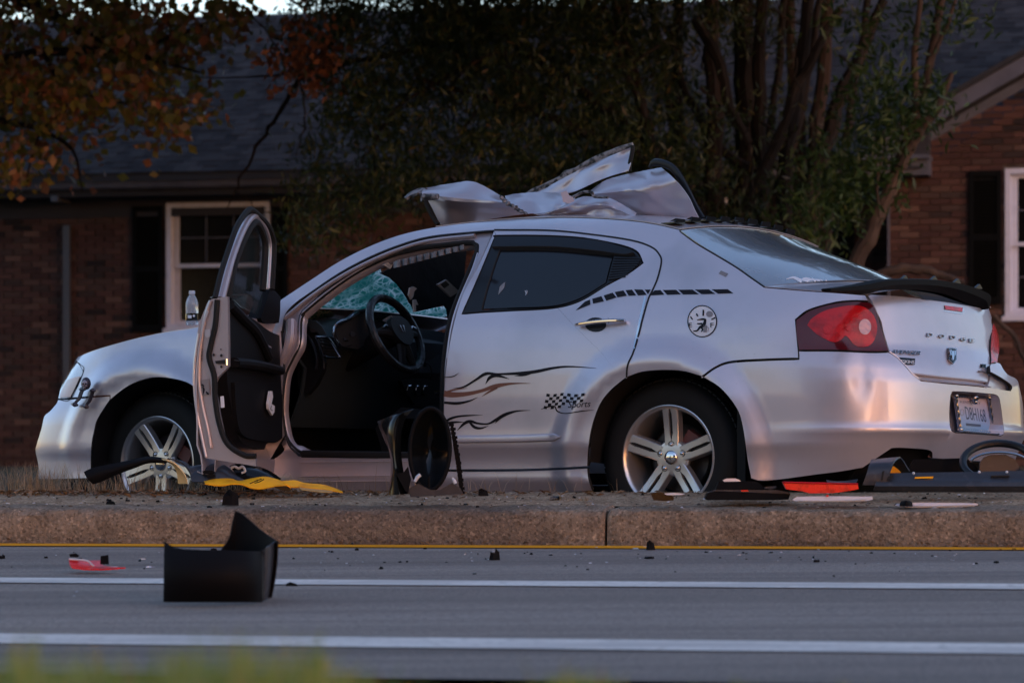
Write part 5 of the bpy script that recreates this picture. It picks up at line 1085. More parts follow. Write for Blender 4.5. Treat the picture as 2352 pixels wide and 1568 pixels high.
# windscreen: crazed laminated glass, torn to its lower half
WP, WN = C(2.30, 0, 1.0)[()], UF*.42+UZ*.91
m = bpy.data.materials.new('crazed_glass'); m.use_nodes = True; nt = m.node_tree; L = nt.links; b_ = nt.nodes['Principled BSDF']; MATS['crazed_glass'] = m
tc = nt.nodes.new('ShaderNodeTexCoord'); mp = nt.nodes.new('ShaderNodeMapping'); mp.inputs['Rotation'].default_value = (0, 0, math.radians(35)); mp.inputs['Scale'].default_value = (1, .35, 1); L.new(tc.outputs['Object'], mp.inputs[0])
mix = None
for sc_, w_ in ((15, .10), (38, .16)):
    vo = nt.nodes.new('ShaderNodeTexVoronoi'); vo.feature = 'DISTANCE_TO_EDGE'; vo.inputs['Scale'].default_value = sc_; L.new(mp.outputs[0], vo.inputs['Vector'])
    mr = nt.nodes.new('ShaderNodeMapRange'); mr.inputs[1].default_value = 0; mr.inputs[2].default_value = w_; mr.inputs[3].default_value = 1; mr.inputs[4].default_value = 0; L.new(vo.outputs['Distance'], mr.inputs[0])
    if mix is None: mix = mr.outputs[0]
    else:
        a_ = nt.nodes.new('ShaderNodeMath'); a_.operation = 'MAXIMUM'; L.new(mix, a_.inputs[0]); L.new(mr.outputs[0], a_.inputs[1]); mix = a_.outputs[0]
nz = nt.nodes.new('ShaderNodeTexNoise'); nz.inputs['Scale'].default_value = 7; L.new(tc.outputs['Object'], nz.inputs[0])
rr = nt.nodes.new('ShaderNodeMapRange'); rr.inputs[1].default_value = .35; rr.inputs[2].default_value = .65; rr.inputs[3].default_value = .15; L.new(nz.outputs[0], rr.inputs[0])
mu = nt.nodes.new('ShaderNodeMath'); mu.operation = 'MULTIPLY'; L.new(mix, mu.inputs[0]); L.new(rr.outputs[0], mu.inputs[1])
mx = nt.nodes.new('ShaderNodeMix'); mx.data_type = 'RGBA'; mx.inputs[6].default_value = (.12, .42, .38, 1); mx.inputs[7].default_value = (1.0, 1.0, 1.0, 1); L.new(mu.outputs[0], mx.inputs[0]); L.new(mx.outputs[2], b_.inputs['Base Color'])
b_.inputs['Roughness'].default_value = .25
tr = nt.nodes.new('ShaderNodeBsdfTranslucent'); L.new(mx.outputs[2], tr.inputs[0]); ms = nt.nodes.new('ShaderNodeMixShader'); ms.inputs[0].default_value = .72
L.new(b_.outputs[0], ms.inputs[1]); L.new(tr.outputs[0], ms.inputs[2])
L.new(ms.outputs[0], nt.nodes['Material Output'].inputs[0])
bp = nt.nodes.new('ShaderNodeBump'); bp.inputs['Strength'].default_value = .5; bp.inputs['Distance'].default_value = .003; L.new(mix, bp.inputs['Height']); L.new(bp.outputs[0], b_.inputs['Normal'])
def wedge(pts, nm, extra=0.):
    P = on_plane(pts, WP, WN); w = inv(P)[:, 1]
    P2, T, _ = fill(np.column_stack([P @ UL, P @ np.cross(WN, UL)]), [], .05)
    e1, e2 = UL, np.cross(WN, UL); e2 = e2/np.linalg.norm(e2); 
    k = np.linalg.norm(np.cross(WN, UL)); n = WN/np.linalg.norm(WN); c0 = n*(WP @ n)
    V = c0+P2[:, :1]*e1+(P2[:, 1:]/k)*e2
    V = V+n*(.02*np.sin(V[:, :1]*9)*np.sin(V[:, 1:2]*7))
    Vb = V-n*.005; nn = len(V); Fc = [tuple(t) for t in T]+[tuple(int(i)+nn for i in t)[::-1] for t in T]
    return add(nm, np.vstack([V, Vb]), Fc, M['crazed_glass'], car)
jag = [(75, 735), (78, 690), (150, 625), (300, 520), (450, 430), (600, 350), (680, 315), (755, 300), (765, 335), (790, 365), (830, 372), (870, 400), (905, 440), (935, 480), (965, 520), (985, 560), (1010, 580), (1030, 620), (1048, 672), (1180, 650), (1300, 615), (1320, 640), (1335, 645), (1325, 690), (1270, 720), (1180, 770), (1130, 815), (1040, 805), (950, 790), (620, 740), (620, 640), (380, 690), (300, 735)]
ws = wedge(zI(jag), 'windscreen'); props(ws, label='shattered teal windscreen torn open at the top')
def Pw(pts, w, th, nm, mat, par=None, **kw):
    """plate standing at lateral position w"""
    P = plane_w(zI(pts), w); V, F_ = prism(P, UL*th); return add(nm, V, F_, M[mat], par or car, **kw)
def Pu(pts, u, th, nm, mat, par=None, **kw):
    P = plane_u(zI(pts), u); V, F_ = prism(P, UF*th); return add(nm, V, F_, M[mat], par or car, **kw)
pbr('torn_lining', (.30, .28, .27), .7, bump=(40, .5, .004)); pbr('headliner', (.20, .19, .20), .8, var=(30, (.1, .1, .11), .4, .6), bump=(30, .4, .004))
Pu([(775, 262), (840, 232), (872, 238), (850, 280), (835, 298), (800, 272)], 1.55, .01, 'torn_lining', 'torn_lining')
pbr('hanging_cloth', (.006, .006, .007), .9, spec=.1, bump=(9, .6, .02))
P = zI([(758, 332), (850, 285), (1100, 215), (1500, 110), (1480, 350), (1420, 560), (1395, 690), (1352, 760), (1335, 645), (1310, 606), (1180, 642), (1060, 668), (1046, 640), (1010, 575), (965, 505), (905, 425), (840, 368)])
V, F_ = prism(plane_u(P, 1.70), UF*.01); add('hanging_headlining', V, F_, M['hanging_cloth'], car)
G = []
for i, f in enumerate(np.linspace(0, 1, 40)):
    x = 870+(1476-870)*f; yt, yb = 228-(228-85)*f+(6 if i % 4 < 2 else 0), 290-(290-128)*f
    G.append(plane_u(zI([(x, yt), (x, (yt+yb)/2), (x, yb)]), 1.4-.4*f+(.015 if i % 4 < 2 else 0)))
V, F_ = sheet(np.array(G), .004); add('headliner', V, F_, M['headliner'], car)
for p_ in ([(1010, 460), (1040, 448), (1070, 465), (1045, 490), (1040, 530), (1020, 560), (1000, 520)], [(1040, 565), (1062, 560), (1082, 608), (1060, 605), (1062, 665), (1044, 670)]): Pu(p_, 1.62, .008, 'torn_lining', 'torn_lining')
vis = Pu([(1250, 430), (1325, 388), (1435, 490), (1362, 538)], 1.35, .01, 'warning_label', 'decal_grey')
Pu([(1278, 428), (1320, 400), (1352, 432), (1310, 462)], 1.345, .004, 'warning_print', 'decal', vis)
# dashboard
prof = [(2.30, .975), (2.12, .985), (2.00, .970), (1.93, .925), (1.94, .86), (1.98, .78), (2.00, .66), (2.06, .52), (2.3, .5)]
ws_ = np.linspace(-.74, .72, 25); G = []
for w in ws_:
    hump = .040*math.exp(-((w-.33)/.12)**2); row = []
    for i, (u, z) in enumerate(prof):
        row.append(C(u-(.05*math.exp(-((w-.38)/.2)**2) if 1 < i < 5 else 0)+.12*abs(w/.74)**3*(i < 5), w, z+(hump if 0 < i < 4 else 0))[()])
    G.append(row)
V, F_ = sheet(np.array(G), -.01); dash = add('dashboard', V, F_, M['dash_top'], car)
Pw([(64, 740), (120, 735), (190, 745), (215, 800), (190, 870), (215, 960), (240, 1050), (262, 1110), (250, 1180), (190, 1300), (120, 1380), (40, 1330), (30, 1000), (50, 850)], .70, -.03, 'dash_end', 'interior', dash)
Pw([(64, 740), (120, 735), (200, 745), (250, 790), (290, 860), (240, 870), (150, 800), (70, 775)], .705, .006, 'dash_cap', 'dash_top', dash)
q = catmull(zI([(80, 830), (140, 900), (185, 990), (205, 1090), (195, 1160)]), n=5); V, F_ = tube(plane_w(q, .71), .008, 8); add('dash_trim', V, F_, M['trim_black'], dash)
q = catmull(zI([(225, 870), (250, 940), (258, 1040), (262, 1160)]), n=5); V, F_ = tube(plane_w(q, .70), .006, 8); add('dash_trim', V, F_, M['trim_black'], dash)
V, F_ = tube(plane_u(catmull(zI([(195, 882), (285, 890), (330, 930), (380, 1010), (405, 1062), (340, 1062), (270, 1050), (240, 980), (195, 882)]), n=5), 1.84), .0065, 8, cap=False); vent = add('air_vent', V, F_, M['dark_chrome'], dash)
for k in range(5):
    t_ = k/5; a = plane_u(zI([(215+55*t_, 905+150*t_), (310+85*t_, 925+135*t_)]), 1.845); V, F_ = tube(a, .004, 5); add('vent_slat', V, F_, M['interior'], vent)
Pw([(135, 805), (180, 808), (225, 840), (160, 848)], .712, .004, 'side_vent', 'black_gap', dash)
# instrument binnacle
V, F_ = tube(plane_u(catmull(zI([(400, 960), (365, 890), (355, 820), (390, 770), (460, 735), (510, 700), (560, 668), (625, 655)]), n=5), 1.82), .010, 8); binn = add('binnacle_rim', V, F_, M['trim_black'], dash)
V, F_ = tube(plane_u(catmull(zI([(392, 955), (350, 870), (365, 790), (410, 750), (480, 725), (520, 695), (560, 672)]), n=5), 1.815), .007, 8); add('binnacle_trim', V, F_, M['dark_chrome'], binn)
Pu([(400, 960), (360, 880), (365, 800), (430, 755), (540, 690), (640, 660), (700, 900), (560, 990)], 1.84, .01, 'instrument_face', 'black_gap', dash)
for x, y, r in ((515, 858, 22), (450, 900, 12)):
    Pu(circle2d((x, y), r, r, 14), 1.832, .004, 'gauge', 'grey_plastic', dash)
for p_ in ([(440, 912), (475, 908), (478, 920), (445, 922)], [(470, 962), (512, 950), (505, 958), (450, 972)], [(385, 905), (398, 905), (396, 925), (386, 922)]): Pu(p_, 1.825, .003, 'chrome_detail', 'chrome', dash)
# knobs, centre stack
Pu([(930, 1260), (1100, 1240), (1300, 1250), (1300, 1460), (1050, 1470), (980, 1360)], 1.93, .02, 'centre_stack', 'interior', dash)
for x in (1005, 1080, 1145):
    V, F_ = lathe([(.0001, .0), (.026, .0), (.030, -.02), (.034, -.04)], plane_u(zI([(x, 1340)]), 1.92)[0], -UF, UL, 18); kn = add('climate_knob', V, F_, M['interior'], dash)
    V, F_ = tube(plane_u(catmull(zI([(x-22, 1345), (x-12, 1310), (x+10, 1303)]), n=5), 1.87), .0035, 6); add('knob_ring', V, F_, M['chrome'], kn)
V, F_ = tube(plane_u(catmull(zI([(1225, 1365), (1265, 1362), (1280, 1385)]), n=4), 1.6), .006, 8); add('gear_lever', V, F_, M['chrome'], car)
Pu([(1150, 1000), (1250, 1010), (1310, 1060), (1310, 1200), (1040, 1190), (1040, 1140), (1150, 1140)], 1.94, .02, 'glove_box', 'dash_top', dash)
for p_ in ([(1040, 800), (1350, 850), (1330, 1120), (1200, 1140), (1110, 1010), (1060, 850)],): Pu(p_, 1.96, .02, 'dash_face', 'dash_top', dash)
V, F_ = tube(plane_w(catmull(zI([(1130, 1100), (1180, 1130), (1195, 1200), (1185, 1250)]), n=5), .1), .003, 6); add('hanging_cable', V, F_, M['black_plastic'], car)
# steering wheel: survey the ring as an ellipse on its own tilted plane
sw0 = C(1.70, .37, .945)[()]; na = math.radians(24); sn = -UF*math.cos(na)+UZ*math.sin(na); sx = UL; sy = np.cross(sn, sx); sy = sy if sy[2] > 0 else -sy
swr = bpy.data.objects.new('steering_wheel', None); SC.collection.objects.link(swr); swr.parent = car; BASE[swr] = BASE[car]
th = np.linspace(0, 2*math.pi, 65); P = np.array([sw0+.185*(math.cos(t)*sx+math.sin(t)*sy) for t in th]); V, F_ = tube(P, .0195, 10, cap=False, up=sn); add('wheel_cover', V, F_, pbr('leather_cover', (.007, .007, .008), .3, spec=.4, bump=[(35, .8, .006), (200, .3, .001)]), swr)
def swp(pts): return np.array([sw0+x*sx+y*sy+h*sn for x, y, h in pts])
t_ = np.linspace(0, 2*math.pi, 28, endpoint=False); a = np.array([sw0+.078*(math.cos(t)*(1.05+.15*math.sin(t)))*sx+.075*math.sin(t)*sy+.015*sn for t in t_]); V, F_ = prism(a, sn*.03); hub = add('airbag_hub', V, F_, M['interior'], swr)
for x1, y1 in ((-.17, .0), (.17, 0.), (-.05, -.17), (.05, -.17)):
    V, F_ = tube(swp([(x1*.35, y1*.35-.01, .015), (x1*.7, y1*.7, .01), (x1, y1, 0)]), [.022, .017, .014], 8, up=sn, flat=1.3); add('spoke', V, F_, M['interior'], swr)
for x1 in (-.115, .115):
    V, F_ = tube(swp([(x1-.025, .02, .03), (x1+.0, .028, .032), (x1+.025, .012, .03)]), .005, 6); add('switch_trim', V, F_, M['dark_chrome'], swr)
for x1 in (-.03, .03):
    V, F_ = tube(swp([(x1, -.05, .02), (x1*1.2, -.10, .015), (x1*1.5, -.15, .01)]), .006, 6); add('spoke_trim', V, F_, M['dark_chrome'], swr)
V, F_ = join(prism(swp([(-.018, .022, .046), (-.008, .024, .046), (-.006, -.014, .046), (-.014, -.004, .046)]), sn*.003), prism(swp([(.018, .022, .046), (.008, .024, .046), (.006, -.014, .046), (.014, -.004, .046)]), sn*.003)); add('hub_badge', V, F_, M['chrome'], hub)
V, F_ = tube(np.array([sw0, sw0+UF*.35-UZ*.14]), [.05, .06], 12); add('steering_column', V, F_, M['interior'], car)
# phone holder seen through the wheel
V, F_ = prism(plane_w(zI([(790, 740), (860, 700), (930, 790), (880, 795)]), .28), UL*.02); add('dash_clip', V, F_, M['headliner'], car)
# seats
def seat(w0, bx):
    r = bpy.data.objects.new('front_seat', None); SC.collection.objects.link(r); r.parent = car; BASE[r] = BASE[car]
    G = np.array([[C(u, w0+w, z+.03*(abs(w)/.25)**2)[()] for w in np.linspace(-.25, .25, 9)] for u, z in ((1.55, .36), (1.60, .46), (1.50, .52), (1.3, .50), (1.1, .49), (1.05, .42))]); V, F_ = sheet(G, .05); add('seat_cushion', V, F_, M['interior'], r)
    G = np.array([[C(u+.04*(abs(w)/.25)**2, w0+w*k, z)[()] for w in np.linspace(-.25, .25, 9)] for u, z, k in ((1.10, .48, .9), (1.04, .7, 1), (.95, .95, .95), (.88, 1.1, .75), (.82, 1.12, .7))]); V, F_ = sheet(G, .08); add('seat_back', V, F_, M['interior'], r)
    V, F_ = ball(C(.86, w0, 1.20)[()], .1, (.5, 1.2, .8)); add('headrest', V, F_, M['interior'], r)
seat(.37, 1); seat(-.37, 1)
# ------------------------------------------------------------------ driver's door, swung open
HNG = C(1.985, .885, 0)[()]; tha = math.radians(70); DD = -UF*math.cos(tha)+UL*math.sin(tha); DN = -UF*math.sin(tha)-UL*math.cos(tha)
def on_a(pts, a): return on_plane(pts, HNG+DD*a, DD)
def on_b(pts, b): return on_plane(pts, HNG+DN*b, DN)
door = bpy.data.objects.new('driver_door', None); SC.collection.objects.link(door); door.parent = car; BASE[door] = BASE[car]; door['label'] = "driver's door standing wide open"
# end face towards the camera
end_px = outline([zF([(135, 468), (105, 485), (85, 530), (60, 600), (45, 690), (36, 800), (35, 900), (42, 1010), (62, 1130), (92, 1250)]), zF([(92, 1250), (340, 1290)]), zF([(340, 1290), (330, 1245), (270, 1235), (200, 1180), (170, 1090), (150, 980), (140, 880), (205, 800)]), zF([(205, 800), (204, 640), (200, 460)]), zF([(200, 460), (135, 468)])])
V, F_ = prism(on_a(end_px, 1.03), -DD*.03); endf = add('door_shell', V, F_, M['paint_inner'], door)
# pressed ribs and seal on the end face
for pts, r, mt in (([(118, 480), (92, 560), (70, 680), (60, 800), (62, 900), (80, 1010), (105, 1120), (118, 1200)], .008, 'paint_inner'), ([(60, 640), (40, 780), (38, 900), (50, 1020), (75, 1150), (95, 1245)], .006, 'paint')):
    V, F_ = tube(on_a(catmull(zF(pts), n=5), 1.035), r, 8); add('door_fold', V, F_, M[mt], endf)
V, F_ = tube(on_a(catmull(zF([(150, 475), (140, 600), (118, 700), (110, 760), (135, 850), (140, 960), (160, 1080), (200, 1180), (280, 1235), (340, 1240)]), n=6), 1.035), .012, 8); add('door_weatherstrip', V, F_, M['rubber'], endf)
for c, rx, ry, nm, mt in (((133, 745), 5, 7, 'bolt', 'black_gap'), ((170, 748), 6, 8, 'bolt', 'black_gap'), ((170, 803), 5, 7, 'bolt', 'black_gap'), ((168, 718), 3, 4, 'bolt', 'black_gap')):
    V, F_ = prism(on_a(zF(circle2d(c, rx, ry, 10)), 1.036), DD*.002); add(nm, V, F_, M[mt], endf)
V, F_ = prism(on_a(zF([(140, 775), (190, 768), (196, 790), (145, 788)]), 1.036), DD*.004); add('latch', V, F_, M['black_gap'], endf)
V, F_ = tube(on_a(zF([(195, 765), (196, 795)]), 1.04), .004, 6); add('latch_pin', V, F_, M['chrome'], endf)
for P_, mt in (([(165, 948), (182, 946), (186, 1002), (168, 1004)], 'decal_white'), ([(75, 868), (108, 862), (114, 935), (70, 945)], 'decal_grey'), ([(88, 622), (115, 618), (118, 655), (100, 662), (88, 650)], 'paint')):
    V, F_ = prism(on_a(zF(P_), 1.0362), DD*.0015); add('door_label', V, F_, M[mt], endf)
V, F_ = join2([poly2d([(70, 715+k*7), (78, 715+k*7), (78, 718+k*7), (70, 718+k*7)]) for k in range(9)]); add('barcode', on_a(zF(V), 1.0365), F_, M['decal'], endf)
V, F_ = join2([stroke2d(p, [6, 10, 3]) for p in ([(78, 900), (84, 915), (80, 938)], [(72, 890), (78, 893), (86, 900)], [(95, 925), (104, 935), (110, 938)])]); add('torn_print', on_a(zF(V), 1.0385), F_, M['decal'], endf)
# bottom edge running back to the hinge
G = []
for a_, ya in zip(np.linspace(1.03, .1, 12), np.linspace(0, 1, 12)):
    b0 = -.15; G.append([HNG+DD*a_+DN*b+UZ*zz for b, zz in ((-.085, .300), (-.05, .285), (-.005, .30), (0.0, .36))])
V, F_ = sheet(np.array(G), .004); add('door_bottom', V, F_, M['paint_inner'], door)
# outer skin
G = []
for a_ in np.linspace(-.02, 1.045, 24):
    G.append([HNG+DD*a_+DN*(-.088+float(np.interp(z, _zs, _side))-.0)+UZ*z for z in np.linspace(.29, .99, 18)])
V, F_ = sheet(np.array(G), .006); add('door_skin', V, F_, M['paint'], door)
# window frame
fo = [(150, 480), (180, 345), (215, 240), (258, 130), (300, 58), (318, 45)]
pth = on_b(catmull(zF([(165, 475), (195, 360), (228, 250), (268, 150), (302, 90), (335, 66), (352, 80), (385, 120), (405, 175), (410, 240), (400, 420)]), n=6), -.01); n_ = len(pth)
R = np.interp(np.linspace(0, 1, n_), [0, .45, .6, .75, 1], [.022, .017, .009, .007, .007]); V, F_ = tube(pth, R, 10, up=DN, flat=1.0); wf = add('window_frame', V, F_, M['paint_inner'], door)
V, F_ = tube(on_b(catmull(zF([(138, 470), (168, 345), (203, 235), (245, 120), (290, 50), (314, 34), (345, 55), (395, 108), (423, 170), (428, 240), (418, 425)]), n=6), -.005), .013, 8, up=DN); add('frame_seal', V, F_, M['rubber'], wf)
V, F_ = tube(on_b(catmull(zF([(204, 470), (222, 350), (248, 262), (285, 170), (318, 112), (342, 98), (365, 130), (385, 200), (382, 300), (372, 430)]), n=6), .005), .016, 8, up=DN); add('frame_seal', V, F_, M['rubber'], wf)
V, F_ = prism(on_b(zF([(212, 470), (228, 350), (255, 262), (290, 175), (318, 125), (345, 110), (368, 150), (380, 220), (376, 300), (368, 430), (360, 560), (300, 530), (230, 480)]), -.03), DN*.004)
dg = pbr('door_glass', (.02, .035, .04), .10, spec=.3, alpha=.30); add('door_glass', V, F_, dg, door)
# inner trim
TR = outline([zF([(200, 478), (225, 490), (260, 530), (330, 572), (400, 625), (455, 650)]), zF([(455, 650), (460, 830), (468, 980), (471, 1150)]), zF([(471, 1150), (440, 1172), (395, 1178), (380, 1208)]), zF([(380, 1208), (300, 1190), (255, 1150), (230, 1060), (215, 980), (202, 900), (198, 800), (206, 640), (200, 478)])])
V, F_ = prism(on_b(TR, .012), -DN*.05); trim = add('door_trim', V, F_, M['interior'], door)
P = on_b(catmull(zF([(232, 782), (300, 788), (370, 800), (455, 822)]), n=6), .035); V, F_ = tube(P, .028, 10, up=DN, flat=.8); add('armrest', V, F_, M['interior'], trim)
V, F_ = tube(on_b(catmull(zF([(232, 772), (300, 778), (370, 790), (455, 812)]), n=6), .058), .002, 6); add('stitching', V, F_, M['grey_plastic'], trim)
V, F_ = prism(on_b(outline([zF([(235, 880), (300, 878), (400, 882), (458, 880)]), zF([(458, 880), (466, 1000), (468, 1140)]), zF([(468, 1140), (430, 1168), (330, 1160), (270, 1130), (245, 1040), (235, 880)])]), .03), -DN*.03); add('door_pocket', V, F_, M['interior'], trim)
q = on_b(catmull(zF([(212, 500), (270, 560), (330, 620), (370, 690), (400, 760)]), n=6), .02); V, F_ = tube(q, .022, 8, up=DN); add('trim_sweep', V, F_, M['interior'], trim)
V, F_ = tube(on_b(catmull(zF([(386, 698), (398, 704), (410, 712)]), n=4), .03), .007, 8); add('inner_handle', V, F_, M['chrome'], trim)
V, F_ = prism(on_b(zF([(410, 922), (420, 922), (424, 950), (416, 985), (432, 995), (430, 1025), (420, 1042), (402, 1010), (400, 985)]), .05), -DN*.01); add('pocket_litter', V, F_, M['decal_white'], trim, label='white paper sticking out of the door pocket')
V, F_ = stroke2d([(418, 990), (412, 1010), (424, 1018)], [2, 3, 2]); add('litter_print', on_b(zF(V), .052), F_, M['decal'], trim)
# mirror housing on the far (outer) side
V, F_ = prism(on_b(outline([zF([(408, 425), (430, 430), (460, 462)]), zF([(460, 462), (458, 540), (452, 588)]), zF([(452, 588), (420, 592), (375, 585), (362, 565)]), zF([(362, 565), (385, 500), (408, 425)])]), -.01), -DN*.06); add('mirror_mount', V, F_, M['black_plastic'], door)
V, F_ = join(prism(on_b(outline([zF([(196, 462), (230, 452), (300, 448), (322, 468), (326, 560)]), zF([(326, 560), (300, 560), (260, 520), (215, 480), (196, 462)])]), -.20), -DN*.08)); mir = add('wing_mirror', V, F_, M['gloss_black'], door)
pbr('teal_reflection', (.10, .24, .25), .12, .6)  # teal reflection is put into the mirror's own colour
V, F_ = prism(on_b(zF([(228, 475), (295, 452), (290, 470), (283, 500), (292, 528), (262, 510)]), -.19), DN*.004); add('mirror_glass', V, F_, M['teal_reflection'], mir)
# ------------------------------------------------------------------ roof skin torn up
def flap(nm, lines, w0, ns=26, rows=14, wob=.008, seed=1, par=None, th=.0025, mat='paint_torn', wv=0., crz=1., **kw):
    """lines: polylines from top edge to bottom edge, each (pts, lateral offset towards the camera)"""
    rg = np.random.default_rng(seed); Ls = []
    for pts, dw in lines:
        P = resample(catmull(zG(pts)), ns); Ls.append(np.column_stack([P, np.full(ns, dw*.42)]))
    Ls = np.array(Ls); k = len(Ls); out = []
    for r in np.linspace(0, k-1, rows):
        i = min(int(r), k-2); f = r-i; g = f*f*(3-2*f) if False else f
        a = Ls[max(i-1, 0)]; b = Ls[i]; c = Ls[i+1]; d = Ls[min(i+2, k-1)]
        out.append(.5*((2*b)+(-a+c)*g+(2*a-5*b+4*c-d)*g*g+(-a+3*b-3*c+d)*g**3))
    out = np.array(out); xx = np.linspace(0, 1, ns)[None]; yy = np.linspace(0, 1, rows)[:, None]; dw = out[..., 2]+wob*np.sin(xx*11.7+yy*6+seed)
    for _ in range(5):      # sharp creases across the sheet
        a_, b_, c_ = rg.uniform(-1, 1), rg.uniform(-1, 1), rg.uniform(.1, .9); d_ = (xx-c_)*a_*2+(yy-.5)*b_*1.2; dw = dw+rg.uniform(.003, .009)*np.maximum(0, 1-np.abs(d_)/.16)*crz
    tear = np.zeros((rows, ns)); tear[0] = rg.normal(0, 1, ns)*.25; out[..., 1] += tear
    P = np.array([[plane_w(out[i, j, :2][None], w0+dw[i, j])[0] for j in range(ns)] for i in range(rows)])
    V, F_ = sheet(P, th); return add(nm, V, F_, M[mat], par or car, **kw)
flap('torn_roof_skin', [([(190, 362), (350, 334), (515, 312), (620, 350), (720, 408), (800, 455)], -.16), ([(160, 400), (300, 410), (450, 425), (600, 442), (750, 462)], .10), ([(215, 470), (300, 510), (450, 520), (640, 515), (830, 500)], -.02), ([(295, 632), (420, 622), (600, 600), (800, 570), (940, 552)], -.12)], .34, seed=1, label='front flap of torn roof skin with a pink ridge')
flap('torn_roof_skin', [([(30, 430), (55, 405), (100, 378), (150, 364), (190, 362)], -.1), ([(45, 435), (90, 410), (130, 400), (155, 420), (165, 450)], .02)], .36, ns=12, rows=6, seed=2, label='dark curled corner of the front roof flap', mat='torn_edge', th=.012)
flap('torn_roof_skin', [([(770, 420), (850, 405), (930, 398), (1000, 392), (1180, 400)], -.28), ([(800, 470), (900, 465), (1000, 470), (1100, 460), (1280, 430)], -.05), ([(935, 552), (975, 548), (1000, 552), (1120, 530), (1280, 455)], .10)], .25, seed=3, label='pinkish trough of roof skin between the flaps')
flap('torn_roof_skin', [([(960, 400), (1080, 355), (1240, 270), (1440, 170), (1700, 65)], -.05), ([(1000, 430), (1150, 400), (1330, 280), (1500, 200), (1700, 150)], .0), ([(1180, 410), (1290, 385), (1450, 312), (1560, 270), (1680, 238)], .06)], .05, seed=4, label='tall roof flap with a torn dark upper edge')
V, F_ = tube(np.array([plane_w(zG([p]), .02)[0] for p in [(925, 408), (960, 395), (1000, 385), (1040, 362), (1085, 350), (1130, 318), (1180, 300), (1220, 265), (1290, 235), (1380, 185), (1440, 150), (1520, 120), (1620, 75), (1712, 45)]]), [.006, .014, .02, .014, .022, .014, .018, .022, .015, .018, .016, .018, .014, .012], 7, flat=.6); add('torn_seam', V, F_, M['torn_edge'], car)
V, F_ = tube(plane_w(catmull(zG([(1712, 50), (1705, 110), (1690, 180), (1685, 240)]), n=4), .06), .010, 8); add('window_seal', V, F_, M['rubber'], car)
flap('torn_roof_skin', [([(1390, 388), (1500, 312), (1600, 278), (1720, 250), (1920, 212)], -.30), ([(1400, 402), (1600, 370), (1780, 345), (1900, 320), (2010, 290)], .02), ([(1450, 428), (1620, 440), (1800, 440), (1950, 440), (2110, 410)], -.04), ([(1560, 445), (1660, 490), (1800, 540), (1950, 560), (2170, 530)], -.10), ([(1670, 588), (1760, 592), (1900, 602), (2050, 620), (2225, 640)], -.20)], .20, ns=30, rows=20, seed=5, label='large rear roof flap bent upright with a bright ridge')
flap('torn_roof_skin', [([(1230, 480), (1330, 430), (1430, 428), (1550, 440), (1740, 545)], -.02), ([(1150, 520), (1300, 490), (1450, 480), (1580, 510), (1720, 570)], .08), ([(1090, 548), (1250, 535), (1450, 520), (1590, 530), (1690, 590)], .02), ([(1000, 556), (1200, 560), (1400, 570), (1550, 580), (1680, 598)], .0)], .34, seed=6, label='brownish folded strip under the rear flap')
V, F_ = prism(plane_w(zG([(1182, 398), (1225, 383), (1245, 420), (1270, 430), (1282, 460), (1240, 478), (1200, 465), (1195, 430)]), .42), UL*.003); add('paint_chip', V, F_, pbr('pink_primer', (.52, .40, .42), .5), car)
V, F_ = tube(plane_w(catmull(zG([(1835, 215), (1860, 180), (1905, 176), (1960, 192), (2010, 222), (2060, 290), (2110, 380), (2170, 500), (2225, 590), (2262, 645)]), n=5), .10), np.interp(np.linspace(0, 1, 46), [0, .15, 1], [.008, .018, .015]), 8, flat=.7); add('window_seal', V, F_, M['trim_black'], car)
V, F_ = tube(plane_w(catmull(zG([(185, 455), (215, 520), (245, 580), (280, 630)]), n=4), .36), [.012]*13, 8); add('window_seal', V, F_, M['rubber'], car)
V, F_ = tube(plane_w(zG([(175, 430), (230, 428), (280, 425)]), .48), [.018, .015, .013], 8); add('roof_bracket', V, F_, M['torn_edge'], car)
V, F_ = tube(plane_w(catmull(zG([(735, 420), (780, 470), (840, 500), (880, 530), (935, 552)]), n=4), .42), np.array([.004, .01, .006, .012, .005, .014, .006, .011, .006, .014, .007, .01, .008, .012, .006, .008, .004]), 6); add('torn_seam', V, F_, M['torn_edge'], car)
V, F_ = tube(plane_w(catmull(zG([(1250, 440), (1300, 415), (1345, 392), (1410, 395), (1430, 428), (1530, 432)]), n=4), .38), .007, 6); add('torn_seam', V, F_, M['torn_edge'], car)
# ------------------------------------------------------------------ small skeleton figure clinging below the headlamp
pbr('dark_bone', (.035, .025, .035), .35)
sk = bpy.data.objects.new('skeleton_ornament', None); SC.collection.objects.link(sk); sk.parent = car; BASE[sk] = BASE[car]; sk['label'] = 'small dark toy skeleton head and arms stuck below the headlamp'
def onS(p, off): q = solve(zA([p]), off); return S(q[:, 0], q[:, 1], off)[0]
c0 = onS((562, 588), .04); V, F_ = join(ball(c0, .024, (1, 1, 1.25), 14, 9), ball(onS((556, 612), .05), .014, (1, 1, .9))); add('hood', V, F_, M['dark_bone'], sk)
c0 = onS((553, 590), .06); V, F_ = join(ball(c0, .015, (1, .7, 1.2)), ball(c0-UZ*.018, .009)); add('skull', V, F_, pbr('bone', (.32, .28, .32), .45), sk)
tocam = np.array([.1, -1, 0.]); V, F_ = join(ball(c0+tocam*.013+np.array([.006, 0, 0]), .0045), ball(c0+tocam*.013+np.array([-.007, 0, 0]), .0045), ball(c0+tocam*.012-UZ*.010, .003), ball(c0+tocam*.012-UZ*.019, .0045, (1, 1, .5))); add('eye_sockets', V, F_, M['black_gap'], sk)
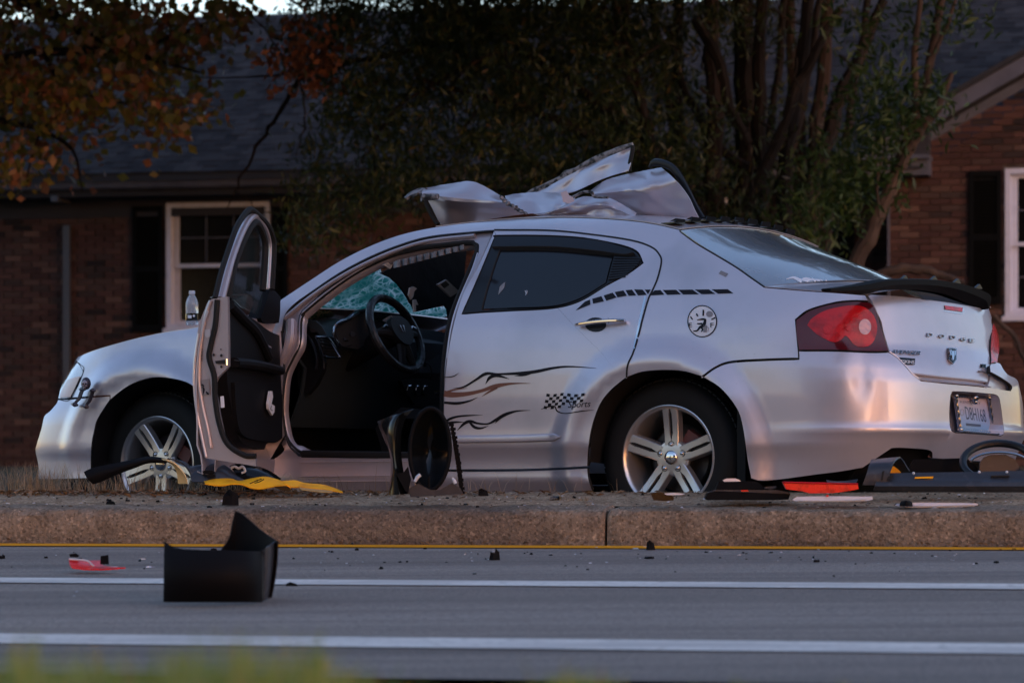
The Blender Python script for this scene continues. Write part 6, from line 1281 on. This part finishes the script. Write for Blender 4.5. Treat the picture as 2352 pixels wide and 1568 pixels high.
for sh, el, hd in (((537, 632), (515, 690), (487, 722)), ((605, 640), (585, 700), (560, 735))):
    bones = []
    for dx in (-7, 0, 7): bones.append(tube(np.array([onS((sh[0]+dx, sh[1]), .03), onS((el[0]+dx, el[1]), .03), onS((hd[0]+dx*.6+4, hd[1]-8), .03)]), .005, 6))
    bones.append(tube(np.array([onS((sh[0]-18, sh[1]-6), .035), onS((sh[0], sh[1]-8), .035), onS((sh[0]+18, sh[1]-2), .035)]), [.004, .012, .004], 8)); bones.append(tube(np.array([onS((hd[0]-20, hd[1]-2), .03), onS((hd[0]+2, hd[1]+2), .035), onS((hd[0]+20, hd[1]+8), .03)]), [.004, .013, .005], 8))
    V, F_ = join(*bones); add('arm', V, F_, M['dark_bone'], sk)
# ------------------------------------------------------------------ bottle on the bonnet
BP = at_depth([(441, 747)], 16.75)[0]
def lobj(prof, c, nm, mat, par=None, seg=24, **kw):
    V, F_ = lathe(prof, c, UZ, np.array([1., 0, 0]), seg); return add(nm, V, F_, mat, par, **kw)
bt = thing('water_bottle', BP.tolist(), 'small clear plastic water bottle standing on the bonnet behind the open door', 'bottle')
bm = pbr('bottle_plastic', (.75, .78, .82), .08, trans=.55, alpha=.55)
lobj([(.001, 0), (.026, 0), (.030, .006), (.0305, .05), (.029, .055), (.0305, .06), (.0305, .105), (.024, .128), (.013, .146), (.0125, .152)], BP, 'body', bm, bt)
lobj([(.0311, .022), (.0313, .024), (.0313, .055), (.0311, .057)], BP, 'label_band', M['gloss_black'], bt); V, F_ = box(BP+np.array([-.008, -.0315, .040]), (.018, .002, .014)); add('label_print', V, F_, M['decal_white'], bt)
V, F_ = prism(BP+np.array([[.012+.006*math.cos(t), -.031, .044+.006*math.sin(t)] for t in np.linspace(0, 6.28, 10)[:-1]]), (0, -.0015, 0)); add('label_logo', V, F_, M['decal_white'], bt)
lobj([(.0145, .150), (.015, .152), (.015, .164), (.013, .166), (.0001, .166)], BP, 'cap', M['white_frosted'], bt)
# ------------------------------------------------------------------ wreckage
def piece(name, parts, label, cat='car part', group=None):
    """parts: (part name, V, F, material, label)"""
    allv = np.vstack([p[1] for p in parts]); b = [allv[:, 0].mean(), allv[:, 1].mean(), allv[:, 2].min()]
    if len(parts) == 1: return add(name, parts[0][1], parts[0][2], parts[0][3], label=label, cat=cat, group=group)
    t = thing(name, b, label, cat, group)
    for p in parts: add(p[0], p[1], p[2], p[3], t)
    return t
def gridpx(rows, zc, Y, n=18, m=8):
    """rows: list of (pts, depth offsets) lofted; zc converts; Y base depth"""
    L_ = []
    for pts, dy in rows:
        dy = np.full(len(pts), dy) if np.isscalar(dy) else np.asarray(dy, float); A = resample(catmull(np.column_stack([zc(pts), dy*200.])), n); A[:, 2] /= 200.; L_.append(A)
    L_ = np.array(L_); k = len(L_); out = []
    for r in np.linspace(0, k-1, m):
        i = min(int(r), k-2); f = r-i; a = L_[max(i-1, 0)]; b = L_[i]; c = L_[i+1]; d = L_[min(i+2, k-1)]
        out.append(.5*((2*b)+(-a+c)*f+(2*a-5*b+4*c-d)*f*f+(-a+3*b-3*c+d)*f**3))
    out = np.array(out); return np.array([[at_depth([o[:2]], Y+o[2])[0] for o in row] for row in out])
def platepx(pts, zc, Y, th=.01, tilt=0.): 
    return prism(at_depth(zc(pts), Y), np.array([0, th, 0]))
# standing bucket of black plastic in front of the sill
Yb = 14.25
th = np.linspace(0, 2*math.pi, 49); ell = lambda f, dy: np.array([at_depth(zM([(865+275*f*math.cos(t)+12*math.sin(t), 760-560*f*math.sin(t))]), Yb+dy)[0] for t in th])
G = np.array([ell(f, .10*(1-f*f)) for f in (.02, .25, .45, .62, .78, .90, 1.0)]); v1 = sheet(G, -.004)
v2 = tube(ell(1.02, -.005), .009, 8, cap=False)
G = gridpx([([(640, 205), (540, 300), (480, 480), (460, 700), (480, 950), (520, 1180), (570, 1380)], .02), ([(470, 255), (390, 330), (350, 520), (350, 760), (370, 1000), (400, 1200), (430, 1395)], -.02), ([(300, 300), (262, 420), (255, 560), (300, 760), (345, 960), (320, 1200), (290, 1400)], .03), ([(128, 375), (160, 470), (215, 600), (290, 780), (322, 960), (305, 1200), (282, 1405)], .14)], zM, Yb, 20, 14); v3 = sheet(G, .004)
teeth = []
for k in range(17):
    t = k/16; x = 1175+150*t**.8; y = 400+950*t; teeth.append(platepx([(x-45, y), (x+24+10*(k % 2), y-5), (x+28+10*(k % 2), y+36), (x-38, y+42)], zM, Yb+.02, .03))
v4 = join(*teeth, platepx([(1150, 380), (1185, 395), (1235, 620), (1290, 900), (1325, 1200), (1335, 1380), (1290, 1380), (1240, 1000), (1180, 640)], zM, Yb+.045, .01)); v5 = platepx([(555, 1335), (600, 1290), (700, 1240), (880, 1330), (1000, 1330), (1180, 1230), (1290, 1300), (1335, 1385), (600, 1432)], zM, Yb-.02, .05)
v6 = join(tube(at_depth(zM([(655, 1215), (690, 1150), (735, 1115)]), Yb-.05), [.006, .008, .008], 8), tube(at_depth(zM([(1180, 1160), (1205, 1200), (1225, 1240)]), Yb-.05), [.004, .008, .007], 8))
v7 = platepx([(390, 1105), (500, 1080), (560, 1000), (600, 1180), (560, 1380), (520, 1340)], zM, Yb-.03, .03)
piece('plastic_housing', [('bowl', *v1, M['gloss_black']), ('rim', *v2, M['black_plastic']), ('side_shell', *v3, M['gloss_black']), ('clip_strip', *v4, M['black_plastic']), ('foot', *v5, M['grey_plastic']), ('screw', *v6, M['white_frosted']), ('bracket', *v7, M['black_plastic'])], 'black plastic housing standing upright before the silver sill')
# big black fairing on the near lanes
Yr = 10.93; zb = lambda p: zS(p)
rows_x = [(750, 0, 400), (775, -.02, 418), (800, -.03, 430), (850, -.05, 438), (930, -.06, 441), (1010, -.06, 442), (1060, -.055, 444), (1120, -.04, 446), (1165, -.01, 448), (1190, .04, 449), (1205, .09, 446)]
G = np.array([[at_depth(zS([(x+(1-f)*(4 if x < 800 else 0), yt+(682-yt)*f)]), Yr+dy+.05*math.sin(math.pi*f)*(-1))[0] for f in np.linspace(0, 1, 9)] for x, dy, yt in rows_x]); v1 = sheet(G, -.005)
rows_x = [(1020, .34, 440), (1045, .36, 405), (1060, .37, 375), (1072, .38, 310), (1080, .385, 262), (1110, .38, 276), (1145, .36, 305), (1185, .33, 343), (1225, .28, 372), (1255, .22, 392), (1272, .15, 402)]
G = np.array([[at_depth(zS([(x-(30*f**2 if x > 1200 else 0)+0*f, yt+((500 if x < 1180 else 660)-yt)*f)]), Yr+dy)[0] for f in np.linspace(0, 1, 9)] for x, dy, yt in rows_x]); v2 = sheet(G, -.005)
G = np.array([[at_depth(zS([(1200+68*s-30*f*f*s, (447-45*s)+((676-10*s)-(447-45*s))*f)]), Yr+.09+.10*s-.05*math.sin(3.14*s))[0] for f in np.linspace(0, 1, 9)] for s in np.linspace(0, 1, 8)]); v3 = sheet(G, -.004)
piece('plastic_fairing', [('front_panel', *v1, M['black_plastic']), ('fin', *v2, M['black_plastic']), ('curled_end', *v3, M['grey_plastic'])], 'large black curved plastic fairing with a tall fin lying on the near lane')
# wheel-arch trim with yellow edge before the front wheel
Yl = 14.92
G = gridpx([([(35, 250), (120, 212), (350, 168), (560, 123), (660, 126), (760, 150)], 0), ([(60, 300), (150, 270), (325, 218), (505, 165), (620, 142), (740, 162)], -.02), ([(110, 345), (180, 325), (300, 268), (450, 212), (580, 166), (720, 168)], .0)], zL, Yl, 22, 8); v1 = sheet(G, -.004)
G = gridpx([([(655, 128), (740, 150), (800, 190), (830, 260), (838, 345)], .0), ([(735, 138), (805, 165), (860, 220), (900, 280), (915, 345)], -.03)], zL, Yl, 14, 6); v2 = sheet(G, .006)
G = gridpx([([(740, 138), (830, 158), (890, 200), (930, 250), (950, 300)], 0), ([(810, 150), (900, 175), (935, 215), (990, 205), (1040, 200)], .03)], zL, Yl+.02, 10, 5); v3 = sheet(G, .006)
piece('arch_trim', [('arch_strip', *v1, M['black_plastic']), ('yellow_edge', *v2, M['cream_metal']), ('grey_end', *v3, M['grey_plastic'])], 'dark arched trim strip with a cream yellow end before the front wheel')
G = gridpx([([(900, 215), (1000, 200), (1100, 190), (1200, 192), (1250, 215), (1340, 300)], .06), ([(930, 262), (1020, 240), (1100, 225), (1200, 235), (1270, 270), (1380, 315)], -.03), ([(950, 335), (1050, 335), (1150, 335), (1250, 335), (1330, 340), (1420, 345)], -.06)], zL, Yl+.06, 20, 9); v1 = sheet(G, -.006)
v2 = join(platepx([(1035, 240), (1060, 232), (1120, 232), (1142, 245), (1135, 258), (1050, 262)], zL, Yl-.02, .02), platepx([(1070, 268), (1120, 262), (1150, 275), (1140, 290), (1085, 295)], zL, Yl-.03, .02))
piece('wing_liner', [('shell', *v1, M['grey_plastic']), ('rib', *v2, M['black_plastic'])], 'grey humped plastic liner between the front wheel and the sill')
G = gridpx([([(1270, 205), (1330, 186), (1420, 195), (1520, 212), (1620, 255), (1700, 312)], .05), ([(1300, 235), (1380, 225), (1450, 235), (1540, 255), (1620, 290), (1680, 330)], -.02), ([(1360, 320), (1430, 320), (1500, 320), (1560, 325), (1620, 335), (1680, 345)], -.05)], zL, Yl+.1, 18, 8); v1 = sheet(G, -.006)
v2 = tube(at_depth(catmull(zL([(1280, 215), (1310, 200), (1345, 215), (1380, 200), (1400, 240), (1370, 255)]), n=4), Yl+.05), .006, 6)
piece('wing_liner', [('shell', *v1, M['gloss_black']), ('torn_lip', *v2, M['white_frosted'])], 'shiny black plastic liner lying against the sill behind the yellow strip')
G = gridpx([([(1050, 325), (1120, 308), (1200, 300), (1290, 302), (1350, 320), (1450, 300), (1560, 284), (1650, 300), (1720, 325), (1780, 378)], .0), ([(1060, 330), (1130, 325), (1200, 325), (1290, 325), (1370, 332), (1450, 328), (1560, 325), (1650, 330), (1720, 345), (1785, 380)], -.06), ([(1060, 340), (1130, 355), (1210, 358), (1290, 345), (1380, 350), (1450, 378), (1530, 388), (1620, 372), (1710, 360), (1790, 382)], -.10)], zL, Yl-.02, 34, 8); v1 = sheet(G, .005)
G = gridpx([([(1690, 322), (1760, 318), (1830, 315), (1910, 338), (2050, 350), (2130, 370), (2228, 410)], .0), ([(1740, 345), (1800, 372), (1850, 372), (1960, 380), (2060, 392), (2140, 402), (2228, 414)], -.06)], zL, Yl-.02, 24, 6); v2 = sheet(G, .005)
G = gridpx([([(1850, 372), (1950, 382), (2050, 390), (2140, 404)], -.04), ([(1880, 392), (1960, 402), (2060, 414), (2140, 414)], -.09)], zL, Yl-.03, 12, 4); v3 = sheet(G, .004)
v4 = platepx([(1640, 372), (1750, 362), (1800, 392), (1770, 406), (1700, 400)], zL, Yl-.12, .03); v5 = join(*[stroke_ for stroke_ in [tube(at_depth(zL(p), Yl-.13), .0022, 5) for p in ([(1440, 345), (1500, 318), (1540, 305)], [(1480, 340), (1520, 330), (1560, 308)], [(1505, 325), (1500, 310)])]])
piece('yellow_strip', [('wavy_band', *v1, M['yellow_plastic']), ('tail_band', *v2, M['yellow_plastic']), ('pale_tip', *v3, M['cream_metal']), ('black_backing', *v4, M['gloss_black']), ('dark_scribble', *v5, M['decal'])], 'twisted bright yellow plastic strip lying in dry grass on the median')
# debris to the right of the rear wheel
def slabpx(pts, zc, Y, th, back=.06, lift=0.):
    return prism(at_depth(zc(pts), Y), np.array([0, back, .0]))
Yd = 14.0
v1 = slabpx([(1292, 172), (1380, 178), (1700, 182), (2030, 190), (2038, 240), (2000, 250), (1900, 268), (1780, 282), (1560, 284), (1480, 262), (1330, 244)], zR, Yd, .04, .05); v2 = tube(at_depth(zR([(1295, 176), (1600, 184), (2032, 192)]), Yd-.003), .004, 6)
piece('red_lens', [('lens_bar', *v1, M['red_plastic']), ('rib', *v2, M['lens_red'])], 'long bright red lens bar behind the rear wheel on the median')
v1 = slabpx([(1385, 345), (1430, 318), (1560, 314), (1900, 312), (2090, 316), (2170, 312), (2178, 345), (2120, 358), (1900, 366), (1600, 368), (1420, 362)], zR, 13.9, .02, .05); v2 = tube(at_depth(zR([(1440, 352), (1700, 355), (2000, 350), (2110, 340)]), 13.895), .003, 6); v3 = prism(at_depth(zR(circle2d((1732, 308), 14, 10, 10)), 13.89), (0, .01, 0))
piece('clear_lens', [('lens_bar', *v1, M['clear_plastic']), ('rib', *v2, M['white_frosted']), ('red_chip', *v3, M['red_plastic'])], 'pale clear lens strip just below the long red lens bar')
v1 = slabpx([(575, 1078), (600, 1058), (700, 1045), (1100, 1042), (1500, 1048), (1700, 1052), (1722, 1070), (1650, 1092), (1400, 1105), (900, 1110), (640, 1100)], zQ, 13.86, .02, .05); v2 = tube(at_depth(zQ([(830, 1085), (1100, 1088), (1400, 1080), (1650, 1070)]), 13.855), .003, 6)
piece('clear_lens', [('lens_bar', *v1, M['clear_plastic']), ('rib', *v2, M['white_frosted'])], 'narrow pale lens strip lying nearest the kerb on the right')
V, F_ = sheet(np.array([[at_depth(zQ([(728+92*s*math.cos(t)**.6 if math.cos(t) > 0 else 728, 1100-88*math.sin(t)**.7)]), 13.8+.05*(s*s))[0] for t in np.linspace(.02, math.pi/2-.02, 8)] for s in np.linspace(-1, 1, 11)]), .006); piece('domed_fragment', [('cap', V, F_, M['black_plastic'])], 'small black domed cap at the left end of the kerbside lens strip')
v1 = slabpx([(668, 172), (860, 168), (1030, 165), (1080, 195), (1125, 245), (640, 248)], zR, 14.2, .03, .10); v2 = slabpx([(560, 282), (640, 262), (1370, 290), (1350, 345), (1200, 350), (560, 350), (535, 330)], zR, 14.05, .03, .10); v3 = slabpx([(640, 250), (1240, 252), (1360, 275), (1370, 296), (560, 292), (570, 272)], zR, 14.10, .03, .08)
v4 = slabpx([(705, 155), (740, 140), (830, 138), (865, 150), (888, 170), (720, 170)], zR, 14.25, .02, .03); v5 = slabpx([(885, 252), (950, 250), (962, 265), (890, 268)], zR, 14.04, .01, .02)
piece('lamp_housing', [('back_shell', *v1, M['black_plastic']), ('tray', *v2, M['black_plastic']), ('lip', *v3, M['grey_plastic']), ('clear_corner', *v4, M['clear_plastic']), ('red_shard', *v5, M['red_plastic'])], 'flat black lamp housing lying behind the rear tyre')
v1 = slabpx([(0, 285), (60, 272), (140, 278), (200, 300), (228, 325), (225, 352), (140, 360), (30, 352)], zR, 14.0, .02, .06); v2 = slabpx([(130, 286), (220, 280), (340, 288), (300, 300), (160, 302)], zR, 13.98, .01, .02)
piece('plastic_chunk', [('lump', *v1, M['gloss_black']), ('pale_sliver', *v2, M['clear_plastic'])], 'shiny black plastic chunk with a pale sliver below the rear wheel')
piece('blue_shard', [('shard', *slabpx([(1115, 222), (1230, 212), (1232, 232), (1180, 245), (1120, 238)], zR, 14.3, .01, .02), M['grey_plastic'])], 'thin bluish shard between black lamp housing and red lens')
piece('blue_shard', [('shard', *sheet(gridpx([([(1720, 150), (1800, 165), (1900, 162), (2030, 145)], 0), ([(1735, 180), (1820, 182), (1920, 182), (2010, 180)], -.02)], zR, 14.2, 10, 3), .004), M['grey_plastic'])], 'curved bluish shard resting behind the red lens bar')
# long grey valance with ring
Yv = 14.12
def vx(y): return None
G = gridpx([([(400, 648), (700, 645), (1000, 640), (1500, 632), (2000, 620), (2700, 608)], .02), ([(340, 720), (700, 720), (1000, 720), (1500, 720), (2000, 720), (2700, 715)], .0), ([(300, 800), (700, 800), (1000, 800), (1500, 800), (2000, 800), (2700, 800)], -.03), ([(280, 860), (700, 872), (1000, 875), (1500, 880), (2000, 884), (2700, 890)], -.01)], zQ, Yv, 30, 8); v1 = sheet(G, -.006)
G = gridpx([([(250, 468), (400, 452), (540, 440), (650, 430)], .10), ([(218, 540), (380, 530), (500, 520), (580, 470)], .0), ([(170, 680), (330, 670), (460, 650), (520, 600)], -.02), ([(125, 800), (300, 800), (440, 800), (470, 740)], -.02)], zQ, Yv, 14, 9); v2 = sheet(G, -.006)
G = gridpx([([(650, 430), (690, 480), (730, 550), (770, 610)], .08), ([(560, 500), (600, 560), (660, 630), (690, 650)], .12)], zQ, Yv, 10, 4); v3 = sheet(G, .006)
v4 = slabpx([(480, 658), (520, 560), (560, 540), (640, 600), (690, 650)], zQ, Yv+.12, .01, .01)
v5 = join(slabpx([(855, 688), (1105, 682), (1100, 706), (845, 712)], zQ, Yv-.012, .01, .01), slabpx([(845, 726), (1095, 722), (1085, 744), (838, 750)], zQ, Yv-.012, .01, .01)); v6 = [slabpx(p, zQ, y_, .01, .01) for p, y_ in (([(1905, 668), (2150, 664), (2150, 686), (1895, 690)], Yv-.008), ([(1890, 712), (2135, 710), (2130, 732), (1885, 734)], Yv-.008), ([(400, 610), (430, 600), (405, 735), (380, 735)], Yv-.03), ([(480, 680), (560, 665), (500, 735), (455, 738)], Yv-.03))]
v7 = tube(np.array([at_depth(zQ([(2000+490*math.cos(t), 490-265*math.sin(t))]), Yv+.18+.12*math.sin(t))[0] for t in np.linspace(-.95, math.pi+.75, 50)]), .016, 10)
v8 = tube(np.array([at_depth(zQ([(2010+400*math.cos(t), 500-150*math.sin(t))]), Yv+.22)[0] for t in np.linspace(.1, math.pi-.1, 24)]), .006, 6)
v9 = slabpx([(1735, 620), (1745, 500), (1800, 420), (1900, 380), (2100, 380), (2220, 440), (2300, 560), (2300, 620)], zQ, Yv+.25, .02, .02); v10 = join(*[ball(at_depth(zQ([(x, y)]), Yv-.01)[0], .006) for x, y in ((830, 638), (1735, 622), (2115, 622))])
v11 = slabpx([(1450, 430), (1560, 420), (1700, 560), (1740, 625), (800, 640), (770, 560), (830, 450)], zQ, Yv+.30, .03, .02)
piece('bumper_valance', [('long_panel', *v1, M['grey_plastic']), ('curled_end', *v2, M['grey_plastic']), ('curl_lip', *v3, M['trim_black']), ('yellow_inside', *v4, M['yellow_plastic']), ('orange_slot', *v5, M['yellow_plastic']), *[('dark_slot', *q_, M['black_gap']) for q_ in v6], ('ring', *v7, M['trim_black']), ('ring_lip', *v8, M['dark_chrome']), ('lamp_cup', *v9, M['grey_plastic']), ('rivet', *v10, M['white_frosted']), ('torn_backing', *v11, M['black_plastic'])], 'long grey bumper valance with a black ring below the boot')
# red fragment on the road, left
v1 = sheet(gridpx([([(316, 480), (360, 488), (420, 490), (460, 488)], .0), ([(320, 505), (380, 515), (430, 518), (480, 515)], -.06), ([(330, 522), (400, 530), (480, 530), (575, 522)], -.1)], zS, 12.6, 14, 6), .004); v2 = platepx([(318, 462), (345, 457), (362, 468), (355, 476), (322, 474)], zS, 12.6, .02); v2b = platepx([(462, 470), (495, 465), (498, 508), (460, 508)], zS, 12.5, .02); v3 = tube(at_depth(catmull(zS([(318, 484), (400, 492), (440, 520), (540, 522)]), n=4), 12.55), .004, 6)
piece('red_fragment', [('shell', *v1, M['red_plastic']), ('black_tab', *v2, M['black_plastic']), ('black_tab', *v2b, M['black_plastic']), ('pale_edge', *v3, M['white_frosted'])], 'curved red plastic fragment with two black tabs on the left of the road')
# small shards
rgs = np.random.default_rng(77)
def shard_mesh(nm, mat, n, flat, seed, spike=0.):
    g = np.random.default_rng(seed); t = np.sort(g.uniform(0, 6.28, n)); r = g.uniform(.45, 1, n); P = np.column_stack([r*np.cos(t), r*np.sin(t)*.6, np.zeros(n)]); top = P*.8+np.array([0, 0, flat])+g.normal(0, .08, (n, 3)); top[:, 2] = np.maximum(top[:, 2], .08)
    if spike: top[0] = (g.uniform(-.3, .3), 0, spike)
    V = np.vstack([P, top, [[0, 0, flat*1.3 if not spike else spike*.5]]]); F_ = [(i, (i+1) % n, n+(i+1) % n, n+i) for i in range(n)]+[(n+i, n+(i+1) % n, 2*n) for i in range(n)]+[tuple(range(n))[::-1]]
    return mesh_of(nm, V, F_, mat, smooth=False)
def put(name, me, px, w, surf, label, group, rot=0., cat='debris', hz=1.):
    P = (on_road if surf == 'r' else on_median)([px], .001)[0]; s = w*P[1]/FP/2
    o = bpy.data.objects.new(name, me); SC.collection.objects.link(o); o.location = P.tolist(); o.scale = (s, s, s*hz); o.rotation_euler = (0, 0, rot); BASE[o] = P; return props(o, label, cat, group)
black = [shard_mesh('black_shard', M['gloss_black'] if k % 3 == 0 else M['black_plastic'], 5+k % 3, .35, 100+k, .6 if k % 2 else 0) for k in range(6)]
pale = [shard_mesh('pale_shard', M['clear_plastic'] if k % 2 else M['white_frosted'], 4+k % 3, .22, 200+k) for k in range(5)]
big = [((530, 1160), 48, 'm', 'upright black triangular shard near the kerb edge left of centre', 2.6, 1.5), ((252, 1158), 46, 'm', 'low black shard on the median below the front bumper', .8, 1), ((1137, 1285), 46, 'r', 'black pointed shard on the road below the black housing', 2., 1), ((1494, 1262), 34, 'r', 'dark shard sitting on the orange line', 2.2, 1), ((1490, 1282), 40, 'r', 'flat dark shard just below the orange line', .5, 1), ((668, 1345), 48, 'r', 'black shard beside the big fairing on the white line', .7, 1), ((5, 1282), 30, 'r', 'dark shard cut by the left edge of the picture', 1.2, 1), ((1275, 1148), 40, 'm', 'rounded black lump on the median right of the housing', 1., 1), ((1108, 1138), 36, 'm', 'dark blue shard leaning beside the black housing', 1.6, 1), ((660, 1128), 40, 'm', 'small glossy cluster of plastic by the yellow strip tip', .8, 1), ((2080, 1162), 30, 'm', 'black bead-like lump near the kerb on the right', 1., 1)]
for k, (p, w, s_, lab, hz, _) in enumerate(big[:10]): put('black_shard', black[(1, 3, 5, 1, 2, 3, 5, 0, 1, 4)[k]], p, w, s_, lab, None, hz=hz, rot=.3*k % .9)
# scattered small ones: dark and pale, on the median and on the road
sm = [((1265, 1275), 12, 'r'), ((763, 1268), 14, 'r'), ((820, 1263), 20, 'r'), ((807, 1250), 20, 'r'), ((976, 1260), 14, 'r'), ((1395, 1250), 10, 'r'), ((1530, 1283), 10, 'r'), ((1605, 1337), 10, 'r'), ((1875, 1290), 24, 'r'), ((2065, 1312), 10, 'r'), ((1350, 1308), 12, 'r'), ((875, 1306), 26, 'r'), ((1090, 1318), 12, 'r'), ((1220, 1273), 16, 'r'), ((1205, 1271), 10, 'r'), ((590, 1298), 8, 'r'), ((445, 1295), 10, 'r'), ((1930, 1262), 8, 'r')]
for k, (p, w, s_) in enumerate(sm): put('black_shard', black[k % 6], p, w, s_, 'small dark plastic crumb scattered over the road surface', 'dark crumbs on the road', rot=k*1.3)
for k in range(60):
    p = (rgs.uniform(20, 2330), 1262+abs(rgs.normal(0, 30))); put('black_shard', black[k % 6], p, rgs.uniform(5, 10)*(1+rgs.random()**4*1.6), 'r', 'small dark plastic crumb scattered over the road surface', 'dark crumbs on the road', rot=k)
for k in range(85):
    p = (rgs.uniform(10, 2340), rgs.uniform(1133, 1166)); put('black_shard', black[k % 6], p, rgs.uniform(6, 11)*(1+rgs.random()**4*2), 'm', 'small dark plastic crumb scattered over the median top', 'dark crumbs on the median', rot=k*.7)
for p, w in (((700, 1148), 14), ((1040, 1150), 22), ((1115, 1148), 18), ((838, 1158), 20), ((590, 1163), 12), ((1985, 1160), 16), ((2010, 1140), 12), ((550, 1170), 20)): pass
for k in range(70):
    p = (rgs.uniform(10, 2340), rgs.uniform(1132, 1166)); put('pale_shard', pale[k % 5], p, rgs.uniform(4, 15), 'm', 'small pale glass crumb scattered over the median top', 'pale crumbs on the median', rot=k*.9)
for k, (x, y, w) in enumerate([(325, 1278, 26), (345, 1296, 40), (560, 1262, 12), (1368, 1252, 26), (1405, 1251, 20), (1460, 1254, 30), (1485, 1250, 30), (1535, 1250, 16), (1610, 1250, 22), (1645, 1250, 14), (1358, 1287, 22), (730, 1277, 10), (835, 1284, 12), (1395, 1285, 14), (1920, 1252, 20), (1700, 1250, 18), (1080, 1250, 14), (690, 1252, 12), (175, 1352, 16), (170, 1362, 10)]):
    put('pale_shard', pale[k % 5], (x, y+6), w, 'r', 'small pale glass crumb scattered over the road surface', 'pale crumbs on the road', rot=k, hz=.6)
for k in range(50):
    put('pale_shard', pale[k % 5], (rgs.uniform(20, 2330), 1258+abs(rgs.normal(0, 22))), rgs.uniform(5, 13), 'r', 'small pale glass crumb scattered over the road surface', 'pale crumbs on the road', rot=k)
